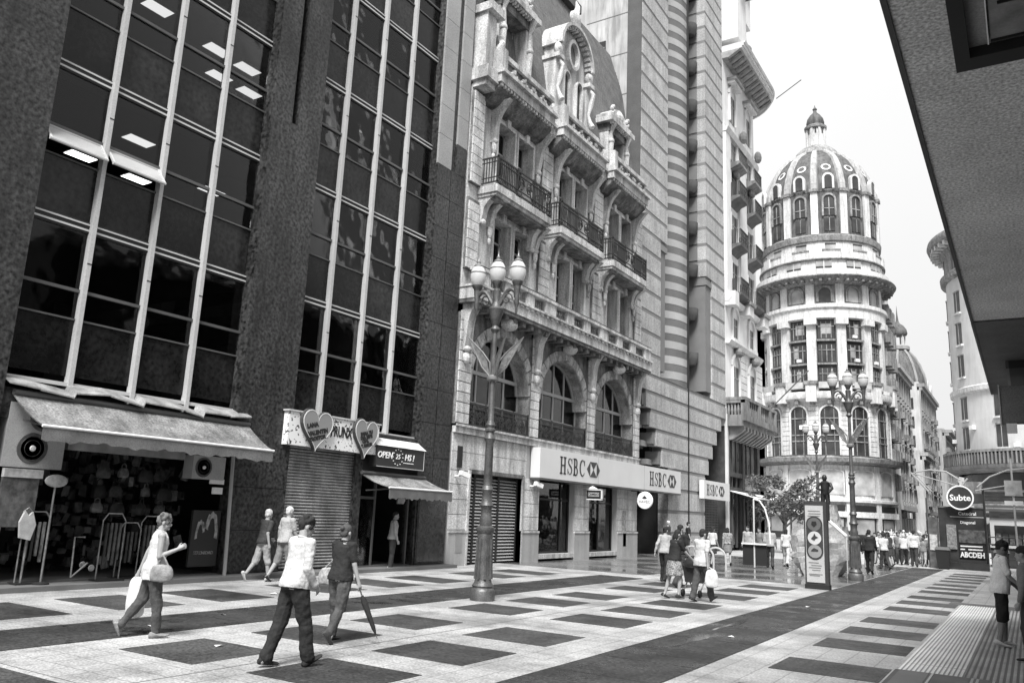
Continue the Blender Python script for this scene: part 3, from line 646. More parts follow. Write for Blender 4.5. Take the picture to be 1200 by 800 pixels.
# shop windows
for (a, b) in ((29.2, 32.3), (33.75, 36.75)):
    fr = MB()
    for y in (a, (a+b)/2-.03 if a > 33 else b-.8, b-.07): fr.box(XF-.36, XF-.26, y, y+.07, .3, 3.2)
    fr.box(XF-.36, XF-.26, a, b, 2.45, 2.52).box(XF-.36, XF-.26, a, b, .28, .36)
    fr = fr.build('window_frame', m_black, bk)
    bpiece('pane', g_dark, fr, XF-.32, XF-.31, a, b, .36, 2.45); bpiece('pane', g_dark, fr, XF-.32, XF-.31, a, b, 2.52, 3.2)
    F('sill', m_st, -.4, .04, a, b, .1, .28)
    F('poster', M('poster_mid', .3, .6, .5, 3), -.5, -.46, a+.3, a+1.0, 1.0, 1.9, bk); F('poster', m_white, -.5, -.46, a+1.0, a+1.5, 1.35, 1.9, bk)
    F('poster', M('poster_grey', .2, .6, .6, 4), -.55, -.52, b-1.2, b-.2, .4, 2.4, bk)
F('wall_sign', M('brass_plate', .25, .5, .6, 9), .02, .05, 37.4, 37.75, .5, 2.2)
# first floor: pilasters with blocks, arches with voussoirs
PIL = [(Y0, 23.82), (28.12, 28.78), (33.2, 33.95), (38.4, Y1)]
for (a, b) in PIL:
    p = F('pilaster', m_sth, -.5, .06, a, b, 4.86, 8.9)
    z = 4.9
    while z < 8.8: bpiece('stone_block', m_stb, p, XF+.05, XF+.1, a+.02, b-.02, z+.012, z+.348); z += .37
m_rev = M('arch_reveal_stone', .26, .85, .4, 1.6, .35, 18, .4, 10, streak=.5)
SPR, RAD = 6.5, 2.05
for i, c in enumerate(CY):
    a0, a1 = PIL[i][1], PIL[i+1][0]; c = (a0+a1)/2; r = min(RAD, (a1-a0)/2-.04); rz = 2.0
    n = 20; inn = [(c-r*math.cos(math.pi*k/n), SPR+rz*math.sin(math.pi*k/n)) for k in range(n+1)]
    out = []
    for k in range(n+1):
        q = k/n; out.append((a0+(a1-a0)*q, 9.2))
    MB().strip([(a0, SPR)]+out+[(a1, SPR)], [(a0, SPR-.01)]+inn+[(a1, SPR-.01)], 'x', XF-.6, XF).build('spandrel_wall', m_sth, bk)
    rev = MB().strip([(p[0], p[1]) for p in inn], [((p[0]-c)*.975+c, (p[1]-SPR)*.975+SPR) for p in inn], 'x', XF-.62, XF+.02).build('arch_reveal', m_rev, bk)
    for (u, w) in ((a0-.01, a0+.06), (a1-.06, a1+.01)): F('arch_jamb', m_rev, -.6, .02, u, w, 4.86, SPR)
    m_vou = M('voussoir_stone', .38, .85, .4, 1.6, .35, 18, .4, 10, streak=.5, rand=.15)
    nv = 13
    for k in range(nv):
        t0, t1 = math.pi*k/nv+.012, math.pi*(k+1)/nv-.012
        P_ = lambda t, q: (c-q*r*math.cos(t), SPR+(rz if q == 1 else rz*q)*math.sin(t))
        pts = [P_(t0, 1), P_((t0+t1)/2, 1), P_(t1, 1), P_(t1, 1.2), P_((t0+t1)/2, 1.2), P_(t0, 1.2)]
        pts = [(min(max(p[0], a0-.3), a1+.3), p[1]) for p in pts]
        MB().prism(pts, 'x', XF-.02, XF+(.04 if k != nv//2 else .2)).build('voussoir', m_vou, bk)
    # window: frame, transom, mullions, panes
    fr = MB(); xw = XF-.55
    for y in (a0+.05, c-1.0, c-.03, c+.94, a1-.12): 
        top = SPR+rz*math.sqrt(max(0, 1-((y+.03-c)/r)**2))-.03
        fr.box(xw-.05, xw+.05, y, y+.07, 4.86, max(top, SPR))
    fr.box(xw-.06, xw+.08, a0, a1, 6.92, 7.06).box(xw-.05, xw+.05, a0, a1, 5.82, 5.88)
    fr.strip([((p[0]-c)*.985+c, (p[1]-SPR)*.985+SPR) for p in inn], [((p[0]-c)*.93+c, (p[1]-SPR)*.93+SPR) for p in inn], 'x', xw-.05, xw+.06)
    fr = fr.build('window_frame', m_wframe, bk)
    ed = [a0+.1, c-.97, c, c+.97, a1-.1]
    for k in range(4):
        bpiece('pane', g_dark, fr, xw-.01, xw, ed[k]+.04, ed[k+1]-.02, 4.9, 6.92)
        u, w = ed[k]+.04, ed[k+1]-.02; m = 5
        top = [(u+(w-u)*j/m, SPR+rz*math.sqrt(max(.0, 1-((u+(w-u)*j/m-c)/r)**2))) for j in range(m+1)]
        MB().prism([(u, 7.06)]+[(p[0], max(p[1], 7.07)) for p in top]+[(w, 7.06)], 'x', xw-.01, xw).build('pane', g_dark, fr)
    for (u, w) in ((c-.6, c-.1), (c+.3, c+.75)): F('curtain', M('curtain_grey', .3, .9, .2, 3), -.8, -.75, u, w, 5.0, 8.0 if i != 0 else 7.0, bk)
    # iron balcony rail
    rl = MB().box(XF-.02, XF+.02, a0+.02, a1-.02, 5.66, 5.73).box(XF-.02, XF+.02, a0+.02, a1-.02, 4.9, 4.95).box(XF-.015, XF+.015, a0+.02, a1-.02, 5.5, 5.53)
    m = int((a1-a0)/.1)
    for k in range(m): y = a0+.05+k*.1; rl.box(XF-.01, XF+.01, y, y+.03, 4.95, 5.66)
    for k in range(int((a1-a0)/.5)):
        cy = a0+.3+k*.5; rl.strip(arc(cy, 5.22, .2, 0, 2*math.pi, 14), arc(cy, 5.22, .15, 0, 2*math.pi, 14), 'x', XF-.012, XF+.014); rl.strip(arc(cy, 5.22, .1, 0, 2*math.pi, 10), arc(cy, 5.22, .06, 0, 2*math.pi, 10), 'x', XF-.012, XF+.014)
        rl.cbox((XF, cy, 5.22), (.02, .07, .5)).cbox((XF, cy, 5.22), (.02, .5, .06))
    for y in (a0+.02, c-1.0, c+.95, a1-.07): rl.box(XF-.02, XF+.025, y, y+.05, 4.88, 5.76)
    rl.build('iron_railing', m_ironw, bk)
# brackets and first cornice / balustrade
def scroll(name, mat, y, z0, z1, d0, d1, w, par=bk):
    """S-shaped console seen in profile"""
    h = z1-z0; n = 14; o_, i_ = [], []
    for k in range(n+1):
        q = k/n; x = d0+(d1-d0)*(q**2.2); o_.append((XF+x+.10+.05*math.sin(q*math.pi*2), z0+h*q)); i_.append((XF+d0-.05, z0+h*q))
    return MB().strip(o_, i_, 'y', y-w/2, y+w/2).ell((XF+d0+.12, y, z0+.06), .12, w*.55, .13, 10, 6).build(name, mat, par)
for y in (23.4, 28.45, 33.57, 38.8):
    scroll('console', m_st, y, 7.5, 9.3, .05, .55, .42); 
    MB().ell((XF+.14, y, 7.25), .12, .2, .24, 10, 6).build('mask_ornament', m_stb, bk)
# ceiling under the cornice with small modillions
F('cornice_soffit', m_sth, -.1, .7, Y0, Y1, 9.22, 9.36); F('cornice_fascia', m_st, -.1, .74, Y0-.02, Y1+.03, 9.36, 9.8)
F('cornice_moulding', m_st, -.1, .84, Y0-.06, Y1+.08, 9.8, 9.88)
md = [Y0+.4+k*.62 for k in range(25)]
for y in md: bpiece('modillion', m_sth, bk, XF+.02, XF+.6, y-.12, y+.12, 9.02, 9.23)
for k, y in enumerate((25.9, 30.95, 36.1)): MB().ell((XF+.3, y, 9.0), .3, .45, .25, 12, 7).build('keystone_ornament', m_stb, bk)
# parapet with small balusters between blocks
bl = []
for (a, b) in ((23.02, 23.9), (24.9, 25.5), (26.5, 27.1), (28.0, 28.9), (29.9, 30.5), (31.5, 32.1), (33.1, 34.0), (35, 35.6), (36.6, 37.2), (38.3, 39.15)): bl.append((a, b)); F('parapet_block', m_st, .42, .7, a, b, 9.88, 10.42)
for k in range(len(bl)-1):
    a, b = bl[k][1], bl[k+1][0]; mb = MB(); n = max(2, int((b-a)/.16))
    for j in range(n): mb.lathe([(.035,0),(.06,.14),(.03,.3),(.05,.44)], (XF+.56, a+(j+.5)*(b-a)/n), 8, z0=9.9)
    mb.build('baluster_row', m_sth, bk)
F('parapet_rail', m_st, .36, .76, Y0-.02, Y1+.03, 10.42, 10.54); 
MB().tube([(XF+.7, Y0, 10.58), (XF+.7, Y1, 10.58)], .035, 6).build('iron_rail', m_ironw, bk)
# upper walls: three floors of paired windows between rusticated pilasters
def wall_with_openings(z0, z1, oz0, oz1, ops, d=0.0, mat=m_st):
    xs = [Y0]+[v for o in ops for v in o]+[Y1]
    mb = MB().box(XF-.55, XF+d, Y0, Y1, z0, oz0).box(XF-.55, XF+d, Y0, Y1, oz1, z1)
    for k in range(0, len(xs), 2): mb.box(XF-.55, XF+d, xs[k], xs[k+1], oz0, oz1)
    return mb.build('wall', mat, bk)
UP = []
for c in CY: UP += [(c-.98, c+.22), (c+.52, c+1.72)]
wall_with_openings(9.4, 13.55, 10.6, 13.1, UP); wall_with_openings(13.55, 17.9, 13.95, 17.15, UP)
for (zz0, zz1) in ((10.6, 13.1), (13.95, 17.15)):
    for (a, b) in UP:
        fr = MB(); x = XF-.5
        for y in (a, (a+b)/2-.03, b-.06): fr.box(x-.05, x+.04, y, y+.06, zz0, zz1)
        for z in (zz0, zz0+(zz1-zz0)*.36, zz0+(zz1-zz0)*.7, zz1-.06): fr.box(x-.05, x+.04, a, b, z, z+.07)
        fr = fr.build('window', m_wframe, bk); bpiece('pane', g_dark, fr, x-.02, x-.01, a, b, zz0, zz1)
for i, (a, b) in enumerate([(Y0, 23.75), (28.3, 29.2), (33.35, 34.3), (38.35, Y1)]):
    for (zz0, zz1) in ((10.55, 13.3), (13.9, 17.6)):
        p = F('pilaster', m_sth, 0, .1, a, b, zz0, zz1); z = zz0+.02
        while z < zz1-.2: bpiece('stone_block', m_stb, p, XF+.09, XF+.15, a+.02, b-.02, z+.014, z+.356); z += .37
for i, c in enumerate(CY):
    for y in (c-1.4, c+2.05):
        for z0, z1, dd in ((12.2, 13.5, .7), (15.7, 17.75, .75)):
            if y > Y1: continue
            scroll('console', m_st, y, z0+.35, z1, .03, dd, .24)
            MB().ell((XF+.12, y, z0+.2), .1, .13, .3, 8, 6).ell((XF+.1, y, z0-.2), .07, .08, .14, 8, 6).build('pendant_ornament', m_stb, bk)
    # balcony
    cb = c-.15; a, b = cb-2.07, cb+2.07
    F('balcony_slab', m_st, 0, .92, a, b, 13.62, 13.9); F('balcony_slab', m_st, 0, .84, a+.05, b-.05, 13.5, 13.62)
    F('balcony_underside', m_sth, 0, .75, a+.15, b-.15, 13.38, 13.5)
    for y in (a+.25, b-.25): scroll('balcony_bracket', m_st, y, 12.5, 13.5, .05, .6, .3)
    rl = MB(); x0, x1 = XF+.84, XF+.9
    for z, h in ((14.0, .05), (14.2, .03), (14.82, .03), (14.98, .06)):
        rl.box(x0, x1, a+.03, b-.03, z, z+h)
        for y in (a+.03, b-.07): rl.box(XF+.05, x0, y, y+.04, z, z+h)
    n = 34
    for k in range(n+1):
        y = a+.05+(b-a-.1)*k/n
        if 12 < k < 22: continue
        if k < 5 or k > 29: rl.tube([(x0+.03, y, 14.0), (x0+.03, y+.05, 14.3), (x0+.03, y-.05, 14.7), (x0+.03, y, 15.0)], .022, 5)
        else: rl.box(x0+.01, x1-.01, y-.018, y+.018, 14.0, 15.0)
    for k in range(7):
        for y in (a+.04, b-.06): rl.box(XF+.1+k*.12, XF+.13+k*.12, y, y+.03, 14.0, 15.0)
    for q in (-.28, .28):
        sp = [(x0+.03, cb+q+.22*math.cos(t)*(1-t/14), 14.5+.3*math.sin(t)*(1-t/14)) for t in [j*.7 for j in range(16)]]
        rl.tube(sp, .026, 5)
    rl.tube([(x0+.03, cb-.55, 14.05), (x0+.03, cb-.3, 14.5), (x0+.03, cb-.55, 14.95)], .026, 5).tube([(x0+.03, cb+.55, 14.05), (x0+.03, cb+.3, 14.5), (x0+.03, cb+.55, 14.95)], .026, 5)
    for y in (a+.03, cb-.62, cb+.58, b-.07): rl.box(x0, x1, y, y+.045, 13.9, 15.08)
    rl.build('iron_railing', m_ironw, bk)
    # great cornice of the bay
    a2, b2 = cb-2.07, cb+2.1
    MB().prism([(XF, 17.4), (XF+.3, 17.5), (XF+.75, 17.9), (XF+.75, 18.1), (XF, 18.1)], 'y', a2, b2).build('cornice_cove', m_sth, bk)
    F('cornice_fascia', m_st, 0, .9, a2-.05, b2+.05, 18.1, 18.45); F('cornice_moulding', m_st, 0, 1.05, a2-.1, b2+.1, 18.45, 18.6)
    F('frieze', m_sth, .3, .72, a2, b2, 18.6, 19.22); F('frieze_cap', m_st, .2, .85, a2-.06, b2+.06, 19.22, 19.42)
    fo = MB()
    for k in range(46): fo.ell((XF+.73, a2+.12+k*.088, 18.9+.16*math.sin(k*.72)+rnd.uniform(-.06, .06)), rnd.uniform(.05, .11), rnd.uniform(.05, .12), rnd.uniform(.05, .13), 6, 4)
    fo.build('carved_garland', m_stb, bk)
    F('corner_block', m_st, .2, .95, a2-.08, a2+.28, 18.55, 19.5)
for (a, b) in ((27.95, 28.75), (33.0, 33.85)):
    F('cornice_fascia', m_st, 0, .5, a, b, 18.0, 18.4); F('cornice_moulding', m_st, 0, .62, a, b, 18.4, 18.55)
F('cornice_fascia', m_st, 0, .6, Y0, 23.7, 17.75, 18.0); F('capital_block', m_st, -.1, .75, Y0-.1, 23.85, 18.0, 18.5)
# attic storey
MB().box(XF-.7, XF-.25, Y0, Y1, 17.9, 20.6).build('attic_wall', m_st, bk)
rs = MB().prism([(XF-.35, 20.6), (XF-1.1, 25.5), (XF-1.9, 28.2), (-26, 28.2), (-26, 20.6)], 'y', Y0+.1, Y1-.2).build('roof', m_slate, bk)
mb = MB(); z = 20.75
while z < 28:
    q = (z-20.6)/4.9; x = XF-.35-.75*q if z < 25.5 else XF-1.1-.8*(z-25.5)/2.7
    y = Y0+.12+(.12 if int(z*10) % 2 else 0)
    while y < Y1-.4: mb.add([(x+.02,y,z),(x+.02,y+.23,z),(x-.02,y+.23,z+.24),(x-.02,y,z+.24),(x-.06,y,z),(x-.06,y+.23,z)], [(0,1,2,3),(0,4,5,1),(0,3,4),(1,5,2)]); y += .25
    z += .22
o = mb.build('slate', m_slate, rs); o['kind'] = 'stuff'
MB().box(XF-2.6, XF-1.5, 28.0, 34.5, 28.1, 28.6).build('roof_crest', M('lead_sheet', .1, .5), bk)
def dormer(c, w, z0, z1, arch=False):
    y0, y1 = c-w/2, c+w/2
    F('dormer_pier', m_st, -1.6, .1, y0, y0+.4, z0, z1); F('dormer_pier', m_st, -1.6, .1, y1-.4, y1, z0, z1)
    F('dormer_back', m_sth, -1.6, -.6, y0+.4, y1-.4, z0, z1)
    wf = MB().box(XF-.62, XF-.52, y0+.5, y0+.57, z0, z1-.5).box(XF-.62, XF-.52, y1-.57, y1-.5, z0, z1-.5).box(XF-.62, XF-.52, c-.04, c+.04, z0, z1-.5).build('window_frame', m_wframe, bk)
    bpiece('pane', M('attic_dark_pane', .03, .1), wf, XF-.6, XF-.57, y0+.5, y1-.5, z0, z1-.5)
    F('dormer_lintel', m_sth, -1.6, .16, y0-.02, y1+.02, z1-.45, z1); F('dormer_cornice', m_st, -1.6, .45, y0-.25, y1+.25, z1, z1+.25); F('dormer_cornice', m_st, -1.6, .3, y0-.12, y1+.12, z1+.25, z1+.5)
    for y in (y0+.2, y1-.2):
        MB().tube([(XF+.14, y, z0), (XF+.2, y, z0+(z1-z0)*.5), (XF+.16, y, z1-.5), (XF+.34, y, z1)], [.1, .13, .09, .16], 8).ell((XF+.2, y, z0+(z1-z0)*.55), .16, .18, .16, 8, 6).build('caryatid_pilaster', m_stb, bk, smooth=True)
    MB().prism([(c-w*.42, z1+.5), (c-w*.25, z1+.95), (c, z1+1.15), (c+w*.25, z1+.95), (c+w*.42, z1+.5)], 'x', XF-1.4, XF+.2).ell((XF+.2, c, z1+.75), .16, .4, .3, 10, 6).build('dormer_crest', m_stb, bk)
dormer(CY[0]-.2, 2.5, 19.42, 22.6); dormer(CY[2]-.2, 2.3, 19.42, 21.6)
F('side_pedestal', m_st, -.3, .5, Y0+.05, 23.7, 18.5, 20.9); F('side_pedestal_cap', m_st, -.3, .75, Y0-.05, 23.95, 20.9, 21.25)
MB().tube([(XF+.3, 23.9, 19.5), (XF+.55, 24.1, 20.0), (XF+.3, 24.25, 20.5), (XF+.15, 24.4, 19.6)], .14, 8).build('volute', m_stb, bk, smooth=True)
# central gable: two arched niches, oculus, round pediment
c = CY[1]-.05; w2 = 1.5
g0 = MB(); top = arc(c, 23.1, w2, math.pi, 0, 18)
def arch_open(cy, w, zb, zs): return [(cy+w*math.cos(a), zs+w*math.sin(a)) for a in [math.pi*k/10 for k in range(11)]]
MB().prism([(c-w2, 19.4)]+top+[(c+w2, 19.4)], 'x', XF-1.2, XF-.1).build('gable_wall', m_st, bk)
MB().strip([((p[0]-c)*1.1+c, (p[1]-23.1)*1.1+23.1) for p in top], top, 'x', XF-.9, XF+.36).build('gable_arch', m_st, bk)
for q in (-.62, .62):
    cy = c+q+.1; o_ = [(cy-.34, 20.2)]+[(cy-.34*math.cos(math.pi*k/10), 21.9+.34*math.sin(math.pi*k/10)) for k in range(11)]+[(cy+.34, 20.2)]
    i_ = [((p[0]-cy)*.78+cy, p[1]-.06) for p in o_]
    MB().strip(o_, i_, 'x', XF-.1, XF+.08).build('niche_surround', m_stb, bk)
    MB().prism(i_, 'x', XF-.12, XF-.08).build('niche_window', M('attic_dark_pane', .03, .1), bk)
oc = [(c+.42*math.cos(2*math.pi*k/20), 23.3+.6*math.sin(2*math.pi*k/20)) for k in range(20)]
MB().strip([((p[0]-c)*1.35+c, (p[1]-23.3)*1.3+23.3) for p in oc], oc, 'x', XF-.1, XF+.12, True).build('oculus_surround', m_stb, bk)
MB().prism(oc, 'x', XF-.11, XF-.07).build('oculus_window', M('attic_pane_grey', .12, .15), bk)
for q in (-1.55, 1.55):
    F('gable_pier', m_st, -.9, .08, c+q-.18, c+q+.18, 19.4, 22.3); F('gable_pier_cap', m_st, -.9, .3, c+q-.26, c+q+.26, 22.3, 22.5)
    MB().ell((XF+.1, c+q, 22.8), .2, .24, .34, 10, 7).ell((XF+.2, c+q+.1, 22.95), .1, .12, .12, 8, 5).ell((XF+.2, c+q-.12, 22.8), .1, .1, .14, 8, 5).ell((XF+.1, c+q, 23.25), .1, .14, .16, 8, 6).build('urn', m_stb, bk, smooth=True)
    MB().tube([(XF+.15, c+q, 22.25), (XF+.38, c+q, 21.9), (XF+.26, c+q, 21.4), (XF+.12, c+q, 20.9), (XF+.22, c+q, 20.5), (XF+.36, c+q, 20.2)], [.06, .1, .12, .07, .1, .14], 8).build('console', m_stb, bk, smooth=True)
MB().ell((XF+.1, c, 25.2), .2, .5, .4, 10, 7).tube([(XF+.1, c, 25.3), (XF+.15, c+.1, 25.9), (XF+.1, c, 26.2)], [.2, .12, .02], 8).build('gable_finial', m_stb, bk, smooth=True)
# tall arched brackets joining balcony level and cornice between bays (side of each bay)
# fine trim: dentils, window surrounds, keystones
for c in CY:
    a2, b2 = c-2.22, c+1.95
    for k in range(19): bpiece('dentil', m_stb, bk, XF+.7, XF+.86, a2+.06+k*.22, a2+.17+k*.22, 17.98, 18.1)
for (zz0, zz1) in ((10.6, 13.1), (13.95, 17.15)):
    for (a_, b_) in UP:
        for (u, w) in ((a_-.13, a_), (b_, b_+.13)): bpiece('window_surround', m_stb, bk, XF-.02, XF+.05, u, w, zz0, zz1+.12)
        bpiece('window_surround', m_stb, bk, XF-.02, XF+.05, a_, b_, zz1, zz1+.12); bpiece('keystone', m_stb, bk, XF, XF+.14, (a_+b_)/2-.12, (a_+b_)/2+.12, zz1-.06, zz1+.3)
        for j in range(3): bpiece('window_garland', m_stb, bk, XF+.02, XF+.1, (a_+b_)/2-.3+j*.24, (a_+b_)/2-.16+j*.24, zz1+.3+.05*(j == 1), zz1+.42+.05*(j == 1))
cg = CY[1]-.05
for k in range(17):
    t_ = math.pi*(k+.5)/17; piece('arch_dentil', MB().cbox((0, 0, 0), (.3, .14, .14)).mesh('arch_dentil', m_stb), bk, (XF+.1, cg-1.44*math.cos(t_), 23.1+1.44*math.sin(t_)), (-(t_-math.pi/2), 0, 0))
for k in range(40): bpiece('dentil', m_stb, bk, XF+.6, XF+.8, Y0+.1+k*.4, Y0+.3+k*.4, 9.7, 9.8)
for c in (CY[0]-.2, CY[2]-.2):
    zt = 22.6 if c < 30 else 21.6
    for k in range(12): bpiece('dentil', m_stb, bk, XF+.2, XF+.38, c-1.2+k*.21, c-1.1+k*.21, zt-.1, zt)
    for q in (-.9, .9):
        for j in range(5): MB().ell((XF+.2, c+q+.1*math.sin(j*2), zt+.62+.1*j), .1, .12, .1, 6, 4).build('carved_leaf', m_stb, bk)
# ---------------- bank signs
SERIF = {}
def serif(ch, h, wd):
    """serif capitals as outlines: list of polygons in a unit box scaled to h"""
    t, s = .2, .07
    def bar(x0, x1, y0=0, y1=1): return [(x0,y0),(x1,y0),(x1,y1),(x0,y1)]
    P = []
    if ch == 'H':
        for x in (.12, .66): P += [bar(x, x+t), bar(x-.1, x+t+.1, 0, s), bar(x-.1, x+t+.1, 1-s, 1)]
        P += [bar(.2, .8, .47, .54)]
    elif ch == 'B':
        P += [bar(.1, .3), bar(0, .4, 0, s), bar(0, .4, 1-s, 1)]
        for (cz, r, e) in ((.74, .26, .22), (.26, .27, .3)):
            o = [(.3, cz+r)]+[(.42+(e+.02)*math.cos(a), cz+r*math.sin(a)) for a in [math.pi/2-math.pi*k/10 for k in range(11)]]+[(.3, cz-r)]
            i = [(.3, cz+r-.07)]+[(.42+(e-.16)*math.cos(a), cz+(r-.07)*math.sin(a)) for a in [math.pi/2-math.pi*k/10 for k in range(11)]]+[(.3, cz-r+.07)]
            P.append(('s', o, i))
    elif ch == 'C':
        o = [(.5+.46*math.cos(a), .5+.5*math.sin(a)) for a in [R(38)+R(284)*k/18 for k in range(19)]]
        i = [(.56+.33*math.cos(a), .5+.43*math.sin(a)) for a in [R(38)+R(284)*k/18 for k in range(19)]]
        P.append(('s', o, i)); P.append([(.8,.66),(.9,.66),(.9,.98),(.84,.98)])
    elif ch == 'S':
        c = [(.74,.78),(.62,.92),(.46,.955),(.28,.9),(.2,.76),(.28,.62),(.46,.53),(.64,.44),(.74,.3),(.68,.13),(.5,.045),(.32,.06),(.16,.22)]
        wds = [.03,.035,.05,.08,.1,.11,.12,.11,.1,.08,.05,.04,.03]; o, i = [], []
        for k, p in enumerate(c):
            a = c[max(0, k-1)]; b = c[min(len(c)-1, k+1)]; dx, dy = b[0]-a[0], b[1]-a[1]; L = math.hypot(dx, dy)
            nx, ny = -dy/L, dx/L; w = wds[k]*.75; o.append((p[0]+nx*w, p[1]+ny*w*.55)); i.append((p[0]-nx*w, p[1]-ny*w*.55))
        P.append(('s', o, i)); P += [[(.72,.66),(.78,.66),(.78,.98),(.72,.9)], [(.1,.02),(.16,.1),(.16,.34),(.1,.34)]]
    mb = MB()
    for q in P:
        if q[0] == 's': mb.strip([(p[0]*wd, p[1]*h) for p in q[1]], [(p[0]*wd, p[1]*h) for p in q[2]], 'x', 0, .012)
        else: mb.prism([(p[0]*wd, p[1]*h) for p in q], 'x', 0, .012)
    return mb
m_sgn = M('sign_face', .62, .45, .04, fine=.04); m_blk = M('sign_black', .03, .5, .1); m_red = M('sign_emblem_dark', .05, .5, .1)
def bank_lettering(par, x, y, z, h, scale=1.0):
    w = h*.8; yy = y
    for ch in 'HSBC':
        mb = serif(ch, h, w); me = mb.mesh('letter', m_blk); piece('letter', me, par, (x, yy, z)); yy += w*{'H': 1.1, 'S': .98, 'B': .98, 'C': 1.0}[ch]
    k = h*.46; s_ = k*.98; cy = yy+.22*h+2*s_; cz = z+h*.5; q = .012; mb = MB()
    mb.prism([(cy-s_, cz+k), (cy+s_, cz+k), (cy, cz)], 'x', x, x+q).prism([(cy-s_, cz-k), (cy, cz), (cy+s_, cz-k)], 'x', x, x+q)
    mb.prism([(cy-s_, cz-k), (cy-s_, cz+k), (cy-2*s_, cz)], 'x', x, x+q).prism([(cy+s_, cz-k), (cy+2*s_, cz), (cy+s_, cz+k)], 'x', x, x+q)
    mb.build('emblem', m_red, par)
s1 = thing('bank_sign', 'long white fascia sign across the bank with two hexagon emblems', 'sign', (XF+.4, 36, 3.3))
MB().box(XF+.02, XF+.45, 28.4, 44.2, 3.3, 4.5).build('box', m_sgn, s1)
MB().box(XF+.0, XF+.455, 28.38, 44.22, 3.22, 3.3).build('edge_trim', m_tran, s1)
for y in (33.7, 39.0): MB().box(XF+.448, XF+.4525, y, y+.012, 3.3, 4.5).build('panel_joint', m_tran, s1)
bank_lettering(s1, XF+.451, 30.05, 3.55, .72); bank_lettering(s1, XF+.451, 39.7, 3.55, .72)
s3 = thing('bank_sign', 'small white projecting sign with hexagon emblem on the striped building', 'sign', (XF+.5, 50.5, 3.4))
MB().box(XF+.1, XF+.4, 48.3, 53.3, 3.2, 4.3).build('box', m_sgn, s3); bank_lettering(s3, XF+.401, 48.75, 3.42, .66)
# hanging signs
s4 = thing('hanging_sign', 'small dark boxed sign with white frame hanging over the bank pillar', 'sign', (XF+.5, 33.0, 2.6))
MB().box(XF+.3, XF+1.0, 32.9, 33.0, 2.62, 3.0).build('panel', m_black, s4)
MB().box(XF+.36, XF+.9, 32.885, 32.9, 2.73, 2.9).build('label_plate', M('sign_pale', .4), s4)
MB().box(XF+.28, XF+1.03, 32.88, 33.02, 2.58, 2.62).box(XF+.28, XF+1.03, 32.88, 33.02, 3.0, 3.04).box(XF+1.0, XF+1.03, 32.88, 33.02, 2.6, 3.02).build('frame', m_white, s4)
MB().prism([(XF+.3, 3.06), (XF+.8, 3.06), (XF+.55, 3.18)], 'y', 32.9, 33.0).tube([(XF, 32.95, 3.1), (XF+.5, 32.95, 3.1)], .02, 6).build('bracket', m_white, s4)
letter('lettering', text_mesh('CAMBIO', .14, .003, .003), m_black, s4, (XF+.63, 32.884, 2.815), ROT_S)
s5 = thing('round_sign', 'round white sign with small dark crest hanging by the bank door', 'sign', (XF+.6, 38.4, 2.4))
q = MB().lathe([(.001, -.05), (.4, -.05), (.43, 0), (.4, .05), (.001, .05)], n=28).mesh('disc', m_white, smooth=True); piece('disc', q, s5, (XF+.75, 38.4, 2.75), (R(90), 0, 0))
MB().tube([(XF, 38.4, 3.2), (XF+.6, 38.4, 3.2), (XF+.7, 38.4, 3.1)], .025, 6).build('bracket', m_tran, s5)
letter('lettering', text_mesh('HAVEC', .19, .004, .002), M('joint', .2), s5, (XF+.75, 38.345, 2.68), ROT_S)
MB().prism([(XF+.62, 2.86), (XF+.68, 2.92), (XF+.75, 2.98), (XF+.82, 2.92), (XF+.88, 2.86), (XF+.8, 2.82), (XF+.7, 2.82)], 'y', 38.345, 38.36).build('crest', m_blk, s5)
# security cameras and wall boxes
def cctv(y, z, label):
    t = thing('security_camera', label, 'security camera', (XF+.2, y, z))
    MB().tube([(XF, y, z), (XF+.2, y, z), (XF+.28, y+.05, z+.05)], .03, 6).build('bracket', m_white, t)
    MB().cbox((XF+.32, y+.12, z+.06), (.16, .4, .16), R(-15), R(-15)).build('housing', m_white, t)
cctv(23.3, 3.05, 'white security camera at the left corner of the bank front')
cctv(28.45, 2.95, 'white security camera between the louvred shutter and the bank sign')
o = F('wall_box', m_black, 0, .06, 23.35, 23.6, 3.35, 4.1); o = F('meter_door', M('meter_grey', .25, .6), .0, .06, 23.45, 23.85, .45, 1.1)
# ------------------------------------------------------------------ striped stone building
m_pa = M('pale_ashlar', .37, .8, .14, .7, .3, 14, .2, 20, streak=.2, rand=.08)
m_jo = M('ashlar_joint', .17, .9, .1)
m_dk = M('dark_ashlar', .09, .8, .15, 1.2, .25, 35, rand=.08)
m_mid = M('grey_ashlar', .19, .8, .12, 1, .2, 40, rand=.07)
sb_ = thing('striped_building', 'tall pale stone tower block with banded rounded shaft and stepped stone base', 'building', (XF, 46.6, 0))
HT = 46
MB().box(-27, XF-.1, 39.3, 43.1, 10, HT).box(-27, XF-.1, 50.2, 53.95, 10, HT).box(-27, -18.3, 43.1, 50.2, 9.0, HT).build('wall', m_jo, sb_)
MB().box(-27, XF-.12, 39.2, 39.3, 9.5, HT).build('party_wall', M('party_wall', .52, .85, .2, .5, .1, 40, streak=.3), sb_)
pw = MB().box(-20.5, XF-.05, 39.15, 39.2, 9.5, HT).build('party_wall', M('party_wall_grey', .4, .85, .2, .5, .1, 40, streak=.4), sb_)
MB().box(XF-.9, XF-.02, 39.12, 39.15, 9.5, HT).build('party_wall_shade', m_dk, sb_)  # dark strip painted for the shading along the wall edge
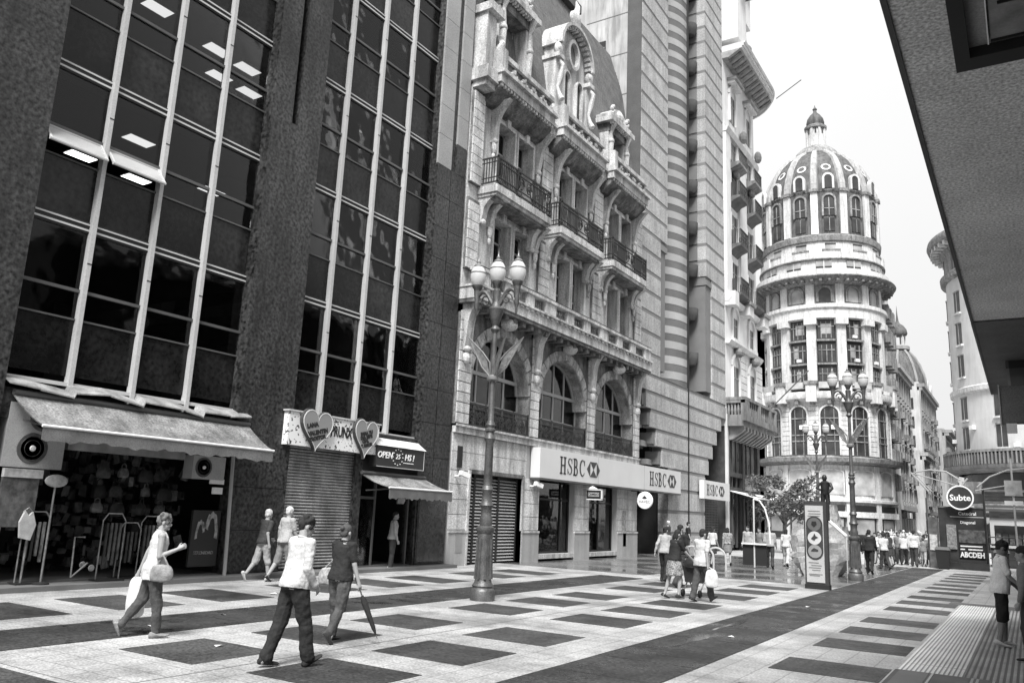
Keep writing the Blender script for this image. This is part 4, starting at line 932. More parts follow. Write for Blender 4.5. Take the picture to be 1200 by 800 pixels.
for z in (22.6, 25.3, 28.0):
    w = MB().box(-20.9, -19.2, 39.1, 39.16, z, z+1.35).build('window', m_black, sb_); MB().box(-20.8, -19.25, 39.08, 39.1, z+.1, z+.95).build('blind', M('blind_grey', .2), w); MB().box(-20.95, -19.15, 39.0, 39.15, z-.12, z).build('sill', m_mid, w)
for z in (20.5, 22.9, 25.6, 28.2, 30.8): bpiece('wall_joint', m_jo, sb_, -20.5, XF-.9, 39.135, 39.15, z, z+.05)
z, k = 9.6, 0
while z < HT:
    h = 1.15
    wide = z < 17.4
    for (a, b) in ((39.2, 42.2 if wide else 43.2), (51.2 if wide else 50.15, 53.98)):
        bpiece('stone_course', m_pa, sb_, XF-.6, XF, a, b, z, z+h-.22)
        bpiece('joint_course', m_dk if k % 1 else m_mid, sb_, XF-.6, XF-.02, a+.003, b-.003, z+h-.22, z+h)
    ya = 51.2 if wide else 50.15
    bpiece('reveal_course', m_mid, sb_, -18.3, XF-.61, ya, ya+.4, z, z+h-.16); bpiece('reveal_joint', m_dk, sb_, -18.3, XF-.61, ya+.03, ya+.4, z+h-.16, z+h)  # side face of the pier: its shade is put into the darker stone
    z += h; k += 1
# banded round shaft
AX, AY, AR = -20.0, 46.9, 2.9
seg = {}
for nm, mt in (('pale_band', M('shaft_pale', .34, .8, .1, 1, .15, 40, rand=.06)), ('dark_band', M('shaft_dark', .13, .8, .15, 1, .2, 40, rand=.1))):
    r = AR if nm == 'pale_band' else AR-.012
    seg[nm] = MB().lathe([(r, 0), (r, .46)], n=30, a0=R(-80), a1=R(80)).mesh(nm, mt, smooth=True)
z, k = 9.6, 0
while z < HT: nm = 'pale_band' if k % 2 else 'dark_band'; piece(nm, seg[nm], sb_, (AX, AY, z)); z += .46; k += 1
# small rounded balconies in the slots beside the shaft
bl_me = MB().lathe([(.05, 0), (.3, .05), (.46, .35), (.5, .6), (.5, .85), (.44, .85), (.42, .7)], n=18).mesh('bowl_balcony', m_dk, smooth=True)
z = 11.6; k = 0
while z < HT:
    for y in (43.75, 49.75): piece('balcony', bl_me, sb_, (-17.85, y, z))
    z += 2.95
for (a, b) in ((43.1, 44.7), (49.0, 50.2)): MB().box(-18.3, -18.25, a, b, 9.6, HT).build('dark_window_strip', M('slot_glass', .03, .15), sb_)
# stepped base: courses widening upwards, dark doorways either side
steps = [(0, 43.45, 49.6), (1.2, 43.45, 49.6), (2.4, 43.45, 49.6), (3.6, 43.45, 49.7), (4.7, 42.55, 50.35), (5.75, 41.7, 51.15), (6.7, 40.95, 52.0), (7.7, 40.2, 52.95), (8.65, 39.2, 53.98)]
for i, (z, a, b) in enumerate(steps):
    z1 = steps[i+1][0] if i+1 < len(steps) else 9.6
    mids = [a, (a+46.7)/2+.4*(i % 2), 46.62]; mids2 = [46.85, (b+46.85)/2-.4*(i % 2), b]
    for m_ in (mids, mids2):
        for q in range(2): bpiece('base_stone', m_pa, sb_, XF-.6, XF, m_[q]+.01, m_[q+1]-.01, z+.0, z1-.2)
    bpiece('joint_course', m_mid, sb_, XF-.6, XF-.03, a+.02, b-.02, z1-.2, z1)
    if i > 3: bpiece('step_side', m_mid, sb_, XF-.9, XF-.1, a-.3, a+.01, z+.1, z1-.25)
MB().tube([(XF-.02, 46.73, 0), (XF-.02, 46.73, 40)], .07, 6).build('down_pipe', m_black, sb_)
MB().box(XF-.4, XF-.05, 46.62, 46.85, 0, 9.6).build('center_joint', m_dk, sb_)
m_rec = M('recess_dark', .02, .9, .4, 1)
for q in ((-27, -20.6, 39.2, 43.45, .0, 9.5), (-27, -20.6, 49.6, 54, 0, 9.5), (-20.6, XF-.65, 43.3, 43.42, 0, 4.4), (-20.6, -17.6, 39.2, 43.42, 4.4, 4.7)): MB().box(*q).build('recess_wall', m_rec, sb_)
MB().prism([(-18.3, 9.2), (XF, 9.6), (XF, 9.62), (-18.3, 9.8)], 'y', 42.2, 51.2).build('shaft_foot', m_mid, sb_)
for (a, b, zz) in ((42.2, 43.2, 17.4), (50.15, 51.2, 17.4)): bpiece('corbel', m_mid, sb_, XF-.9, XF, a, b, zz-.35, zz+.0)
gr_ = MB()
for k in range(12): gr_.box(-17.3, -17.26, 49.75+k*.3, 49.8+k*.3, 0, 3.2)
for k in range(20): gr_.box(-17.3, -17.27, 49.7, 53.3, .1+k*.16, .13+k*.16)
o = gr_.build('door_grille', m_tran, sb_)
for q in range(5): bpiece('stair_rail', m_ironw, sb_, -17.6, -17.5, 39.3+q*.5, 39.75+q*.5, 8.4-q*.95, 8.5-q*.95)
for q in range(4): MB().box(-18.0, -17.4, 39.3+q*.75, 40.1+q*.75, 7.6-q*.95, 7.9-q*.95).build('lit_window', M('window_pale', .35), sb_)
# ------------------------------------------------------------------ white corner building
m_w = M('white_stone', .66, .8, .08, .8, .08, 40, .1, 20, streak=.12)
m_ws = M('white_stone_trim', .6, .8, .1, 1, .1, 40, streak=.15)
m_wg = M('grey_stone_trim', .2, .8, .25, 1, .2, 30, streak=.45)
m_dg_ = M('grey_bracket_stone', .3, .8, .3, 2)  # grey stone for the soffit, hoods and brackets
wb = thing('corner_building', 'white ornate corner building with round cornice, iron balconies and timber shopfront', 'building', (XF, 59, 0))
def W_(name, mat, d0, d1, y0, y1, z0, z1, par=None): return MB().box(XF+d0, XF+d1, y0, y1, z0, z1).build(name, mat, par or wb)
RC = 2.6; YE = 64.3
def plan(off): # street front, round corner, then along the avenue
    c = (XF-RC, YE-RC); o = [(XF+off, 54.0)]
    o += [(c[0]+(RC+off)*math.cos(a), c[1]+(RC+off)*math.sin(a)) for a in [R(9*k) for k in range(11)]]
    return o+[(-30, YE+off)]
def ring(name, mat, off, z0, z1, off2=None):
    mb = MB(); A = plan(off); B_ = plan(off if off2 is None else off2)
    A2 = A+[(-30, 54.02)]; B2 = B_+[(-30, 54.02)]; n = len(A2)
    mb.add([(p[0], p[1], z0) for p in A2]+[(p[0], p[1], z1) for p in B2], [(i, (i+1) % n, n+(i+1) % n, n+i) for i in range(n)]+[tuple(reversed(range(n))), tuple(range(n, 2*n))])
    return mb.build(name, mat, wb)
ring('wall', m_w, 0, 8.2, 36); ring('attic', m_w, -.4, 38.6, 46)
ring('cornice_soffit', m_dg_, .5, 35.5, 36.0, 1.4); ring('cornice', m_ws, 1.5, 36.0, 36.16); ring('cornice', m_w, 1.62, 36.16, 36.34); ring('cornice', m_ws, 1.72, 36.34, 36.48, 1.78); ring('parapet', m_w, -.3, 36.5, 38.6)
ring('string_course', m_ws, .25, 29.7, 30.05, .4); ring('string_course', m_ws, .12, 30.05, 30.3); ring('string_course', m_ws, .3, 16.9, 17.2, .5); ring('string_course', m_ws, .28, 13.9, 14.15, .45)
wy = [56.2, 60.2]
mo_me = MB().prism([(0, 0), (.9, .5), (.9, .7), (0, .7)], 'y', -.16, .16).mesh('modillion', m_wg)
for k in range(12): piece('modillion', mo_me, wb, (XF+.4, 54.5+k*.75, 35.35))
m_bsl = M('dark_balcony_stone', .12, .8, .3, 2, .2, 30); m_wpane = glass('white_building_glass', .3, .03)  # dark stone for the small balcony slabs
def wwin(y, w, z0, z1, arch=False, balc=True):
    wf = MB().box(XF-.0, XF+.02, y-w/2, y+w/2, z0, z1).build('window', M('window_dark', .04, .3, .4, 2), wb)
    MB().box(XF+.02, XF+.05, y-.03, y+.03, z0, z1).box(XF+.02, XF+.05, y-w/2, y+w/2, z0+(z1-z0)*.65, z0+(z1-z0)*.65+.05).build('frame', m_wframe, wf)
    for s in (-1, 1): MB().box(XF, XF+.16, y+s*(w/2+.08)-.08, y+s*(w/2+.08)+.08, z0, z1).build('jamb', m_w, wf)
    if arch: MB().strip(arc(y, z1, w/2+.22, 0, math.pi, 12), arc(y, z1, w/2, 0, math.pi, 12), 'x', XF, XF+.16).prism(arc(y, z1, w/2, 0, math.pi, 12), 'x', XF, XF+.03).build('arch', m_ws, wf)
    if balc:
        MB().prism([(XF, z0-.75), (XF+.35, z0-.45), (XF+.82, z0-.27), (XF+.85, z0-.12), (XF, z0-.12)], 'y', y-w/2-.25, y+w/2+.25).build('balcony_slab', m_bsl, wb)
        rl = MB().box(XF+.78, XF+.84, y-w/2-.2, y+w/2+.2, z0+.9, z0+.97).box(XF+.78, XF+.84, y-w/2-.2, y+w/2+.2, z0-.1, z0-.04)
        for j in range(13): q = y-w/2-.2+(w+.36)*j/12; rl.box(XF+.79, XF+.82, q, q+.04, z0-.1, z0+.9)
        for j in range(6):
            for s in (-1, 1): q = y+s*(w/2+.19); rl.box(XF+.05+j*.13, XF+.09+j*.13, q-.02, q+.02, z0-.1, z0+.95)
        for j in range(3): q = y-w/3+j*w/3; rl.strip(arc(q, z0+.42, .24, 0, 6.28, 10), arc(q, z0+.42, .17, 0, 6.28, 10), 'x', XF+.79, XF+.82)
        rl.build('iron_railing', m_ironw, wb)
for z in (17.9, 21.55, 25.2): 
    for y in wy: wwin(y, 1.5, z, z+2.35)
for y in wy:
    wwin(y, 1.5, 28.3-.3, 29.6, balc=False); MB().prism([(XF, 27.1), (XF+.85, 27.5), (XF+.85, 27.7), (XF, 27.7)], 'y', y-1, y+1).build('balcony_slab', m_wg, wb)
    rl = MB().box(XF+.78, XF+.84, y-.95, y+.95, 28.6, 28.67)
    for j in range(13): rl.box(XF+.79, XF+.82, y-.95+j*.155, y-.91+j*.155, 27.7, 28.6)
    rl.build('iron_railing', m_ironw, wb)
    wwin(y, 1.3, 31.2, 33.4, arch=True, balc=False)
    W_('window_hood', m_dg_, 0, .7, y-1.1, y+1.1, 34.3, 34.5); W_('window_hood', m_ws, 0, .55, y-1.0, y+1.0, 34.1, 34.3)
    wwin(y, 1.3, 14.5, 16.1, arch=True, balc=False); W_('window_apron', m_ws, 0, .3, y-.9, y+.9, 14.15, 14.5)
    W_('capital_block', m_ws, 0, .75, y+1.2, y+2.4, 16.6, 17.6); W_('capital_block', m_wg, 0, .9, y+1.1, y+2.5, 17.35, 17.6)
    wwin(y, 1.5, 10.2, 12.6, arch=True, balc=False)
    for k in range(7): W_('stone_block', m_ws, 0, .12, y+1.05, y+2.6, 10.2+k*.5, 10.65+k*.5)
    MB().ell((XF+.3, y, 13.6), .35, .45, .35, 10, 6).build('keystone_ornament', m_wg, wb)
    MB().ell((XF+.3, y+2, 30.9), .3, .4, .5, 10, 6).ell((XF+.3, y, 27.0), .25, .5, .3, 10, 6).build('carved_ornament', m_wg, wb)
W_('capital_block', m_ws, 0, .75, 54.02, 54.9, 16.6, 17.6)
for (a, b) in ((54.05, 55.1), (57.4, 59.1)): W_('pilaster', m_w, 0, .2, a, b, 17.6, 29.7)
# attic pavilion above the cornice
W_('attic_pier', m_w, -.2, 1.2, 54.1, 56.2, 37, 41.5); W_('attic_cap', m_wg, -.2, 1.7, 54.1, 56.7, 41.5, 42.0)
MB().prism([(56.2, 37.0), (58.6, 37.0), (57.8, 38.6), (56.8, 40.4), (56.2, 41)], 'x', XF, XF+.8).ell((XF+.5, 58.5, 38.4), .5, .6, .5, 10, 7).build('attic_scroll', m_wg, wb)
W_('attic_pier', m_w, -.6, .5, 57, 60, 41, 46); W_('attic_cap', m_ws, -.6, .9, 56.8, 60.3, 44, 44.4)
# big stone balcony on brackets
ring('balcony_slab', m_wg, 1.35, 8.55, 8.95); ring('balcony_slab', m_wg, 1.1, 8.2, 8.55); ring('balcony_rail', m_wg, 1.35, 9.95, 10.15)
for k in range(10):
    piece('bracket', MB().prism([(0, -.9), (.25, -.85), (1.1, -.25), (1.1, 0), (0, 0)], 'y', -.14, .14).mesh('bracket', m_dg_), wb, (XF, 54.6+k*.8, 8.2))
for k, (a, b) in enumerate(((54.02, 54.9), (57.2, 57.8), (60.0, 60.6), (61.6, 62.0))): W_('balcony_pier', m_wg, 1.0, 1.34, a, b, 8.95, 9.95)
W_('balcony_panel', m_wg, 1.1, 1.25, 54.9, 57.2, 8.95, 9.5)
mb = MB()
for k in range(16): mb.lathe([(.05,0),(.09,.3),(.05,.7),(.07,1.0)], (XF+1.18, 54.95+k*.46), 6, z0=8.95)
mb.build('baluster_row', m_wg, wb)
mb = MB()
for k in range(5): mb.lathe([(.05,0),(.09,.3),(.05,.7),(.07,1.0)], (XF+.15+k*.22, 54.15), 6, z0=8.95)
mb.build('baluster_row', m_wg, wb); MB().box(XF, XF+1.3, 54.02, 54.3, 9.75, 10.14).build('balcony_end_rail', m_wg, wb)
# dark timber shopfront under the balcony
m_tim = M('dark_timber', .06, .6, .35, 2, .3, 30)
ring('shop_wall', m_tim, -.6, 0, 8.2)
for (a, b) in ((54.05, 54.6), (57.6, 58.0), (61.3, 61.9)): W_('shop_post', m_tim, -.6, .05, a, b, 0, 8.2)
MB().box(XF-.1, XF+.08, 54.0, 54.25, 0, 9).build('corner_strip', m_ws, wb)
for z in (3.9, 4.9, 7.4): W_('shop_beam', m_tim, -.6, .0, 54.3, 62, z, z+.3)
for (a, b) in ((54.6, 57.6), (58.0, 61.3)):
    for q in range(3):
        u, w = a+(b-a)*q/3, a+(b-a)*(q+1)/3
        bpiece('pane', M('shop_pane_grey', .16, .1, .6, .8, spec=.6), wb, XF-.25, XF-.2, u+.07, w-.07, 5.2, 7.4); bpiece('pane', M('shop_pane_dark', .03, .1, .5, .9, spec=.6), wb, XF-.25, XF-.2, u+.07, w-.07, .4, 3.9)
        W_('glazing_bar', m_tran, -.25, -.1, w-.06, w+.06, .2, 7.4)
W_('sign_panel', M('sign_mid', .25, .6, .4, 3), 0, .25, 58.2, 61.2, 4.1, 4.9)
tw = thing('awning', 'thin pale flat awning over the corner cafe beside the small tree', 'awning', (XF, 58, 3.6))
MB().prism([(XF, 3.95), (XF+1.9, 3.45), (XF+1.9, 3.42), (XF, 3.9)], 'y', 54.6, 62.2).build('canopy', m_white, tw); MB().tube([(XF+1.9, 54.6, 3.43), (XF+1.9, 62.2, 3.43)], .03, 6).build('front_bar', m_mull, tw)
# a flag pole on the white building and a thin mast at the cornice
o = MB().tube([(XF+.3, 62.6, 10), (XF+3.2, 64.6, 13.6)], .05, 6).build('flag_pole', m_tran, org=(XF+.3, 62.6, 10)); tag(o, 'slanting grey flag pole above the stone balcony of the white corner building', 'flag pole')
o = MB().tube([(XF+1.6, 63.4, 36.4), (XF+3.3, 64.9, 38.4)], .04, 6).build('mast', m_tran, org=(XF+2, 63.4, 36.4)); tag(o, 'thin slanting mast at the round cornice of the white corner building', 'mast')
# ------------------------------------------------------------------ domed building across the avenue
m_ds = M('dome_stone', .58, .8, .12, .35, .14, 5, streak=.28)
m_dg = M('dome_grey_stone', .23, .8, .25, .5, .3, 5, streak=.45)
m_dr = M('dome_roof', .10, .75, .3, .6, .3, 9, streak=.5)
m_dw = M('dome_window_dark', .045, .25, .5, .6)
m_dwp = M('dome_window_pale', .3, .4, .4, .6)
DX, DY = -22.9, 118.0; TH0 = math.atan2(-DY, -DX)
dm = thing('domed_building', 'tall round corner building with grey ribbed dome, lantern and white columns', 'building', (DX, DY, 0))
ZK = [(0, 0), (33.5, 33.2), (35.3, 34.5), (36.6, 35.4), (38.6, 36.8), (39.2, 37.0), (40.4, 38.3), (42.4, 39.6), (43.0, 40.7), (49.6, 46.9), (57.8, 54.8), (59.1, 56.6), (62.3, 59.6), (62.7, 60.1), (65.1, 62.3), (66.9, 63.6)]
def zm(z):
    for (a, b), (c_, d_) in zip(ZK, ZK[1:]):
        if z <= c_: return b+(d_-b)*(z-a)/(c_-a)
    return z-3.3
def dl(name, mat, prof, n=72, par=None):
    prof = [(p[0], zm(p[1])) for p in prof]; return MB().lathe(prof, (DX, DY), n).build(name, mat, par or dm, smooth=True)
dl('ground_storeys', m_ds, [(8.1, 0), (8.1, 10.0)]); dl('ledge', m_dg, [(8.1, 9.6), (9.3, 10.0), (9.4, 10.5), (8.2, 10.7)])
dl('ledge', m_ds, [(8.1, 4.9), (8.6, 5.0), (8.6, 5.3), (8.1, 5.4)])
dl('arcade_wall', m_ds, [(7.85, 10.5), (7.85, 18.2)]); dl('balcony_band', m_ds, [(7.9, 17.9), (8.8, 18.2), (8.9, 18.5), (8.85, 19.1), (8.6, 19.1), (8.5, 18.6), (7.8, 18.6)])
dl('shaft_wall', m_dw, [(7.35, 18), (7.35, 31)]); dl('entablature', m_ds, [(7.4, 29.0), (8.15, 29.1), (8.15, 30.3), (8.4, 30.5), (8.4, 31.0), (7.5, 31.1)])
dl('upper_wall', m_dg, [(7.6, 31), (7.6, 34.2)]); dl('great_cornice', m_dg, [(7.6, 33.8), (8.4, 34.3), (9.5, 34.7), (9.7, 35.0), (9.6, 35.25), (8.4, 35.5)])
dl('parapet', m_ds, [(8.9, 35.2), (8.9, 36.6), (8.6, 36.6), (8.6, 35.4)]); dl('set_back_wall', m_ds, [(8.1, 35.4), (8.1, 39.0)]); dl('ledge', m_dg, [(8.1, 38.6), (8.45, 38.8), (8.45, 39.2), (8.0, 39.3)])
dl('balustrade_rail', m_dg, [(8.25, 40.2), (8.25, 40.4), (8.0, 40.4)]); dl('balustrade_panel', m_ds, [(8.18, 39.2), (8.18, 40.2)]); dl('drum', m_ds, [(7.75, 39), (7.75, 42.4)]); dl('drum_cornice', m_dg, [(7.5, 42.0), (8.0, 42.4), (8.1, 42.8), (7.6, 43.0)])
dl('dome_drum', m_dr, [(7.7, 42.8), (7.65, 49.6)])
dprof = [(7.7, 49.4), (7.6, 50.6), (7.2, 52.2), (6.55, 53.9), (5.6, 55.5), (4.5, 56.7), (3.2, 57.6), (2.7, 57.9)]
dl('dome', m_dr, dprof)
dl('lantern_base', m_dg, [(3.0, 57.4), (3.15, 57.8), (2.9, 58.3), (2.2, 58.8), (1.45, 59.1)], 40)
dl('lantern', m_ds, [(1.3, 59), (1.3, 62.3)], 30); dl('lantern_cornice', m_dg, [(1.3, 62.0), (1.55, 62.2), (1.6, 62.5), (1.25, 62.7)], 30)
dl('lantern_dome', m_dr, [(1.2, 62.6), (1.28, 63.2), (1.15, 63.9), (.75, 64.6), (.3, 65.1), (.22, 65.6), (.34, 65.9), (.1, 66.4), (.02, 66.9)], 24)
def at(a, r, z): return (DX+r*math.cos(a), DY+r*math.sin(a), zm(z))
def rad_piece(name, mat, a, r, w, z0, z1, d=.2, par=None):
    h = zm(z1)-zm(z0); mb = MB().cbox((0, 0, h/2), (d, w, h)); return piece(name, mb.mesh(name, mat), par or dm, at(a, r, z0), (0, 0, a))
def rad_arch(name, mat, a, r, w, z0, zs, d=.12, par=None, rise=1.0):
    pts = [(-w/2, z0)]+[(-w/2*math.cos(math.pi*k/10), zs+rise*w/2*math.sin(math.pi*k/10)) for k in range(11)]+[(w/2, z0)]
    mb = MB().prism([(p[0], p[1]-z0) for p in pts], 'x', -d/2, d/2); return piece(name, mb.mesh(name, mat), par or dm, at(a, r, z0), (0, 0, a))
def rad_ring(name, mat, a, r, w, z0, zs, t=.2, d=.2, rise=1.0):
    f_ = lambda e: [(-w/2-e, 0)]+[(-(w/2+e)*math.cos(math.pi*k/10), zs-z0+(rise*w/2+e)*math.sin(math.pi*k/10)) for k in range(11)]+[(w/2+e, 0)]
    mb = MB().strip(f_(t), f_(0), 'x', -d/2, d/2); return piece(name, mb.mesh(name, m_ds if mat is None else mat), dm, at(a, r, z0), (0, 0, a))
SPA = 2*math.pi/13
vis = list(range(-4, 5))
for k in vis:
    a = TH0+R(3)+SPA*k; b = a+SPA/2
    rad_piece('column', m_ds, b, 7.6, 1.2, 19.3, 29.0, .6); rad_piece('capital', m_ds, b, 7.95, 1.6, 28.2, 29.1, .9); rad_piece('column_base', m_ds, b, 8.2, 1.5, 18.4, 20.2, 1.0); rad_piece('pedestal_cap', m_dg, b, 8.7, 1.7, 20.0, 20.45, 1.2); rad_piece('pedestal', m_ds, b, 8.75, 1.3, 17.7, 20.0, .8)
    for j in range(3):
        z = 20.0+j*3.2
        rad_piece('floor_ledge', m_dg, a, 7.45, 2.4, z-.4, z-.15, .7)
        p = rnd.random()
        w_ = rad_piece('window', m_dw, a, 7.42, 2.1, z-.1, z+2.4, .2); 
        for q in (-.62, 0, .62): rad_piece('window_bar', m_dg, a+q/7.6, 7.55, .1, z, z+2.3, .12)
        rad_piece('window_bar', m_dg, a, 7.55, 2.0, z+1.55, z+1.66, .12)
        if p < .45: rad_piece('blind', m_dwp, a+rnd.choice((-.3, .3, 0))/7.5, 7.54, rnd.choice((.55, 1.2)), z+.6, z+2.0, .06)
        if rnd.random() < .5: rad_piece('window_air_conditioner', m_white, a+rnd.uniform(-.05, .05), 7.65, .6, z+.05, z+.45, .4)
    # arcade
    rad_arch('arch_window', m_dw, a, 7.86, 2.2, 10.9, 16.1); rad_ring('arch_surround', m_ds, a, 7.95, 2.2, 10.9, 16.1, .22, .25)
    for q in (-.55, .55): rad_piece('window_bar', m_dg, a+q/7.9, 7.95, .09, 10.9, 16.9, .1)
    for z in (12.6, 13.4, 15.6): rad_piece('window_bar', m_dg, a, 7.95, 2.1, z, z+.14, .12)
    if k in (0, 1, -1): rad_piece('window_air_conditioner', m_white, a+rnd.uniform(-.06, .06), 8.05, .65, 14.2, 14.75, .4)
    for j in range(11): rad_piece('stone_block', m_ds, b, 7.9, 1.25, 10.9+j*.64, 10.9+j*.64+.58, .3)
    rad_piece('console', m_dg, b, 8.4, .5, 17.4, 18.1, .7); rad_piece('console', m_dg, a, 8.3, .4, 17.5, 18.1, .6)
    rad_piece('balcony_panel', M('rail_grey', .42, .7, .2), a, 9.0, 2.4, 19.5, 20.3, .08)
    # ground storeys
    rad_arch('shop_window', M('shop_blind', .4, .7, .3, 1), a, 8.1, 2.7, 5.9, 8.6, rise=.25); rad_ring('shop_surround', m_ds, a, 8.15, 2.7, 5.9, 8.6, .15, .2, .25)
    rad_piece('shop_opening', m_dw, a, 8.1, 2.9, .2, 3.0, .2); rad_piece('shop_blind', m_dwp, a, 8.15, 2.4, 1.0, 2.9, .2); rad_piece('shop_sign', m_black, a, 8.3, 2.9, 3.9, 4.6, .2); rad_piece('shop_fascia', m_ds, a, 8.3, 3.3, 3.1, 3.8, .4)
    rad_piece('pilaster', m_ds, b, 8.2, .8, 0, 9.6, .4)
    # arched attic floor
    rad_arch('attic_window', m_dwp if k % 3 else m_dw, a, 7.62, 1.5, 31.4, 32.6); rad_ring('attic_surround', m_dg, a, 7.7, 1.5, 31.4, 32.6, .35, .2)
    rad_piece('attic_pilaster', m_ds, b, 7.7, 1.1, 31.1, 34.0, .3)
    for q in (-.36, -.12, .12, .36): rad_piece('modillion', m_dg, a+SPA*q, 8.8, .35, 34.1, 34.55, 1.1)
    w_ = rad_piece('set_back_window', m_dwp, a, 8.12, 2.0, 36.9, 38.5, .15); rad_piece('window_bar', m_ds, a, 8.2, .12, 36.9, 38.5, .1)
    rad_piece('set_back_window', m_dw, a, 8.12, 2.0, 36.6, 37.3, .2)
    a2 = TH0+R(10)+SPA*k; b2 = a2+SPA/2
    rad_piece('drum_window', m_dwp, a2, 7.75, 1.3, 40.2, 41.7, .15); rad_piece('drum_window_hood', m_dw, a2, 7.8, 1.4, 41.6, 41.8, .2)
    rad_piece('balustrade_block', m_ds, b2, 8.2, 1.6, 39.2, 40.45, .3)
    # dome windows
    rad_piece('dome_window', m_dw, a2, 7.65, 1.35, 43.3, 45.3, .25); rad_piece('window_bar', m_dg, a2, 7.8, .1, 43.3, 45.3, .1); rad_ring('dome_window_surround', m_dg, a2, 7.75, 1.4, 45.6, 47.9, .25, .35)
    rad_arch('dome_window', m_dw, a2, 7.67, 1.4, 45.7, 47.9, .2); rad_piece('window_bar', m_dwp, a2, 7.8, .1, 45.7, 48.4, .1); rad_piece('window_bar', m_dwp, a2, 7.8, 1.3, 46.7, 46.8, .1)
    rad_piece('drum_pilaster', m_ds, b2, 7.75, .95, 42.9, 49.4, .5); rad_piece('pilaster_cap', m_dg, b2, 7.9, 1.2, 49.3, 49.75, .7)
    rad_piece('dormer', m_dg, a2, 7.3, 1.5, 49.6, 51.4, .9); rad_ring('dormer_arch', m_ds, a2, 7.7, 1.0, 49.8, 51.3, .28, .5); rad_arch('dormer_window', m_dw, a2, 7.75, 1.0, 49.9, 51.3, .3)
    oc_ = MB().lathe([(.62, -.3), (.66, .2), (.42, .25), (.42, .1), (.001, .1)], n=18).mesh('oculus', m_ds); piece('oculus', oc_, dm, at(a2, 6.5, 53.5), (0, R(62), a2))
    od_ = MB().lathe([(.40, .1), (.001, .12)], n=14).mesh('oculus_window', m_dw); piece('oculus_window', od_, dm, at(a2, 6.53, 53.53), (0, R(62), a2))
    rb_ = MB()
    for q in range(len(dprof)-1):
        (r1, z1), (r2, z2) = dprof[q], dprof[q+1]; z1, z2 = zm(z1), zm(z2); w1, w2 = .52*(r1/7.3)**.5, .52*(r2/7.3)**.5
        rb_.add([(r1, -w1, z1), (r1+.32, -w1*.7, z1+.05), (r1+.32, w1*.7, z1+.05), (r1, w1, z1), (r2, -w2, z2), (r2+.3, -w2*.7, z2+.12), (r2+.3, w2*.7, z2+.12), (r2, w2, z2)], [(0,1,5,4),(1,2,6,5),(2,3,7,6)])
    piece('rib', rb_.mesh('rib', M('dome_rib_stone', .36, .8, .15, .5, .15, 5, streak=.3)), dm, (DX, DY, 0), (0, 0, b2))
for k in range(8):
    a = TH0+math.pi*2*k/8; rad_piece('lantern_slot', m_dw, a, 1.3, .22, 61.2, 62.0, .1); rad_piece('lantern_pier', m_ds, a+.39, 1.35, .3, 59.1, 62.1, .2)
# straight body behind the rounded front
MB().box(DX-14, DX+7.4, DY, DY+10, 0, 35).build('rear_wing', m_ds, dm); MB().box(DX-14, DX-6, DY, DY+6, 0, 34.5).build('side_wing', m_ds, dm)
for j in range(8):
    for q in range(3): MB().box(DX+7.4, DX+8.5, DY+.8+q*2.6, DY+2.3+q*2.6, 7+j*3.3, 9+j*3.3).build('bay_balcony', m_dg, dm)
# ------------------------------------------------------------------ buildings down the far street
def facade(name, label, x, y0, y1, h, mat, trim, bays, floors, side=1, cat='building', depth=14, z0=5.5, win=None, corn=.9, extra=None):
    """street block with front on plane x facing side*X"""
    t = thing(name, label, cat, (x, (y0+y1)/2, 0)); s = side
    def b(nm, m, d0, d1, a, c, z, zz): return MB().box(*sorted((x+s*d0, x+s*d1)), a, c, z, zz).build(nm, m, t)
    b('wall', mat, -depth, 0, y0, y1, 0, h); b('cornice', trim, -.3, corn, y0-.05, y1+.05, h-.9, h-.3); b('cornice', trim, -.3, corn*.6, y0, y1, h-1.5, h-.9); b('ground_band', trim, 0, .35, y0, y1, 4.6, 5.2)
    fh = (h-2-z0)/floors; bw = (y1-y0)/bays
    wm = M('far_window', .05, .3, .5, .7)
    for i in range(bays):
        c = y0+bw*(i+.5)
        for j in range(floors):
            z = z0+fh*j+.5; w = b('window', wm, 0, .03, c-bw*.2, c+bw*.2, z, z+fh*.62); b('window_frame', m_wframe, .03, .06, c-.05, c+.05, z, z+fh*.62)
            b('sill', trim, 0, .35, c-bw*.27, c+bw*.27, z-.22, z-.05)
            if j % 2 == 0: b('window_hood', trim, 0, .4, c-bw*.27, c+bw*.27, z+fh*.62+.1, z+fh*.62+.3)
            if rnd.random() < .35: b('balcony', m_dg, 0, .8, c-bw*.3, c+bw*.3, z-.3, z+.65)
        b('shop_opening', wm, 0, .05, c-bw*.38, c+bw*.38, .1, 3.4)
        if rnd.random() < .7: b('shop_sign', rnd.choice((m_white, m_black, m_mid)), 0, .5, c-bw*.4, c+bw*.4, 3.5, 4.3)
    for k in range(bays+1): b('pilaster', trim, 0, .25, max(y0, y0+bw*k-.25), min(y1, y0+bw*k+.25), 5.2, h-1.5)
    # the end face seen from the plaza
    n = 3
    for i in range(n):
        for j in range(floors):
            xx = x-s*(1.6+i*2.6); z = z0+fh*j+.5
            MB().box(*sorted((xx-.6, xx+.6)), y0-.05, y0, z, z+fh*.6).build('window', wm, t)
    return t
m_f1 = M('far_stone_grey', .26, .85, .2, .4, .12, 12, streak=.3); m_f2 = M('far_stone_pale', .48, .85, .12, .4, .1, 12, streak=.2); m_f3 = M('far_stone_mid', .36, .85, .15, .4, .1, 12, streak=.25)
facade('far_building', 'grey many windowed block just past the domed corner building', -15.3, 128.5, 146, 25.8, m_f1, m_f3, 6, 6)
facade('far_building', 'low pale box building with blank upper wall past the domed building', -14.0, 147, 156, 14.5, m_f2, m_f3, 3, 2)
fb = facade('far_building', 'distant building with slate dome and open lantern on its corner', -14.9, 158, 186, 27.5, m_f2, m_f1, 9, 6)
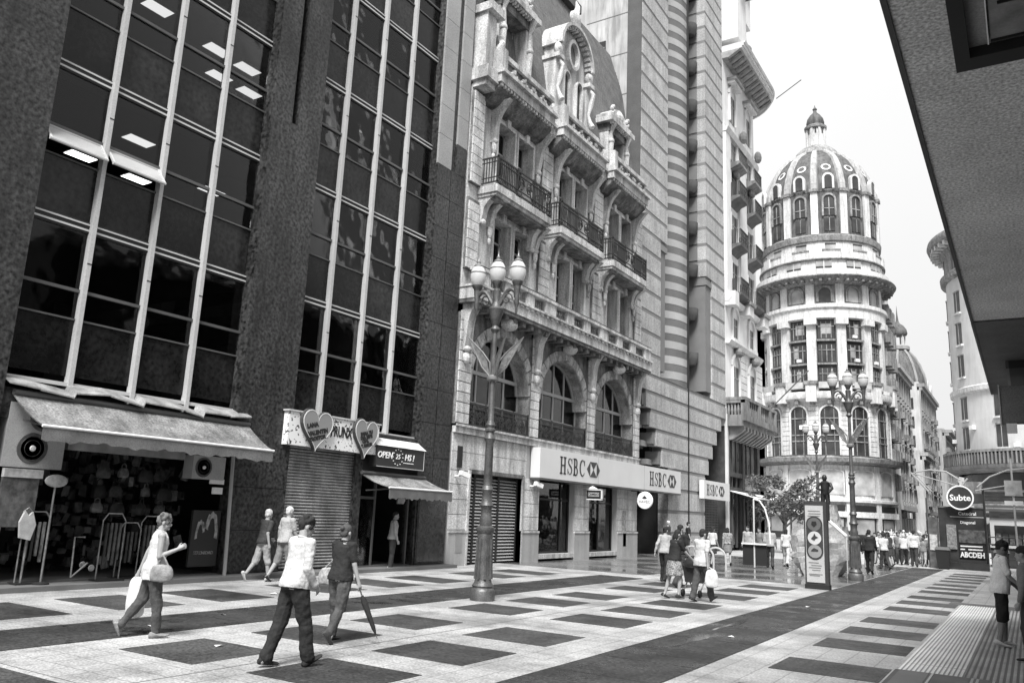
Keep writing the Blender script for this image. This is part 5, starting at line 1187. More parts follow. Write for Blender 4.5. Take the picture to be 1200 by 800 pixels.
c = (-18.4, 163.5)
MB().lathe([(4.1, 26.8), (4.15, 28), (3.9, 29.5), (3.3, 31.3), (2.5, 32.9), (1.7, 34.0), (1.2, 34.4)], c, 24).build('slate_dome', m_dr, fb, smooth=True)
for k in range(8):
    a = 2*math.pi*k/8; MB().tube([(c[0]+r*math.cos(a), c[1]+r*math.sin(a), z) for r, z in ((4.2, 27), (4.2, 28.2), (3.95, 29.6), (3.35, 31.4), (2.55, 33.0), (1.4, 34.4))], .24, 6).build('dome_rib', m_f1, fb)
MB().lathe([(1.4, 34.2), (1.9, 34.4), (1.9, 35.0), (1.6, 35.2), (1.3, 35.3)], c, 18).build('lantern_base', m_f1, fb)
for k in range(6): a = 2*math.pi*k/6+.3; MB().tube([(c[0]+1.15*math.cos(a), c[1]+1.15*math.sin(a), 35.2), (c[0]+1.15*math.cos(a), c[1]+1.15*math.sin(a), 37.3)], .14, 6).build('lantern_column', m_f2, fb)
MB().lathe([(1.5, 37.2), (1.65, 37.5), (1.5, 38.3), (1.0, 39.1), (.45, 39.5), (.25, 40.0), (.12, 41.2), (.01, 43.0)], c, 18).build('lantern_cap', m_dr, fb, smooth=True)
for k in range(3):
    y = 168+k*6; MB().prism([(y-1.2, 27.5), (y-1.2, 29), (y, 30.2), (y+1.2, 29), (y+1.2, 27.5)], 'x', -16.6, -14.7).build('roof_dormer', m_f2, fb)
facade('far_building', 'pale distant block with heavy cornice beyond the slate dome', -13.6, 188, 214, 22.5, m_f3, m_f1, 8, 5, corn=1.5)
gb = facade('far_building', 'pale gabled building closing the far end of the left street side', -12.3, 218, 240, 21, m_f2, m_f3, 6, 5)
MB().prism([(-15.5, 21), (-15.5, 23.5), (-14, 25.5), (-12.4, 24), (-12.4, 21)], 'y', 218, 220).build('gable', m_f2, gb)
q = MB().ell((-14, 217.9, 22.6), 1.0, .15, .75, 16, 8).build('gable_oval', m_black, gb)
facade('far_building', 'hazy pale block closing the end of the far street', -4, 262, 290, 15, m_f2, m_f3, 6, 4, side=1)
facade('far_building', 'grey block on the right side of the far street behind the subway sign', -7.0, 150, 190, 17, m_f1, m_f3, 10, 4, side=-1)
facade('far_building', 'grey stone block with balcony behind the round white tower', -5.6, 112, 146, 20, m_f1, m_f3, 8, 5, side=-1)
# ------------------------------------------------------------------ round white tower building at the right
m_t = M('tower_stone', .52, .8, .08, .8, .08, 30, .1, 12, streak=.1)
m_tb = M('tower_block', .54, .8, .08, .8, .08, 30, rand=.05)
TX, TY, TR = 2.6, 98.5, 8.6
tw_ = thing('round_tower_building', 'white round cornered building with plain windows behind the subway sign at right', 'building', (TX, TY, 0))
def tl(nm, mat, prof): return MB().lathe(prof, (TX, TY), 80).build(nm, mat, tw_, smooth=True)
tl('wall', m_t, [(TR, 7.6), (TR, 28.2)]); tl('top_wall', m_dg, [(TR, 28.6), (TR, 31.4)]); tl('ledge', m_dg, [(TR, 28.0), (TR+.5, 28.2), (TR+.55, 28.7), (TR, 28.8)])
tl('great_cornice', m_dg, [(TR, 31.0), (TR+.4, 31.5), (TR+1.5, 32.0), (TR+1.65, 32.4), (TR+1.55, 32.8), (TR+.2, 33.1), (TR-2, 33.2)])
tl('band', m_ds, [(TR, 15.6), (TR+.28, 15.75), (TR+.32, 16.2), (TR, 16.35)]); tl('balcony_slab', m_wg, [(TR, 7.6), (TR+1.3, 8.0), (TR+1.4, 8.3), (TR+.9, 8.35)])
tl('balcony_rail', m_wg, [(TR+1.25, 9.5), (TR+1.35, 9.5), (TR+1.35, 9.75), (TR+1.2, 9.75), (TR+1.2, 9.5)]); tl('lower_wall', m_dw, [(TR-.5, 0), (TR-.5, 7.7)]); tl('lower_band', m_dg, [(TR-.3, 3.6), (TR+.4, 3.7), (TR+.4, 4.6), (TR-.3, 4.7)])
TT = math.atan2(-TY, -TX)
def tp(nm, mat, a, r, w, z0, z1, d): return piece(nm, MB().cbox((0, 0, (z1-z0)/2), (d, w, z1-z0)).mesh(nm, mat), tw_, (TX+r*math.cos(a), TY+r*math.sin(a), z0), (0, 0, a))
zs_ = [10.0, 13.0, 17.4, 20.8, 24.2, 28.95]
for k in range(-5, 4):
    a = TT-R(28)+R(30)*k
    for j, z in enumerate(zs_):
        h = 2.2; tp('window', M('tower_window', .045, .3, .5, .8), a, TR+.0, 1.0, z, z+h, .1); tp('sill', m_ds, a, TR+.06, 1.3, z-.2, z, .3); tp('lintel', m_dg, a, TR+.03, 1.15, z+h, z+h+.14, .14); tp('window_bar', m_wframe, a, TR+.05, .06, z, z+h, .06)
    tp('window', m_dw, a, TR-.4, 2.4, .2, 3.4, .3); tp('shop_sign', m_white if k % 2 else m_mid, a, TR-.1, 2.2, 3.75, 4.4, 1.0)
    tp('tower_air_conditioner', m_white, a+.16, TR+.2, .5, 9.9+(k % 3), 10.3+(k % 3), .4)
    for q in range(14): tp('balcony_baluster', m_wg, a+R(30)*q/14, TR+1.28, .13, 8.35, 9.5, .1)
for k in range(-20, 14):
    a = TT+R(6)*k
    tp('modillion', m_ds, a, TR+.9, .35, 31.5, 31.95, .9)
for k in range(-22, 16):                  # coursed stone blocks of the round wall
    for j in range(3): tp('stone_block', m_tb, TT+R(5.2)*k+R(2.6)*(j % 2), TR+.02, .72, 16.5+j*.55, 17.02+j*.55, .06) if False else None
m_ds2 = m_dg
bl2 = tp('bowl_balcony', m_dg, TT-R(42), TR+.1, 1.0, 25.9, 26.0, .5)
MB().box(TX, TX+30, TY-6, TY+20, 0, 31).build('rear_wing', m_t, tw_)
# awnings low on the round tower
for k in range(-3, 2):
    a = TT-R(13)+R(30)*k; piece('shop_awning', MB().prism([(0, 3.5), (1.6, 2.8), (1.6, 2.7), (0, 3.4)], 'y', -1.5, 1.5).mesh('shop_awning', m_mid), tw_, (TX+(TR-.1)*math.cos(a), TY+(TR-.1)*math.sin(a), 0), (0, 0, a))
# ------------------------------------------------------------------ overhanging building above the camera (right)
m_sof = M('soffit_plaster', .62, .9, .14, .6, .5, 50, .06, 60, streak=.12)
m_so2 = M('soffit_dark_stone', .09, .6, .3, 2, .3, 40)
ar = thing('arcade_building', 'grey overhanging building whose plain soffit crosses the upper right corner', 'building', (3, 5, 4.5))
ZS = 4.5
# pale soffit with an opening for the light
lx0, lx1, ly0, ly1 = -.17, 1.1, 3.9, 4.95
for nm, (a, b, c, d) in {'soffit_left': (-.42, lx0, -8, 11.48), 'soffit_right': (lx1, 9, -8, 11.48), 'soffit_front': (lx0, lx1, -8, ly0), 'soffit_back': (lx0, lx1, ly1, 11.48)}.items():
    MB().box(a, b, c, d, ZS, ZS+.12).build('soffit', m_sof, ar)
MB().box(-.45, -.42, -8, 11.48, ZS-.015, ZS+.7).build('edge_trim', M('edge_dark', .07, .6), ar)
MB().box(-.42, 9, 11.5, 17.8, ZS-.02, ZS+.12).build('dark_soffit', m_so2, ar); MB().box(-.45, -.42, 11.5, 17.8, ZS-.03, ZS+.7).build('edge_trim', m_so2, ar)
MB().box(-.42, 9, -8, 17.8, ZS+.12, 7.0).build('unseen_upper_mass', M('unseen_dark_stone', .06, .8, .3, .6, .2, 20), ar)  # unseen mass above the soffit, cut low so sun reaches the pavement
for k in range(6):
    for j in range(1): bpiece('window', m_dw, ar, -.46, -.42, -6+k*4, -3.6+k*4, 5.2, 6.6)
MB().box(3.2, 9, -8, 17.8, 0, ZS).build('shop_wall', M('arcade_shop_wall', .10, .6, .4, 1), ar)
rl_ = thing('recessed_light', 'square recessed ceiling light with dark frame in the pale soffit', 'ceiling light', (.4, 4.4, 4.5))
fr = MB().box(lx0, lx0+.075, ly0, ly1, ZS-.004, ZS+.3).box(lx1-.075, lx1, ly0, ly1, ZS-.004, ZS+.3).box(lx0+.075, lx1-.075, ly0, ly0+.1, ZS-.004, ZS+.3).box(lx0+.075, lx1-.075, ly1-.14, ly1, ZS-.004, ZS+.3).build('frame', m_black, rl_)
MB().box(lx0+.075, lx1-.075, ly0+.1, ly1-.14, ZS+.06, ZS+.1).build('reflector', M('reflector', .3, .6, .05, 2, .2, 80), rl_)
MB().box(lx0+.165, lx0+.171, ly0+.12, ly1-.2, ZS+.02, ZS+.06).build('lamp_edge', m_let, rl_)
MB().box(lx0+.18, lx0+.9, ly0+.16, ly1-.22, ZS+.03, ZS+.06).build('lamp_plate', M('lamp_plate', .2, .5, .4, 6), rl_)
for (a, b, c, d) in ((lx0+.18, lx0+.9, ly1-.235, ly1-.222), (lx0+.38, lx0+.39, ly0+.3, ly1-.4), (lx0+.22, lx0+.38, ly1-.6, ly1-.59)): MB().box(a, b, c, d, ZS+.015, ZS+.03).build('lamp_groove', m_black, rl_)
d2_ = thing('recessed_light', 'dark recessed panel with thin pale edge in the dark soffit', 'ceiling light', (.4, 15.5, 4.48))
MB().box(-.1, 1.2, 14.3, 16.6, ZS-.14, ZS-.021).build('panel', m_black, d2_); MB().box(-.12, 1.2, 16.6, 16.64, ZS-.15, ZS-.021).box(-.14, -.1, 14.3, 16.64, ZS-.14, ZS-.021).build('frame', m_tran, d2_)
hs = thing('hanging_sign', 'blank grey sign box hanging under the dark soffit at right', 'sign', (.3, 15.2, 3.5))
MB().box(-.26, 1.5, 15.0, 15.3, 3.62, 4.2).build('box', M('sign_box_grey', .16, .7, .2, 3, .3, 50), hs); MB().box(-.28, -.26, 14.98, 15.32, 3.6, 4.22).build('edge_trim', m_mull, hs)
for x in (.1, 1.2): MB().tube([(x, 15.15, 4.2), (x, 15.15, 4.5)], .02, 6).build('hanger', m_tran, hs)
MB().box(-.2, -.06, 14.95, 15.05, 3.45, 3.6).build('lamp', m_white, hs)
# ------------------------------------------------------------------ unseen dark street front, added low to darken reflections in the office glass
op_ = thing('added_opposite_building', 'unseen dark street front added opposite the bank, past the overhang', 'building', (2, 32, 0))
MB().box(1.6, 10, 18.2, 45.5, 0, 13.4).build('wall', MATS['unseen_dark_stone'], op_)
for j in range(3):
    for k in range(8): bpiece('window', m_dw, op_, 1.55, 1.6, 19.2+k*3.3, 21.4+k*3.3, 4.6+j*3.1, 6.7+j*3.1)
for k in range(8): bpiece('shop_window', m_dw, op_, 1.52, 1.6, 19+k*3.3, 21.7+k*3.3, .3, 3.3)
MB().box(1.3, 1.6, 18.2, 45.5, 12.9, 13.5).build('cornice', m_dg, op_)  # cornice of the added unseen street front
# ------------------------------------------------------------------ street lamps
m_lamp = M('lamp_iron', .10, .45, .35, 5, .25, 40, .3, 25, metal=.35, coords='obj')
m_globe = M('lamp_globe', .82, .25, .08, 3, .05, 30, spec=.5, coords='obj')
def milk_glass():
    m = M('lamp_globe', .82, .25, .08, 3, .05, 30, spec=.5, coords='obj'); t = m.node_tree; N = t.nodes; b = N['Principled BSDF']; o = [n for n in N if n.type == 'OUTPUT_MATERIAL'][0]
    tr = N.new('ShaderNodeBsdfTranslucent'); tr.inputs[0].default_value = (.9, .9, .9, 1); mx_ = N.new('ShaderNodeMixShader'); mx_.inputs[0].default_value = .45
    t.links.new(b.outputs[0], mx_.inputs[1]); t.links.new(tr.outputs[0], mx_.inputs[2]); t.links.new(mx_.outputs[0], o.inputs[0]); return m
m_globe = milk_glass()
m_bron = M('lamp_bracket_metal', .22, .4, .2, 4, metal=.4, coords='obj')
def make_lamp(label, loc, pennants=True):
    t = thing('street_lamp', label, 'street lamp', loc, 'three globe street lamps along the street'); x, y, _ = loc
    def L(nm, mat, prof, n=16, c=(0, 0)): return MB().lathe(prof, (x+c[0], y+c[1]), n).build(nm, mat, t, smooth=True)
    L('base', m_lamp, [(.27, 0), (.275, .2), (.25, .24), (.22, .27), (.24, .31), (.19, .38), (.175, .46), (.16, 1.28), (.175, 1.36), (.165, 1.4), (.2, 1.46), (.21, 1.5), (.2, 1.55), (.14, 1.58)], 12)
    for k in range(8): a = math.pi*k/4; MB().tube([(x+.185*math.cos(a), y+.185*math.sin(a), .45), (x+.172*math.cos(a), y+.172*math.sin(a), .9), (x+.165*math.cos(a), y+.165*math.sin(a), 1.3)], [.03, .022, .035], 6).build('base_rib', m_lamp, t, smooth=True)
    L('collar', m_lamp, [(.13, 1.55), (.15, 1.72), (.12, 1.8), (.12, 1.95), (.165, 2.02), (.12, 2.1), (.105, 2.3), (.14, 2.36), (.1, 2.45)])
    L('shaft', m_lamp, [(.1, 2.4), (.09, 3.4), (.13, 3.5), (.09, 3.6), (.085, 3.75), (.115, 3.8), (.068, 3.92), (.06, 5.0), (.052, 6.0)])
    L('collar', m_lamp, [(.06, 3.62), (.12, 3.67), (.12, 3.71), (.06, 3.76)])
    L('crown', m_lamp, [(.066, 5.95), (.11, 6.02), (.07, 6.1), (.1, 6.2), (.17, 6.42), (.19, 6.5), (.13, 6.56), (.09, 6.7), (.1, 6.95), (.06, 7.0), (.07, 7.05)])
    for s in (-1, 1):
        pts = []
        for k in range(11):
            q = k/10; pts.append((x+s*(.08+.46*q), y+s*(.02), 6.62+.42*math.sin(q*math.pi*.72)-.12*q))
        MB().tube(pts, [.065, .06, .055, .05, .05, .05, .05, .05, .05, .05, .05], 8).build('arm', m_lamp, t, smooth=True)
        MB().tube([(x+s*(.3+.14*math.cos(j*.55)*(1-j/16)), y, 6.72+.16*math.sin(j*.55)*(1-j/16)) for j in range(13)], .022, 6).build('arm_scroll', m_lamp, t, smooth=True)
        c = (s*.545, s*.02)
        L('pendant', m_lamp, [(.01, 6.35), (.03, 6.42), (.025, 6.5), (.06, 6.6), (.055, 6.75), (.08, 6.95), (.085, 7.05)], 10, c)
        globe(t, x+c[0], y+c[1], 7.05)
    globe(t, x, y, 7.1)
    if pennants:
        for (a, k) in ((R(185), 1), (R(40), .95), (R(-35), 1.1)):
            dx, dy = math.cos(a), math.sin(a)
            p0 = (x+dx*.07, y+dy*.07, 4.9); p1 = (x+dx*.3, y+dy*.3, 5.15); p2 = (x+dx*.72*k, y+dy*.72*k, 5.9); p3 = (x+dx*.36, y+dy*.36, 5.28)
            pn = MB().tube([p0, p1, p2], [.018, .018, .008], 5).tube([p0, (x+dx*.1, y+dy*.1, 5.25), (x+dx*.3*k, y+dy*.3*k, 5.5), p2], [.016, .02, .018, .008], 5).build('bracket_frame', m_bron, t, smooth=True)
            MB().add([p0, p3, p2, (x+dx*.22, y+dy*.22, 5.42), (p0[0], p0[1], p0[2]+.02), (p3[0], p3[1]+.015, p3[2]), (p2[0], p2[1]+.01, p2[2]), (x+dx*.22, y+dy*.22+.015, 5.42)], [(0,1,2,3),(7,6,5,4)]).build('pennant', M('pennant_mesh', .13, .6, .5, 14, coords='obj'), t)
        L('bracket_ring', m_bron, [(.08, 4.8), (.14, 4.84), (.14, 4.9), (.08, 4.95)], 12)
    return t
def globe(t, x, y, z):
    G = lambda pr: [(r_*.8, z+(h_-0)*.86) for r_, h_ in pr]
    MB().lathe(G([(.07, -.1), (.1, -.06), (.12, 0), (.15, .04), (.16, .09), (.14, .11)]), (x, y), 14).build('globe_cup', m_lamp, t, smooth=True)
    g = MB().lathe(G([(.14, .09), (.2, .17), (.232, .29), (.236, .4), (.21, .53), (.15, .62), (.11, .64)]), (x, y), 18).build('globe', m_globe, t, smooth=True)
    MB().lathe(G([(.11, .63), (.14, .66), (.11, .7), (.055, .73), (.065, .78), (.03, .82), (.012, .9), (.003, 1.0)]), (x, y), 12).build('globe_cap', m_bron, g, smooth=True)
    MB().lathe(G([(.215, .43), (.24, .44), (.24, .46), (.215, .48)]), (x, y), 18).build('globe_rim', m_bron, g, smooth=True)
lm = make_lamp('tall iron lamp with three pale globes and metal pennants before the bank', (-10.21, 15.33, 0))
for (p, lb, rz) in (((-5.51, 32.68, 0), 'iron three globe lamp standing by the dark strip before the domed building', .25), ((-10.1, 49, 0), 'distant three globe lamp behind the circular sign totem and statue', .1)):
    c = copy_tree(lm); c.location = p; c['label'] = lb; c.rotation_euler = (0, 0, rz)
# ------------------------------------------------------------------ sign totem with three discs
tt = thing('sign_totem', 'tall grey information totem with three round discs in a dark oval', 'information sign', (-5.62, 26.84, 0))
m_tot = M('totem_face', .4, .6, .08, 2, .15, 40, coords='obj'); m_td = M('totem_dark', .04, .5, .2)
MB().box(-5.98, -5.3, 26.84, 27.1, .1, 2.62).build('body', m_td, tt); MB().box(-6.0, -5.28, 26.82, 27.12, 0, .14).build('foot', m_black, tt)
MB().box(-5.93, -5.40, 26.815, 26.84, .2, 2.5).build('face', m_tot, tt)
cx = -5.665
ov = [(cx+.245*math.cos(a), 1.93+.245*math.sin(a)) for a in [math.pi*k/14 for k in range(15)]]+[(cx+.245*math.cos(a), 1.12+.245*math.sin(a)) for a in [math.pi+math.pi*k/14 for k in range(15)]]
MB().prism(ov, 'y', 26.8, 26.815).build('oval', m_td, tt)
for i, (z, mt) in enumerate(((1.93, M('disc_dark', .12, .5, .2)), (1.52, M('disc_pale', .5, .5)), (1.12, M('disc_mid', .25, .5, .2)))):
    q = piece('disc', MB().lathe([(.001, 0), (.19, 0), (.2, .012), (.001, .012)], n=28).mesh('disc', mt), tt, (cx, 26.8, z), (R(90), 0, 0))
MB().prism([(cx-.1, 1.5), (cx-.03, 1.58), (cx, 1.66), (cx+.04, 1.58), (cx+.11, 1.54), (cx+.03, 1.5), (cx, 1.44)], 'y', 26.775, 26.788).build('emblem', m_td, tt)
MB().prism([(cx-.08, 1.93), (cx-.06, 2.02), (cx+.06, 2.02), (cx+.08, 1.93), (cx, 1.85)], 'y', 26.775, 26.788).build('emblem', m_black, tt)
MB().prism([(cx-.1, 1.16), (cx-.02, 1.22), (cx+.1, 1.17), (cx+.1, 1.13), (cx-.1, 1.12)], 'y', 26.775, 26.788).build('emblem', m_td, tt)
ln = MB()
for z, a, b in ((2.33, .18, .18), (2.25, .16, .2), (2.18, .19, .17), (.78, .2, .1), (.7, .12, .18), (.63, .2, .16), (.56, .1, .14), (.44, .2, .2), (.4, .18, .12)): ln.box(cx-a, cx+b, 26.81, 26.814, z-.012, z+.012)
ln.build('printed_lines', M('print_grey', .14, .7), tt)
MB().box(-5.32, -5.25, 26.9, 27.1, 2.05, 2.6).build('side_fin', m_black, tt)
# ------------------------------------------------------------------ monument with statue on a rough stone base
m_rock = M('monument_stone', .33, .85, .25, 1.2, .25, 14, .6, 5, streak=.2)
mo = thing('monument', 'rough pale stone monument block topped by a dark bronze figure', 'monument', (-7.0, 34.5, 0))
rr_ = random.Random(3)
def rocky(w0, w1, d, z0, z1, cx, cy, n=12, m=6):
    rings = []
    for j in range(m+1):
        q = j/m; w = w0+(w1-w0)*q
        rings.append([(cx+math.copysign(abs(math.cos(a))**.5, math.cos(a))*w*rr_.uniform(.93, 1.05), cy+math.copysign(abs(math.sin(a))**.5, math.sin(a))*d*rr_.uniform(.93, 1.05), z0+(z1-z0)*q) for a in [2*math.pi*k/n for k in range(n)]])
    return MB().loft(rings)
rocky(.7, 1.12, .8, 0, .65, -7.05, 34.5, 12, 3).build('rock_base', m_rock, mo); rocky(1.12, .98, .8, .65, 1.9, -7.05, 34.5).build('rock_block', m_rock, mo); rocky(.6, .42, .5, 1.9, 2.72, -6.85, 34.5).build('pedestal', m_rock, mo)
BX, BY = -6.83, 34.5
def bt(p, r, n=10): return ([(BX+a*.82, BY+b_*.82, 2.7+c_*.82) for a, b_, c_ in p], [q*.82 for q in r], n)
stf = MB()
for p, r in (([(-.13, 0, 0), (-.11, 0, .4), (-.06, 0, .65)], [.09, .12, .15]), ([(.13, 0, 0), (.1, 0, .4), (.05, 0, .65)], [.09, .12, .14]), ([(0, 0, .55), (.02, -.05, .85), (0, -.05, 1.07), (0, -.05, 1.17)], [.19, .21, .23, .09]), ([(-.22, -.05, 1.05), (-.34, -.2, .8), (-.12, -.3, .7)], [.08, .07, .055]), ([(.24, -.05, 1.05), (.36, -.15, .8), (.22, -.25, .6)], [.08, .07, .055])): stf.tube(*bt(p, r))
stf.ell((BX, BY-.05, 2.7+1.3*.82), .1, .11, .135, 12, 8)
stf.build('bronze_figure', M('bronze', .05, .45, .4, 6, metal=.5), mo, smooth=True)
rw = thing('white_railing', 'sloping white handrail beside the stone monument', 'railing', (-6.3, 33.0, 0))
MB().tube([(-6.55, 33.0, 2.2), (-5.85, 33.1, 1.55)], .06, 6).build('rail', m_white, rw); MB().tube([(-5.85, 33.1, 0), (-5.85, 33.1, 1.55)], .03, 6).build('post', m_white, rw); MB().tube([(-6.55, 33.0, 0), (-6.55, 33.0, 2.2)], .03, 6).build('post', m_tran, rw)
# ------------------------------------------------------------------ phone stands, litter bin, pole
ph = thing('phone_stand', 'pair of dark phone booth panels with pale shelf and curved white canopy', 'phone booth', (-10.5, 36, 0))
ax = -11.0
for i, x in enumerate((-10.36, -9.83)):
    MB().box(x-.24, x+.24, 36.0, 36.1, .12, .98).build('panel', m_black, ph); MB().box(x-.27, x+.27, 35.9, 36.15, .98, 1.04).build('shelf', m_white, ph)
MB().tube([(-10.1, 36, 0), (-10.1, 36, 2.9)], .035, 8).build('post', M('post_white', .5, .5), ph)
MB().tube([(-10.1, 36, 2.9), (-9.85, 36, 2.84), (-9.62, 36, 2.5), (-9.46, 36, 1.9), (-9.42, 36, 1.05)], .035, 8).build('curved_canopy', m_white, ph, smooth=True)
MB().prism([(-10.65, 0), (-10.6, .04), (-9.55, .04), (-9.5, 0)], 'y', 35.8, 36.4).build('footplate', m_tran, ph)
cv = thing('bicycle_rack', 'low curved pale hoop rack on the wet paving', 'rack', (-11.6, 33, 0))
for i in range(3): MB().tube([(-12.2+i*.5, 33, 0)]+[(-12.2+i*.5+.4-.4*math.cos(a), 33, .45+.4*math.sin(a)) for a in [math.pi*k/8 for k in range(9)]]+[(-11.4+i*.5, 33, 0)], .04, 6).build('hoop', m_mull, cv, smooth=True)
# ------------------------------------------------------------------ plaza tree
def leaf_mat():
    m = M('foliage', .11, .6, .35, 1.2, .3, 6, rand=0); return m
tr = thing('tree', 'small leafy street tree in front of the domed building', 'tree', (-14.0, 57, 0))
tk = MB().tube([(-14.0, 57, 0), (-14.02, 57, 1.0), (-13.9, 57, 1.9), (-13.8, 57.1, 2.6)], [.17, .14, .12, .09], 8)
for k in range(9):
    a = k*2.4; tk.tube([(-13.9, 57, 1.7+.09*k), (-13.9+.9*math.cos(a), 57+.9*math.sin(a), 2.5+.1*k), (-13.9+1.9*math.cos(a), 57+1.9*math.sin(a), 3.0+.17*k)], [.07, .045, .015], 6)
tk.build('trunk', M('bark', .09, .9, .4, 5), tr, smooth=True)
rt = random.Random(11); lf = MB()
clumps = [(rt.uniform(-2.5, 2.5), rt.uniform(-1.8, 1.8), rt.uniform(2.2, 5.0), rt.uniform(.35, .8)) for _ in range(58)]
for (cx_, cy_, cz_, cr) in clumps:
    if (cx_/2.7)**2+((cz_-3.7)/1.5)**2 > 1.0+.5*math.sin(cx_*7): continue
    for k in range(int(150*cr)):
        a, b, q = rt.uniform(0, 6.28), rt.uniform(-1, 1), rt.random()**.4*cr
        p = Vector((-14+cx_+q*math.cos(a)*math.sqrt(1-b*b), 57+cy_+q*math.sin(a)*math.sqrt(1-b*b), cz_+.75*q*b))
        d1 = Vector((rt.uniform(-1, 1), rt.uniform(-1, 1), rt.uniform(-.6, .6))).normalized(); d2 = d1.cross(Vector((rt.uniform(-1, 1), rt.uniform(-1, 1), rt.uniform(-1, 1)))).normalized()
        l, w = rt.uniform(.07, .2), rt.uniform(.03, .08)
        lf.add([p-d1*l, p+d2*w, p+d1*l, p-d2*w], [(0,1,2,3)])
o = lf.build('crown', leaf_mat(), tr)
# ------------------------------------------------------------------ subway entrance
se = thing('subway_entrance', 'dark subway entrance kiosk with round Subte sign and curved steel canopy arms', 'subway entrance', (-3.0, 49, 0))
m_sd = M('subway_dark', .035, .4, .4, 2); m_sg = M('subway_panel', .10, .5, .5, 3)
MB().box(-4.1, -1.9, 49.4, 49.6, 0, 3.1).build('back_panel', m_sd, se)
MB().box(-4.6, -4.15, 49.2, 49.5, 0, 2.6).build('side_panel', m_sg, se); MB().box(-4.55, -4.2, 49.15, 49.2, .9, 1.7).build('poster', M('poster_pale2', .4, .5, .5, 6), se)
mp_ = MB().box(-3.75, -3.3, 49.3, 49.4, 1.0, 2.25).build('map_board', M('map_grey', .2, .5, .6, 10), se)
MB().box(-3.2, -2.0, 49.3, 49.4, 1.35, 2.0).build('advert', M('advert_dark', .09, .4, .7, 5), se)
MB().box(-3.2, -2.05, 49.28, 49.4, .62, 1.3).build('display_frame', m_black, se); 
for z, a, b in ((1.18, -3.15, -2.15), (1.02, -3.15, -2.95), (1.02, -2.8, -2.15)): MB().box(a, b, 49.26, 49.28, z-.03, z+.03).build('display_line', m_let, se)
me = text_mesh('ABCDEH', .36, .006, .014, sx=.78); letter('line_letters', me, m_let, se, (-2.62, 49.27, .74), ROT_S)
MB().box(-3.25, -2.0, 49.0, 49.35, .3, .5).build('bench_rail', m_sd, se); MB().box(-4.1, -1.9, 48.9, 49.5, 0, .35).build('plinth', m_sd, se)
for (tx, z, s) in (('Catedral', 2.83, .24), ('Diagonal', 2.38, .2)): letter('lettering', text_mesh(tx, s, .004, .004), m_let, se, (-2.75, 49.39, z), ROT_S)
MB().box(-3.55, -2.0, 49.38, 49.4, 2.64, 2.68).build('underline', m_mull, se)
dsc = piece('disc', MB().lathe([(.001, 0), (.56, 0), (.56, .1), (.001, .1)], n=40).mesh('disc', m_sd), se, (-3.0, 49.1, 3.64), (R(90), 0, 0))
piece('disc_rim', MB().lathe([(.56, -.02), (.63, -.02), (.63, .12), (.56, .12), (.56, -.02)], n=40).mesh('disc_rim', m_let, smooth=True), se, (-3.0, 49.1, 3.64), (R(90), 0, 0))
letter('lettering', text_mesh('Subte', .43, .008, .01), m_let, se, (-3.0, 48.99, 3.62), ROT_S)
m_stl = M('canopy_steel', .32, .35)
def arm(pts, r): return MB().tube(pts, r, 6).build('canopy_arm', m_stl, se, smooth=True)
arm([(-5.3, 49.4, 4.92), (-2.75, 49.2, 4.15)], .028); arm([(-5.1, 49.4, 4.95), (-4.4, 49.4, 5.08), (-3.6, 49.4, 5.0), (-2.95, 49.3, 4.55)], .04)
arm([(-5.3, 49.4, 4.92), (-4.5, 49.4, 3.95)], .05); arm([(-5.15, 49.4, 4.9), (-4.35, 49.4, 3.95)], .03)
arm([(-2.2, 49.2, 4.2), (-1.6, 49.3, 4.75), (-.8, 49.4, 5.1), (.1, 49.4, 5.2)], .04); arm([(-2.3, 49.2, 4.02), (-.7, 49.4, 4.35)], .03); arm([(-3.0, 49.2, 4.1), (-2.6, 49.2, 4.65)], .05)
MB().tube([(-4.62, 49.4, 0), (-4.62, 49.4, 3.6)], .05, 8).build('post', m_tran, se); MB().tube([(-1.95, 49.4, 0), (-1.95, 49.4, 4.2)], .06, 8).build('post', m_sd, se)
MB().box(-2.9, -2.0, 49.6, 50.2, 3.9, 4.5).build('vent_box', m_dg, se)
for k in range(5): MB().tube([(-1.85, 49.3, .3+k*.35), (.8, 49.3, .3+k*.35)], .03, 6).build('stair_rail', m_tran, se)
MB().box(-4.12, -1.88, 49.36, 49.62, 3.1, 3.18).build('top_rail', m_sg, se)
# street sign on the steel post
ss = thing('street_sign', 'pale street sign plates on a thin post right of the subway sign', 'sign', (-.6, 48, 0))
MB().tube([(-.6, 48, 0), (-.6, 48, 5.6)], .045, 8).build('post', m_mull, ss); MB().box(-.95, -.2, 47.9, 47.96, 3.75, 4.5).build('plate', M('plate_grey', .35, .6, .3, 5), ss); MB().box(-1.0, -.2, 47.9, 47.95, 3.3, 3.5).build('plate', m_white, ss)
# newsstand behind the subway kiosk
nk = thing('newsstand', 'news kiosk with white framed window right of the subway entrance', 'kiosk', (-.3, 56, 0))
MB().box(-2.0, 1.5, 55, 58, 0, 1.1).build('counter', m_sd, nk); MB().box(-2.0, 1.5, 56.5, 58, 1.1, 3.3).build('body', m_sd, nk)
fr = MB().box(-1.95, 1.5, 54.9, 55.1, 2.35, 2.75).box(-1.95, -1.75, 54.9, 55.1, 1.2, 2.35).box(.2, .4, 54.9, 55.1, 1.2, 2.35).box(-2.0, 1.5, 54.9, 55.1, 1.1, 1.25).build('window_frame', m_mull, nk)
for k in range(6): MB().box(-1.7+k*.33, -1.45+k*.33, 55.3, 55.35, 1.25, 1.9).build('magazine', rnd.choice((m_bag[0], m_bag[1], m_tot)), nk)
for k in range(7): MB().box(-2.1, 1.5, 54.7, 55.0, 2.9+k*.22, 3.02+k*.22).build('roof_slat', rnd.choice((m_tran, m_sg, m_sd)), nk)
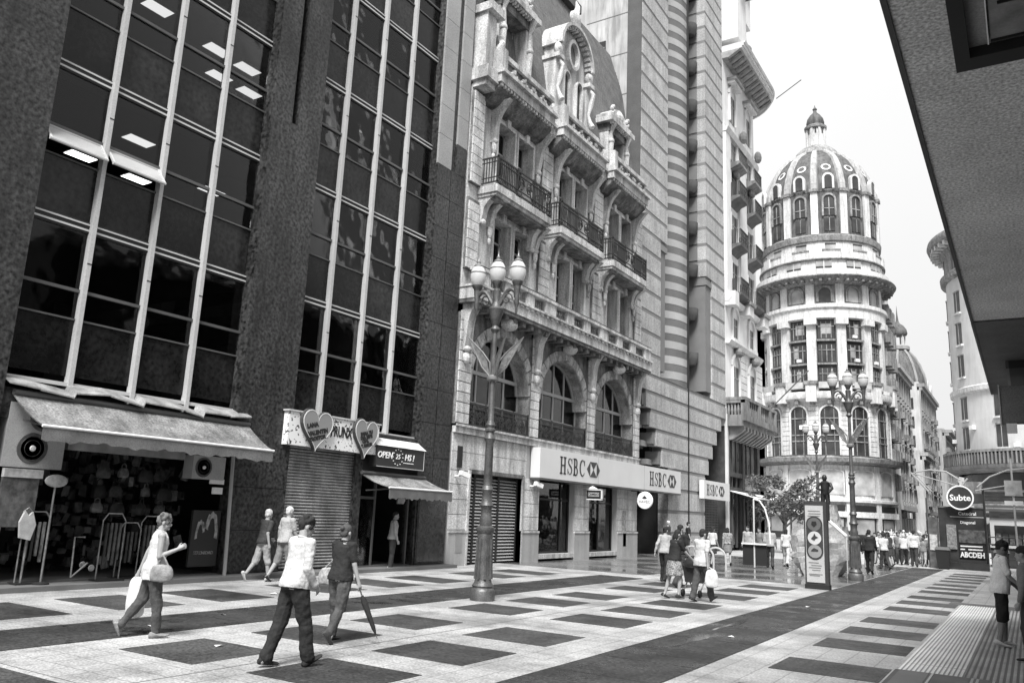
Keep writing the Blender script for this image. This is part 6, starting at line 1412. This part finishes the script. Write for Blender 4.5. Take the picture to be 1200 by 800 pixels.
for x, lb in ((-3.9, 'black rubbish container at the left foot of the subway entrance'), (-1.3, 'black rubbish container at the right foot of the subway entrance')):
    t = thing('rubbish_container', lb, 'bin', (x, 48.3, 0)); MB().loft([[(x-.26, 48.05, .05), (x+.26, 48.05, .05), (x+.26, 48.55, .05), (x-.26, 48.55, .05)], [(x-.33, 48, .95), (x+.33, 48, .95), (x+.33, 48.6, .95), (x-.33, 48.6, .95)]]).build('body', m_black, t)
    MB().loft([[(x-.36, 47.97, .95), (x+.36, 47.97, .95), (x+.36, 48.63, .95), (x-.36, 48.63, .95)], [(x-.3, 48.05, 1.1), (x+.3, 48.05, 1.1), (x+.3, 48.6, 1.1), (x-.3, 48.6, 1.1)]]).build('lid', m_sd, t)
    for q in (-.2, .2): MB().tube([(x+q-.03, 48.3, .07), (x+q+.03, 48.3, .07)], .07, 10).build('wheel', m_black, t)
# ------------------------------------------------------------------ people
CT = bpy.data.textures.new('cloth_folds', 'CLOUDS'); CT.noise_scale = .15; CT.noise_depth = 2
def skinm(v, nm): return M(nm, v, .55, .08, 6, .05, 40, coords='obj')
m_sk = skinm(.30, 'skin'); m_sk2 = skinm(.20, 'skin_tan')
def cloth(nm, v, nz=.12, sc=5): return M(nm, v, .85, nz, sc, .15, 60, .7, 12, coords='obj')
m_hair = {'dark': cloth('hair_dark', .02), 'fair': cloth('hair_fair', .11, .6, 22), 'grey': cloth('hair_grey', .5, .3, 14), 'brown': cloth('hair_brown', .06, .4, 14)}
def rx(a): return Matrix.Rotation(a, 3, 'X')
def ry(a): return Matrix.Rotation(a, 3, 'Y')
def rz_(a): return Matrix.Rotation(a, 3, 'Z')
NPEOPLE = [0]
def person(label, x, y, head, h=1.7, female=False, pose={}, top=None, sleeve='short', bottom=None, legs='trousers', hair='dark', hstyle='short', skin=None, q=.012, group=None, build=1.0, shoe=None, hem=0.0, neckline=0):
    """head: degrees the person faces, 0 = along +Y (away), positive turns left"""
    P = dict(hipL=14, kneeL=6, hipR=-14, kneeR=14, lean=3, shL=-14, shR=14, elL=18, elR=18, abL=7, abR=7, hy=0, hp=-4, inL=0, inR=0); P.update(pose)
    k = h/1.72; b = build; sk = skin or m_sk
    t = thing('person', label, 'person', (x, y, 0), group)
    # ---- joints (local: X right, Y forward, Z up)
    pel = Vector((0, 0, .93)); sw = (.165 if female else .19); hw = .095 if female else .09
    LN = rx(-R(P['lean']))
    def up(v): return pel+LN @ (Vector(v)-pel)
    J = {}
    for s, sg in (('L', -1), ('R', 1)):
        hp = pel+Vector((sg*hw, 0, -.02)); Mh = ry(R(-sg*P.get('sp'+s, 1.5))) @ rx(R(P['hip'+s]))
        kn = hp+Mh @ Vector((0, .01, -.43)); Mk = Mh @ rx(R(-P['knee'+s])); an = kn+Mk @ Vector((0, -.01, -.40))
        fa = R(P.get('foot'+s, 0)); Mf = Mk @ rx(fa)
        J['hip'+s], J['kn'+s], J['an'+s], J['Mf'+s] = hp, kn, an, Mf
        J['heel'+s] = an+Mf @ Vector((0, -.05, -.06)); J['toe'+s] = an+Mf @ Vector((sg*.012, .12, -.075)); J['ball'+s] = an+Mf @ Vector((sg*.01, .08, -.065))
        shd = up((sg*sw, 0, 1.40)); Ms = LN @ ry(R(-sg*P['ab'+s])) @ rx(R(P['sh'+s]))
        el = shd+Ms @ Vector((0, 0, -.285)); Me = Ms @ rz_(R(sg*P['in'+s])) @ rx(R(P['el'+s])); wr = el+Me @ Vector((0, 0, -.25))
        J['sh'+s], J['el'+s], J['wr'+s], J['Me'+s] = shd, el, wr, Me
    low = min(min(J['heel'+s].z, J['toe'+s].z, J['ball'+s].z) for s in 'LR')-.035
    lift = Vector((0, 0, -low))
    Rh = rz_(R(head))
    def T(v): return (Rh @ ((Vector(v)+lift)*k))
    def TL(v): v = T(v); return (v.x+x, v.y+y, v.z)
    hd = up((0, .025, 1.595)); HM = LN @ rz_(R(P['hy'])) @ rx(R(P['hp']))
    # ---- body: one continuous surface
    def cap(mb, a, c, ra, rb, n=10): mb.capsule(TL(a), TL(c), ra*k, rb*k, n)
    def ring(z, w, d, oy=0, n=16, upper=True):
        pts = []
        for i in range(n):
            a = 2*math.pi*i/n; p = Vector((w*math.copysign(abs(math.cos(a))**.85, math.cos(a)), oy+d*math.copysign(abs(math.sin(a))**.9, math.sin(a)), z))
            pts.append(TL(up(p)))
        return pts
    fw = 1 if not female else .9
    TOR = [(.86, .155*b, .11*b, -.01), (.93, .168*b, .118*b, -.012), (1.02, .155*b*fw, .108*b, 0), (1.1, .142*b*fw, .1*b, .005), (1.2, .152*b*fw, .108*b, .008), (1.3, .168*b*fw, .115*b, .008), (1.38, .165*fw*b, .1*b, 0), (1.435, .12*fw, .075, -.005), (1.46, .065, .058, -.005)]
    body = MB(); body.loft([ring(z, w, d, oy) for z, w, d, oy in TOR])
    cap(body, up((0, -.005, 1.43)), hd+HM @ Vector((0, -.02, -.06)), .056, .052)
    hm = (Rh @ HM).to_4x4()
    def HL(v): return TL(hd+HM @ Vector(v))
    rots = (Rh @ HM)
    body.ell(HL((0, -.012, .03)), .076*k, .094*k, .098*k, 16, 10, rots); body.ell(HL((0, .022, -.045)), .058*k, .062*k, .07*k, 14, 8, rots)
    body.ell(HL((0, .088, -.022)), .014*k, .02*k, .024*k, 8, 6, rots); body.ell(HL((0, .074, -.085)), .026*k, .02*k, .018*k, 8, 6, rots)
    for sg in (-1, 1): body.ell(HL((sg*.078, -.012, -.012)), .012*k, .022*k, .034*k, 8, 6, rots)
    for s, sg in (('L', -1), ('R', 1)):
        cap(body, J['hip'+s], J['kn'+s], .085*b, .055); cap(body, J['kn'+s], J['kn'+s].lerp(J['an'+s], .35), .052, .057); cap(body, J['kn'+s].lerp(J['an'+s], .35), J['an'+s], .056, .036)
        cap(body, J['an'+s], J['heel'+s], .036, .034); cap(body, J['heel'+s], J['toe'+s], .03, .018)
        cap(body, up((sg*.09, 0, 1.4)), J['sh'+s], .06, .056*b); cap(body, J['sh'+s], J['el'+s], .052*b, .041); cap(body, J['el'+s], J['wr'+s], .04, .027)
        Mw = J['Me'+s]; wr = J['wr'+s]; cu = R(P.get('grip'+s, 22))
        pa = wr+Mw @ Vector((0, .005, -.085)); cap(body, wr, pa, .027, .027); cap(body, wr+Mw @ Vector((0, .022, -.03)), pa+Mw @ Vector((0, .022, 0)), .016, .015); cap(body, wr+Mw @ Vector((0, -.016, -.03)), pa+Mw @ Vector((0, -.02, 0)), .016, .015)
        # fingers spread front to back across the palm and curl towards the body side
        for i, (oy, L) in enumerate(((.034, .068), (.012, .076), (-.010, .072), (-.031, .056))):
            r0_ = pa+Mw @ Vector((0, oy, -.002)); c1 = Mw @ Vector((-sg*math.sin(cu), 0, -math.cos(cu))); c2 = Mw @ Vector((-sg*math.sin(cu*2.3), 0, -math.cos(cu*2.3)))
            m1 = r0_+c1*L*.52; cap(body, r0_, m1, .0105, .0095, 6); cap(body, m1, m1+c2*L*.48, .0095, .0075, 6)
        th = wr+Mw @ Vector((0, .025, -.03)); t1 = th+Mw @ Vector((-sg*.02, .03, -.035)); cap(body, th, t1, .013, .011, 6); cap(body, t1, t1+Mw @ Vector((-sg*.012, .008, -.03)), .011, .008, 6)
    def finish(mb, nm, mat, vox, parent, disp=0.0, smooth=2):
        o = mb.build(nm, mat, parent)
        m = o.modifiers.new('union', 'REMESH'); m.mode = 'VOXEL'; m.voxel_size = vox; m.use_smooth_shade = True
        if smooth: m2 = o.modifiers.new('smooth', 'SMOOTH'); m2.iterations = smooth; m2.factor = .5
        if disp: m3 = o.modifiers.new('folds', 'DISPLACE'); m3.texture = CT; m3.strength = disp; m3.mid_level = .5; m3.texture_coords = 'LOCAL'
        return o
    bo = finish(body, 'body', sk, q*.72 if q < .011 else q, t)
    # ---- top
    if top:
        e = .014; zlow = .88-hem if legs != 'skirt' else .93
        mb = MB(); rows = [r for r in TOR if r[0] <= 1.42 and r[0] >= .92]
        rs = [ring(zlow, .186*b+e, .14*b+e, -.01)]+[ring(z, w+e+(.022 if z < 1.12 else 0), d+e+(.02 if z < 1.12 else 0), oy) for z, w, d, oy in rows]+[ring(1.445, .105, .08, -.005), ring(1.462, .07, .066, -.006)]
        mb.loft(rs)
        for s, sg in (('L', -1), ('R', 1)):
            if sleeve == 'none': cap(mb, up((sg*.08, 0, 1.395)), up((sg*.13, 0, 1.39)), .062, .058); continue
            cap(mb, up((sg*.09, 0, 1.4)), J['sh'+s], .07, .069*b)
            if sleeve == 'short': cap(mb, J['sh'+s], J['sh'+s].lerp(J['el'+s], .72), .067*b, .062)
            else:
                cap(mb, J['sh'+s], J['el'+s], .067*b, .055); cap(mb, J['el'+s], J['el'+s].lerp(J['wr'+s], .95 if sleeve == 'long' else .35), .056, .042)
        finish(mb, 'top', top, q, t, .04)
        if neckline:
            MB().tube([TL(up((.066*math.cos(a), -.004+.062*math.sin(a), 1.462-.012*math.sin(a)))) for a in [2*math.pi*i/14 for i in range(15)]], .012*k, 6).build('collar', top, t, smooth=True)
    # ---- bottom
    if bottom:
        mb = MB()
        if legs == 'skirt':
            n = 20; A = []
            for z, w, d in ((1.04, .15*b, .11*b), (.93, .185*b, .14*b), (.75, .21*b, .17*b), (.55, .2*b, .2*b)):
                A.append([TL((w*math.cos(2*math.pi*i/n), d*math.sin(2*math.pi*i/n)+(.05*math.sin(i) if z < .6 else 0)*.3, z)) for i in range(n)])
            mb.loft(A)
        else:
            mb.loft([ring(.85, .15*b, .118*b, -.01), ring(.93, .176*b, .128*b, -.012), ring(1.03, .158*b, .113*b, 0)])
            for s in 'LR':
                cap(mb, J['hip'+s], J['kn'+s], .106*b, .084*b)
                if legs == 'trousers': cap(mb, J['kn'+s], J['an'+s], .078*b, .068*b); cap(mb, J['kn'+s].lerp(J['an'+s], .6), J['an'+s]+J['Mf'+s] @ Vector((0, 0, -.01)), .07*b, .076*b)
                elif legs == 'slim': cap(mb, J['kn'+s], J['an'+s], .08, .06)
                else: cap(mb, J['hip'+s].lerp(J['kn'+s], .4), J['kn'+s].lerp(J['an'+s], .12), .098*b, .088)
        finish(mb, 'skirt' if legs == 'skirt' else 'shorts' if legs == 'shorts' else 'trousers', bottom, q, t, .045)
    # ---- shoes
    ms = shoe or cloth('shoe_dark', .03)
    for s, sg in (('L', -1), ('R', 1)):
        mb = MB(); Mf = J['Mf'+s]; c = J['an'+s]
        rows = []
        for (yy, w, top_, bot) in ((-.095, .022, -.03, -.085), (-.075, .036, -.005, -.095), (-.02, .042, .0, -.097), (.05, .046, -.04, -.097), (.11, .048, -.055, -.097), (.155, .04, -.062, -.096), (.175, .018, -.072, -.092)):
            rows.append([TL(c+Mf @ Vector((sg*.008+w*math.cos(2*math.pi*i/10), yy, (top_+bot)/2+(top_-bot)/2*math.sin(2*math.pi*i/10)))) for i in range(10)])
        mb.loft(rows); mb.build('shoe', ms, t, smooth=True)
    # ---- hair
    if hstyle != 'bald':
        mb = MB(); mb.ell(HL((0, -.022, .048)), .084*k, .098*k, .092*k, 16, 10, rots)
        mb.ell(HL((0, -.06, -.005)), .074*k, .055*k, .075*k, 12, 8, rots)
        if hstyle in ('long', 'bob'): 
            for sg in (-1, 0, 1): mb.ell(HL((sg*.055, -.06 if sg else -.085, -.05 if hstyle == 'bob' else -.1)), .035*k, .035*k, (.09 if hstyle == 'bob' else .15)*k, 10, 8, rots)
        if hstyle == 'bun': mb.ell(HL((0, -.115, .06)), .045*k, .045*k, .045*k, 10, 8, rots)
        if hstyle == 'tail': mb.ell(HL((0, -.12, -.02)), .03*k, .035*k, .09*k, 10, 8, rots).ell(HL((0, -.1, .04)), .04*k, .04*k, .04*k, 8, 6, rots)
        if hstyle == 'bushy':
            for i in range(14):
                a = i*2.4; mb.ell(HL((.07*math.cos(a), -.03+.075*math.sin(a), .05+.05*math.sin(i*1.7))), .035*k, .035*k, .04*k, 8, 6, rots)
        finish(mb, 'hair', m_hair[hair], max(q*.9, .008), t, .02, 1)
    else:
        mb = MB()
        for sg in (-1, 1): mb.ell(HL((sg*.07, -.04, -.0)), .018*k, .05*k, .04*k, 8, 6, rots)
        mb.ell(HL((0, -.095, -.02)), .06*k, .02*k, .04*k, 8, 6, rots); mb.build('hair', m_hair['grey'], t, smooth=True)
    if q < .013:
        for sg in (-1, 1):
            MB().ell(HL((sg*.03, .073, .0)), .011*k, .007*k, .007*k, 8, 6, rots).build('eye', cloth('eye_dark', .03), t); MB().ell(HL((sg*.031, .077, .02)), .02*k, .008*k, .005*k, 8, 5, rots).build('eyebrow', m_hair['brown'], t)
        MB().ell(HL((0, .082, -.062)), .022*k, .008*k, .007*k, 8, 5, rots).build('mouth', skinm(.16, 'lips'), t)
    W_ = lambda v: Vector(TL(v))
    return t, {kk: W_(v) for kk, v in J.items() if isinstance(v, Vector)}
c_white = cloth('cloth_white', .47, .08); c_bright = cloth('cloth_bright', .75, .05); c_black = cloth('cloth_black', .018); c_dark = cloth('cloth_dark', .04); c_grey = cloth('cloth_grey', .33); c_mid = cloth('cloth_mid', .17); c_jean = cloth('denim', .06, .35, 7); c_pale = cloth('cloth_pale', .48); c_khaki = cloth('cloth_khaki', .3, .2)
c_pat = cloth('cloth_patterned', .22, .95, 30)
def handbag(label, p, w, h, d, mat, rz=0, strap=None, cat='bag', name='handbag'):
    t = thing(name, label, cat, tuple(p)); mb = MB(); rings = []
    for q_, s_ in ((0, .75), (.12, .98), (.5, 1.05), (.85, .85), (1, .6)):
        rings.append([(p[0]+math.cos(rz)*w/2*s_*math.cos(a)-math.sin(rz)*d/2*s_*math.sin(a), p[1]+math.sin(rz)*w/2*s_*math.cos(a)+math.cos(rz)*d/2*s_*math.sin(a), p[2]-h+h*q_) for a in [2*math.pi*i/14 for i in range(14)]])
    mb.loft(rings); o = mb.build('bag_body', mat, t, smooth=True)
    m3 = o.modifiers.new('sub', 'SUBSURF'); m3.levels = 1; m3.render_levels = 2
    m3 = o.modifiers.new('folds', 'DISPLACE'); m3.texture = CT; m3.strength = .03*min(1, h/.3); m3.mid_level = .5
    if strap:
        c, s = math.cos(rz), math.sin(rz); a = Vector(strap)
        e0 = Vector((p[0]-c*w*.25, p[1]-s*w*.25, p[2]-.03)); e1 = Vector((p[0]+c*w*.25, p[1]+s*w*.25, p[2]-.03))
        MB().tube([e0, e0.lerp(a, .6), a, e1.lerp(a, .6), e1], .012, 6).build('strap', mat, t, smooth=True)
    return t
# 1 woman in white sleeveless top
t, j = person('woman in white sleeveless top and dark trousers walking right with a plastic bag', -10.45, 7.38, -28, 1.66, True, dict(hipL=-14, kneeL=20, hipR=9, kneeR=3, footL=-30, shL=-20, elL=8, shR=2, elR=116, abL=10, abR=8, inR=0, lean=4, hp=-8, hy=-12), c_white, 'none', c_jean, 'slim', 'fair', 'bushy', q=.009, hem=.1, shoe=cloth('shoe_tan', .2), neckline=1)
w = j['wrL']; handbag('long white plastic shopping bag carried low by the woman in white', (w.x-.02, w.y, w.z-.1), .27, .56, .16, M('plastic_bag', .58, .35, .15, 6, coords='obj'), .6, (w.x, w.y, w.z-.05), name='plastic_bag')
w = j['elR']; handbag('pale leather handbag hanging from the forearm of the woman in white', (w.x+.07, w.y+.02, w.z-.1), .34, .24, .16, cloth('leather_pale', .22, .4, 8), .5, (w.x+.03, w.y+.03, w.z+.03))
# 2 man in white shirt
t, j = person('man in white long sleeved shirt and black trousers striding away in front', -7.56, 7.28, -14, 1.74, False, dict(hipL=-14, kneeL=3, hipR=15, kneeR=5, footR=18, footL=12, shL=8, elL=30, shR=0, elR=46, inR=22, lean=6, hp=-16, hy=-18), c_white, 'long', c_black, 'trousers', 'dark', 'bushy', q=.009, build=1.08, hem=.0, shoe=cloth('shoe_black', .02), neckline=1)
# 3 woman in black t-shirt with umbrella
t, j = person('woman in black t-shirt and jeans walking away with folded umbrella', -8.45, 9.0, 2, 1.6, True, dict(hipL=6, kneeL=4, hipR=-10, kneeR=22, footR=-12, shL=22, elL=50, shR=4, elR=10, abL=10, abR=14, lean=3, hp=-4), c_black, 'short', c_jean, 'slim', 'brown', 'bun', q=.009, build=1.08, shoe=cloth('shoe_mid', .05), neckline=1)
w = j['wrR']; um = thing('umbrella', 'folded black umbrella in the hand of the woman in black', 'umbrella', tuple(w))
d = Vector((.27, .12, -.62)); a = w+Vector((.0, .01, -.06)); MB().tube([a-d*.18, a+d*1.12], [.012, .006], 8).build('shaft', m_tran, um); MB().tube([a+d*.22, a+d*.34, a+d*.9, a+d*1.04], [.02, .045, .03, .01], 10).build('canopy', c_black, um, smooth=True); MB().tube([a-d*.18, a-d*.02], [.02, .018], 8).build('handle', c_dark, um, smooth=True)
w = j['wrL']; handbag('striped grey shoulder bag held by the woman in black', (w.x-.3, w.y-.02, w.z-.02), .34, .26, .14, cloth('bag_striped', .3, .5, 16), .4, (w.x+.03, w.y-.02, w.z+.32))
# 4-5 couple behind
person('man in dark top and grey shorts walking by the dark pier', -15.95, 14.2, -8, 1.7, False, dict(hipL=-15, kneeL=22, hipR=11, kneeR=4, footL=-20, shL=22, elL=40, shR=-16, elR=30, lean=4), c_dark, 'short', c_khaki, 'shorts', 'grey', 'short', q=.014, shoe=cloth('shoe_white', .5))
person('man in grey shirt with short grey hair walking past the roller shutter', -15.55, 14.52, -8, 1.78, False, dict(hipL=-14, kneeL=18, hipR=10, kneeR=4, shL=-10, shR=16), c_grey, 'short', c_mid, 'shorts', 'grey', 'short', q=.014, build=1.08)
# 6 man in doorway
person('man in pale shirt and dark cap standing in the narrow shop doorway', -16.75, 20.0, -40, 1.72, False, dict(hipL=2, hipR=-2, kneeL=2, kneeR=2, shL=2, shR=4, elL=14, elR=16, hy=-10), c_grey, 'long', c_dark, 'trousers', 'dark', 'short', q=.014, shoe=cloth('shoe_white', .5))
# 7-9 group by the bank
person('young woman in pale grey top and black trousers with hair bun by the bank', -9.6, 24.4, -8, 1.62, True, dict(hipL=8, hipR=-8, kneeR=10, shL=-18, shR=8, abL=14), c_grey, 'long', c_black, 'trousers', 'dark', 'bun', q=.014)
t, j = person('woman in black top and patterned skirt pushing the stroller', -7.5, 19.7, -34, 1.62, True, dict(hipL=-12, kneeL=4, hipR=14, kneeR=20, shL=12, elL=20, shR=40, elR=16, lean=8), c_black, 'short', c_pat, 'skirt', 'dark', 'bob', q=.013, build=1.12)
t, j = person('man in white t-shirt and dark jeans walking right with a white bag', -6.75, 19.55, -26, 1.66, False, dict(hipL=-12, kneeL=4, hipR=18, kneeR=6, footR=14, shL=8, elL=20, shR=-12, elR=14), c_white, 'short', c_jean, 'trousers', 'dark', 'short', q=.013, build=1.1, hem=.06)
w = j['wrR']; handbag('white plastic bag swinging from the hand of the man in the white t-shirt', (w.x+.08, w.y+.05, w.z-.1), .32, .42, .12, MATS['plastic_bag'], .5, (w.x, w.y, w.z-.04), name='plastic_bag')
# stroller
st_ = thing('stroller', 'dark folding baby stroller between the walking couple near the bank', 'stroller', (-7.35, 20.9, 0))
sx_, sy_ = -7.35, 20.9
MB().loft([[(sx_-.22, sy_-.25, .35), (sx_+.22, sy_-.25, .35), (sx_+.22, sy_+.35, .3), (sx_-.22, sy_+.35, .3)], [(sx_-.25, sy_-.35, .75), (sx_+.25, sy_-.35, .75), (sx_+.25, sy_+.3, .5), (sx_-.25, sy_+.3, .5)]]).build('seat', c_dark, st_)
MB().lathe([(.3, 0), (.26, .16), (.14, .26), (.01, .29)], (sx_, sy_-.12), 16, z0=.72).build('hood', c_black, st_, smooth=True)
for s in (-.22, .22):
    MB().tube([(sx_+s, sy_+.4, .1), (sx_+s, sy_-.1, .5), (sx_+s, sy_-.55, 1.0)], .016, 6).tube([(sx_+s, sy_-.4, .1), (sx_+s, sy_+.1, .5)], .016, 6).build('frame', m_rail, st_, smooth=True)
    for yy in (-.4, .4): piece('wheel', MB().lathe([(.03, -.03), (.085, -.03), (.1, 0), (.085, .03), (.03, .03)], n=16).mesh('wheel', m_black, smooth=True), st_, (sx_+s, sy_+yy, .1), (0, R(90), 0))
MB().tube([(sx_-.22, sy_-.55, 1.0), (sx_+.22, sy_-.55, 1.0)], .02, 6).build('handle', c_dark, st_)
# shared builder for the smaller figures further on
def far_person(label, px, py, head, h, top, bottom, legs='trousers', female=False, hair='dark', sl='short', ph=0, q=.022, hs=None, **kw):
    w = math.sin(ph)*20
    return person(label, px, py, head, h, female, dict(hipL=w, hipR=-w, kneeL=6+max(0, -w)*.7, kneeR=6+max(0, w)*.7, shL=-w*.8, shR=w*.8, **kw), top, sl, bottom, legs, hair, hs or ('bob' if female else 'short'), q=q)
FP = [
 ('man in dark shirt walking behind the woman with the patterned skirt', -8.6, 23.0, -20, 1.74, c_black, c_dark, 'trousers', False, 'dark', 'short', .8),
 ('bald man in dark shirt standing in the dark bank doorway', -16.2, 41.6, -90, 1.76, c_dark, c_black, 'trousers', False, 'grey', 'short', .1),
 ('man in black raising his arm by the striped stone base', -14.6, 40.2, -60, 1.76, c_black, c_dark, 'trousers', False, 'dark', 'short', .2),
 ('woman in white top with dark skirt by the small projecting bank sign', -11.48, 34.6, -20, 1.62, c_white, c_dark, 'skirt', True, 'dark', 'short', .5),
 ('woman in patterned grey dress near the low hoop rack', -11.52, 36.83, 20, 1.6, c_pat, c_mid, 'skirt', True, 'dark', 'short', .4),
 ('man in pale shirt with dark strap behind the phone stand panel', -11.05, 38.4, 170, 1.7, c_grey, c_dark, 'trousers', False, 'dark', 'long', .0),
 ('man in dark grey shirt leaning behind the second phone stand panel', -10.5, 38.4, 150, 1.66, c_mid, c_dark, 'trousers', False, 'dark', 'short', .0),
 ('man in broad pale jacket seen from behind by the tree', -9.6, 36.6, 10, 1.74, c_grey, c_dark, 'trousers', False, 'dark', 'long', .6),
 ('person in white shirt walking beside the man in the pale jacket', -9.55, 39.2, 0, 1.68, c_white, c_pale, 'trousers', True, 'dark', 'short', .9),
 ('man in dark grey t-shirt walking left of the stone monument', -9.7, 42.0, 0, 1.72, c_mid, c_grey, 'trousers', False, 'dark', 'short', 1.2),
 ('man in dark shirt and pale trousers nearest the stone monument', -8.6, 38.5, -30, 1.74, c_dark, c_pale, 'trousers', False, 'dark', 'short', .8),
 ('man in dark jacket half hidden by the lamp base', -6.25, 37.0, 0, 1.76, c_black, c_dark, 'trousers', False, 'dark', 'long', .6),
 ('broad man in black jacket walking away right of the lamp base', -5.86, 38.2, 0, 1.82, c_black, c_black, 'trousers', False, 'dark', 'long', .9),
 ('woman in white top partly behind the man in the black jacket', -6.5, 42.0, 10, 1.66, c_white, c_grey, 'trousers', True, 'dark', 'short', .7),
 ('tall man in white shirt and dark trousers walking away toward the far street', -5.25, 48.4, 0, 1.84, c_pale, c_dark, 'trousers', False, 'dark', 'long', .5),
 ('child in dark top and pale shorts beside the tall man in white shirt', -4.92, 49.5, 0, 1.5, c_mid, c_grey, 'shorts', False, 'brown', 'short', .8),
 ('woman with pale bag strap and black skirt in front of the far crowd', -6.5, 47.6, -10, 1.68, c_pat, c_black, 'trousers', True, 'dark', 'short', 1.0),
 ('woman in white blouse and dark skirt walking toward the camera in the crowd', -5.95, 51.0, 175, 1.62, c_white, c_dark, 'skirt', True, 'brown', 'short', .8),
 ('man in grey shirt and pale trousers at the left of the far crowd', -7.3, 52.8, 170, 1.74, c_mid, c_pale, 'trousers', False, 'dark', 'short', .9),
 ('person dressed in black behind the white sloping handrail', -8.0, 46.0, 20, 1.68, c_black, c_dark, 'trousers', False, 'dark', 'short', .7),
 ('person in white t-shirt by the white sloping handrail', -8.45, 47.0, 40, 1.66, c_white, c_mid, 'trousers', True, 'dark', 'short', .4),
]
for k, (lb, px_, py_, t_, b_, fem) in enumerate((
 ('woman in pale blouse and dark trousers left of the lamp base', -7.6, 45.5, c_pale, c_dark, True), ('man in grey t-shirt between the monument and the lamp base', -7.35, 41.5, c_grey, c_jean, False),
 ('man in white shirt just right of the broad man in black', -5.95, 43.0, c_white, c_dark, False), ('woman in dark dress beyond the broad man in black', -6.05, 45.5, c_dark, c_dark, True),
 ('man in dark t-shirt and pale trousers near the white blouse woman', -6.35, 46.2, c_black, c_khaki, False), ('girl in bright top and black shorts ahead of the tall man', -5.7, 52.8, c_bright, c_black, True),
 ('man in mid grey jacket approaching left of the tall man', -6.9, 50.0, c_mid, c_dark, False), ('woman in bright blouse behind the grey jacket man', -7.2, 49.2, c_bright, c_jean, True))):
    far_person(lb, px_, py_, 20*k, 1.6+.03*(k % 5), t_, b_, 'skirt' if fem and k % 2 else 'trousers', fem, 'dark', 'short', .5+k)
for a in FP: far_person(*a)
o, j = person('young man in white t-shirt and black shorts standing at the right edge', -.52, 17.0, -78, 1.74, False, dict(hipL=4, hipR=-4, kneeL=3, kneeR=3, shL=16, elL=36, shR=18, elR=36, abL=6, abR=4, lean=5, hp=-26), c_bright, 'short', c_black, 'shorts', 'dark', 'bushy', m_sk2, q=.01, build=1.0, hem=.04, shoe=cloth('shoe_white', .5), neckline=1)
person('person in dark clothes cropped by the right frame edge beside the young man', -.09, 15.3, 80, 1.68, False, dict(hipL=6, hipR=-6, shL=4, elL=14, shR=4, elR=12), c_mid, 'long', c_dark, 'trousers', 'dark', 'short', q=.013)
# the crowd further up the street
rc = random.Random(21)
hues = [('white', c_white), ('black', c_black), ('grey', c_grey), ('dark grey', c_mid), ('pale', c_pale)]
lows = [('black', c_black), ('denim', c_jean), ('pale', c_khaki), ('dark', c_dark)]
ROWN = ['nearest', 'second', 'third', 'fourth', 'fifth', 'farthest']; ORN = ['first', 'second', 'third', 'fourth', 'fifth', 'sixth', 'seventh', 'eighth', 'ninth']
for row, (yy, n) in enumerate(((51.5, 7), (55, 8), (60, 9), (67, 9), (76, 9), (88, 9))):
    for k in range(n):
        xx = -.142*yy+(.05*yy)*(k+.5)/n+rc.uniform(-.2, .2); a_, b_ = rc.choice(hues), rc.choice(lows); fem = rc.random() < .5
        o, _ = far_person('pedestrian in %s top, %s trousers, %s from left in %s row of far crowd' % (a_[0], b_[0], ORN[k], ROWN[row]), xx, yy+rc.uniform(-1.5, 1.5), rc.choice((0, 180))+rc.uniform(-30, 30), rc.uniform(1.58, 1.84), a_[1], b_[1], 'trousers', fem, rc.choice(('dark', 'dark', 'brown', 'grey')), 'short', rc.uniform(-1.5, 1.5), q=.035)
        o['group'] = 'pedestrians in the distant crowd'
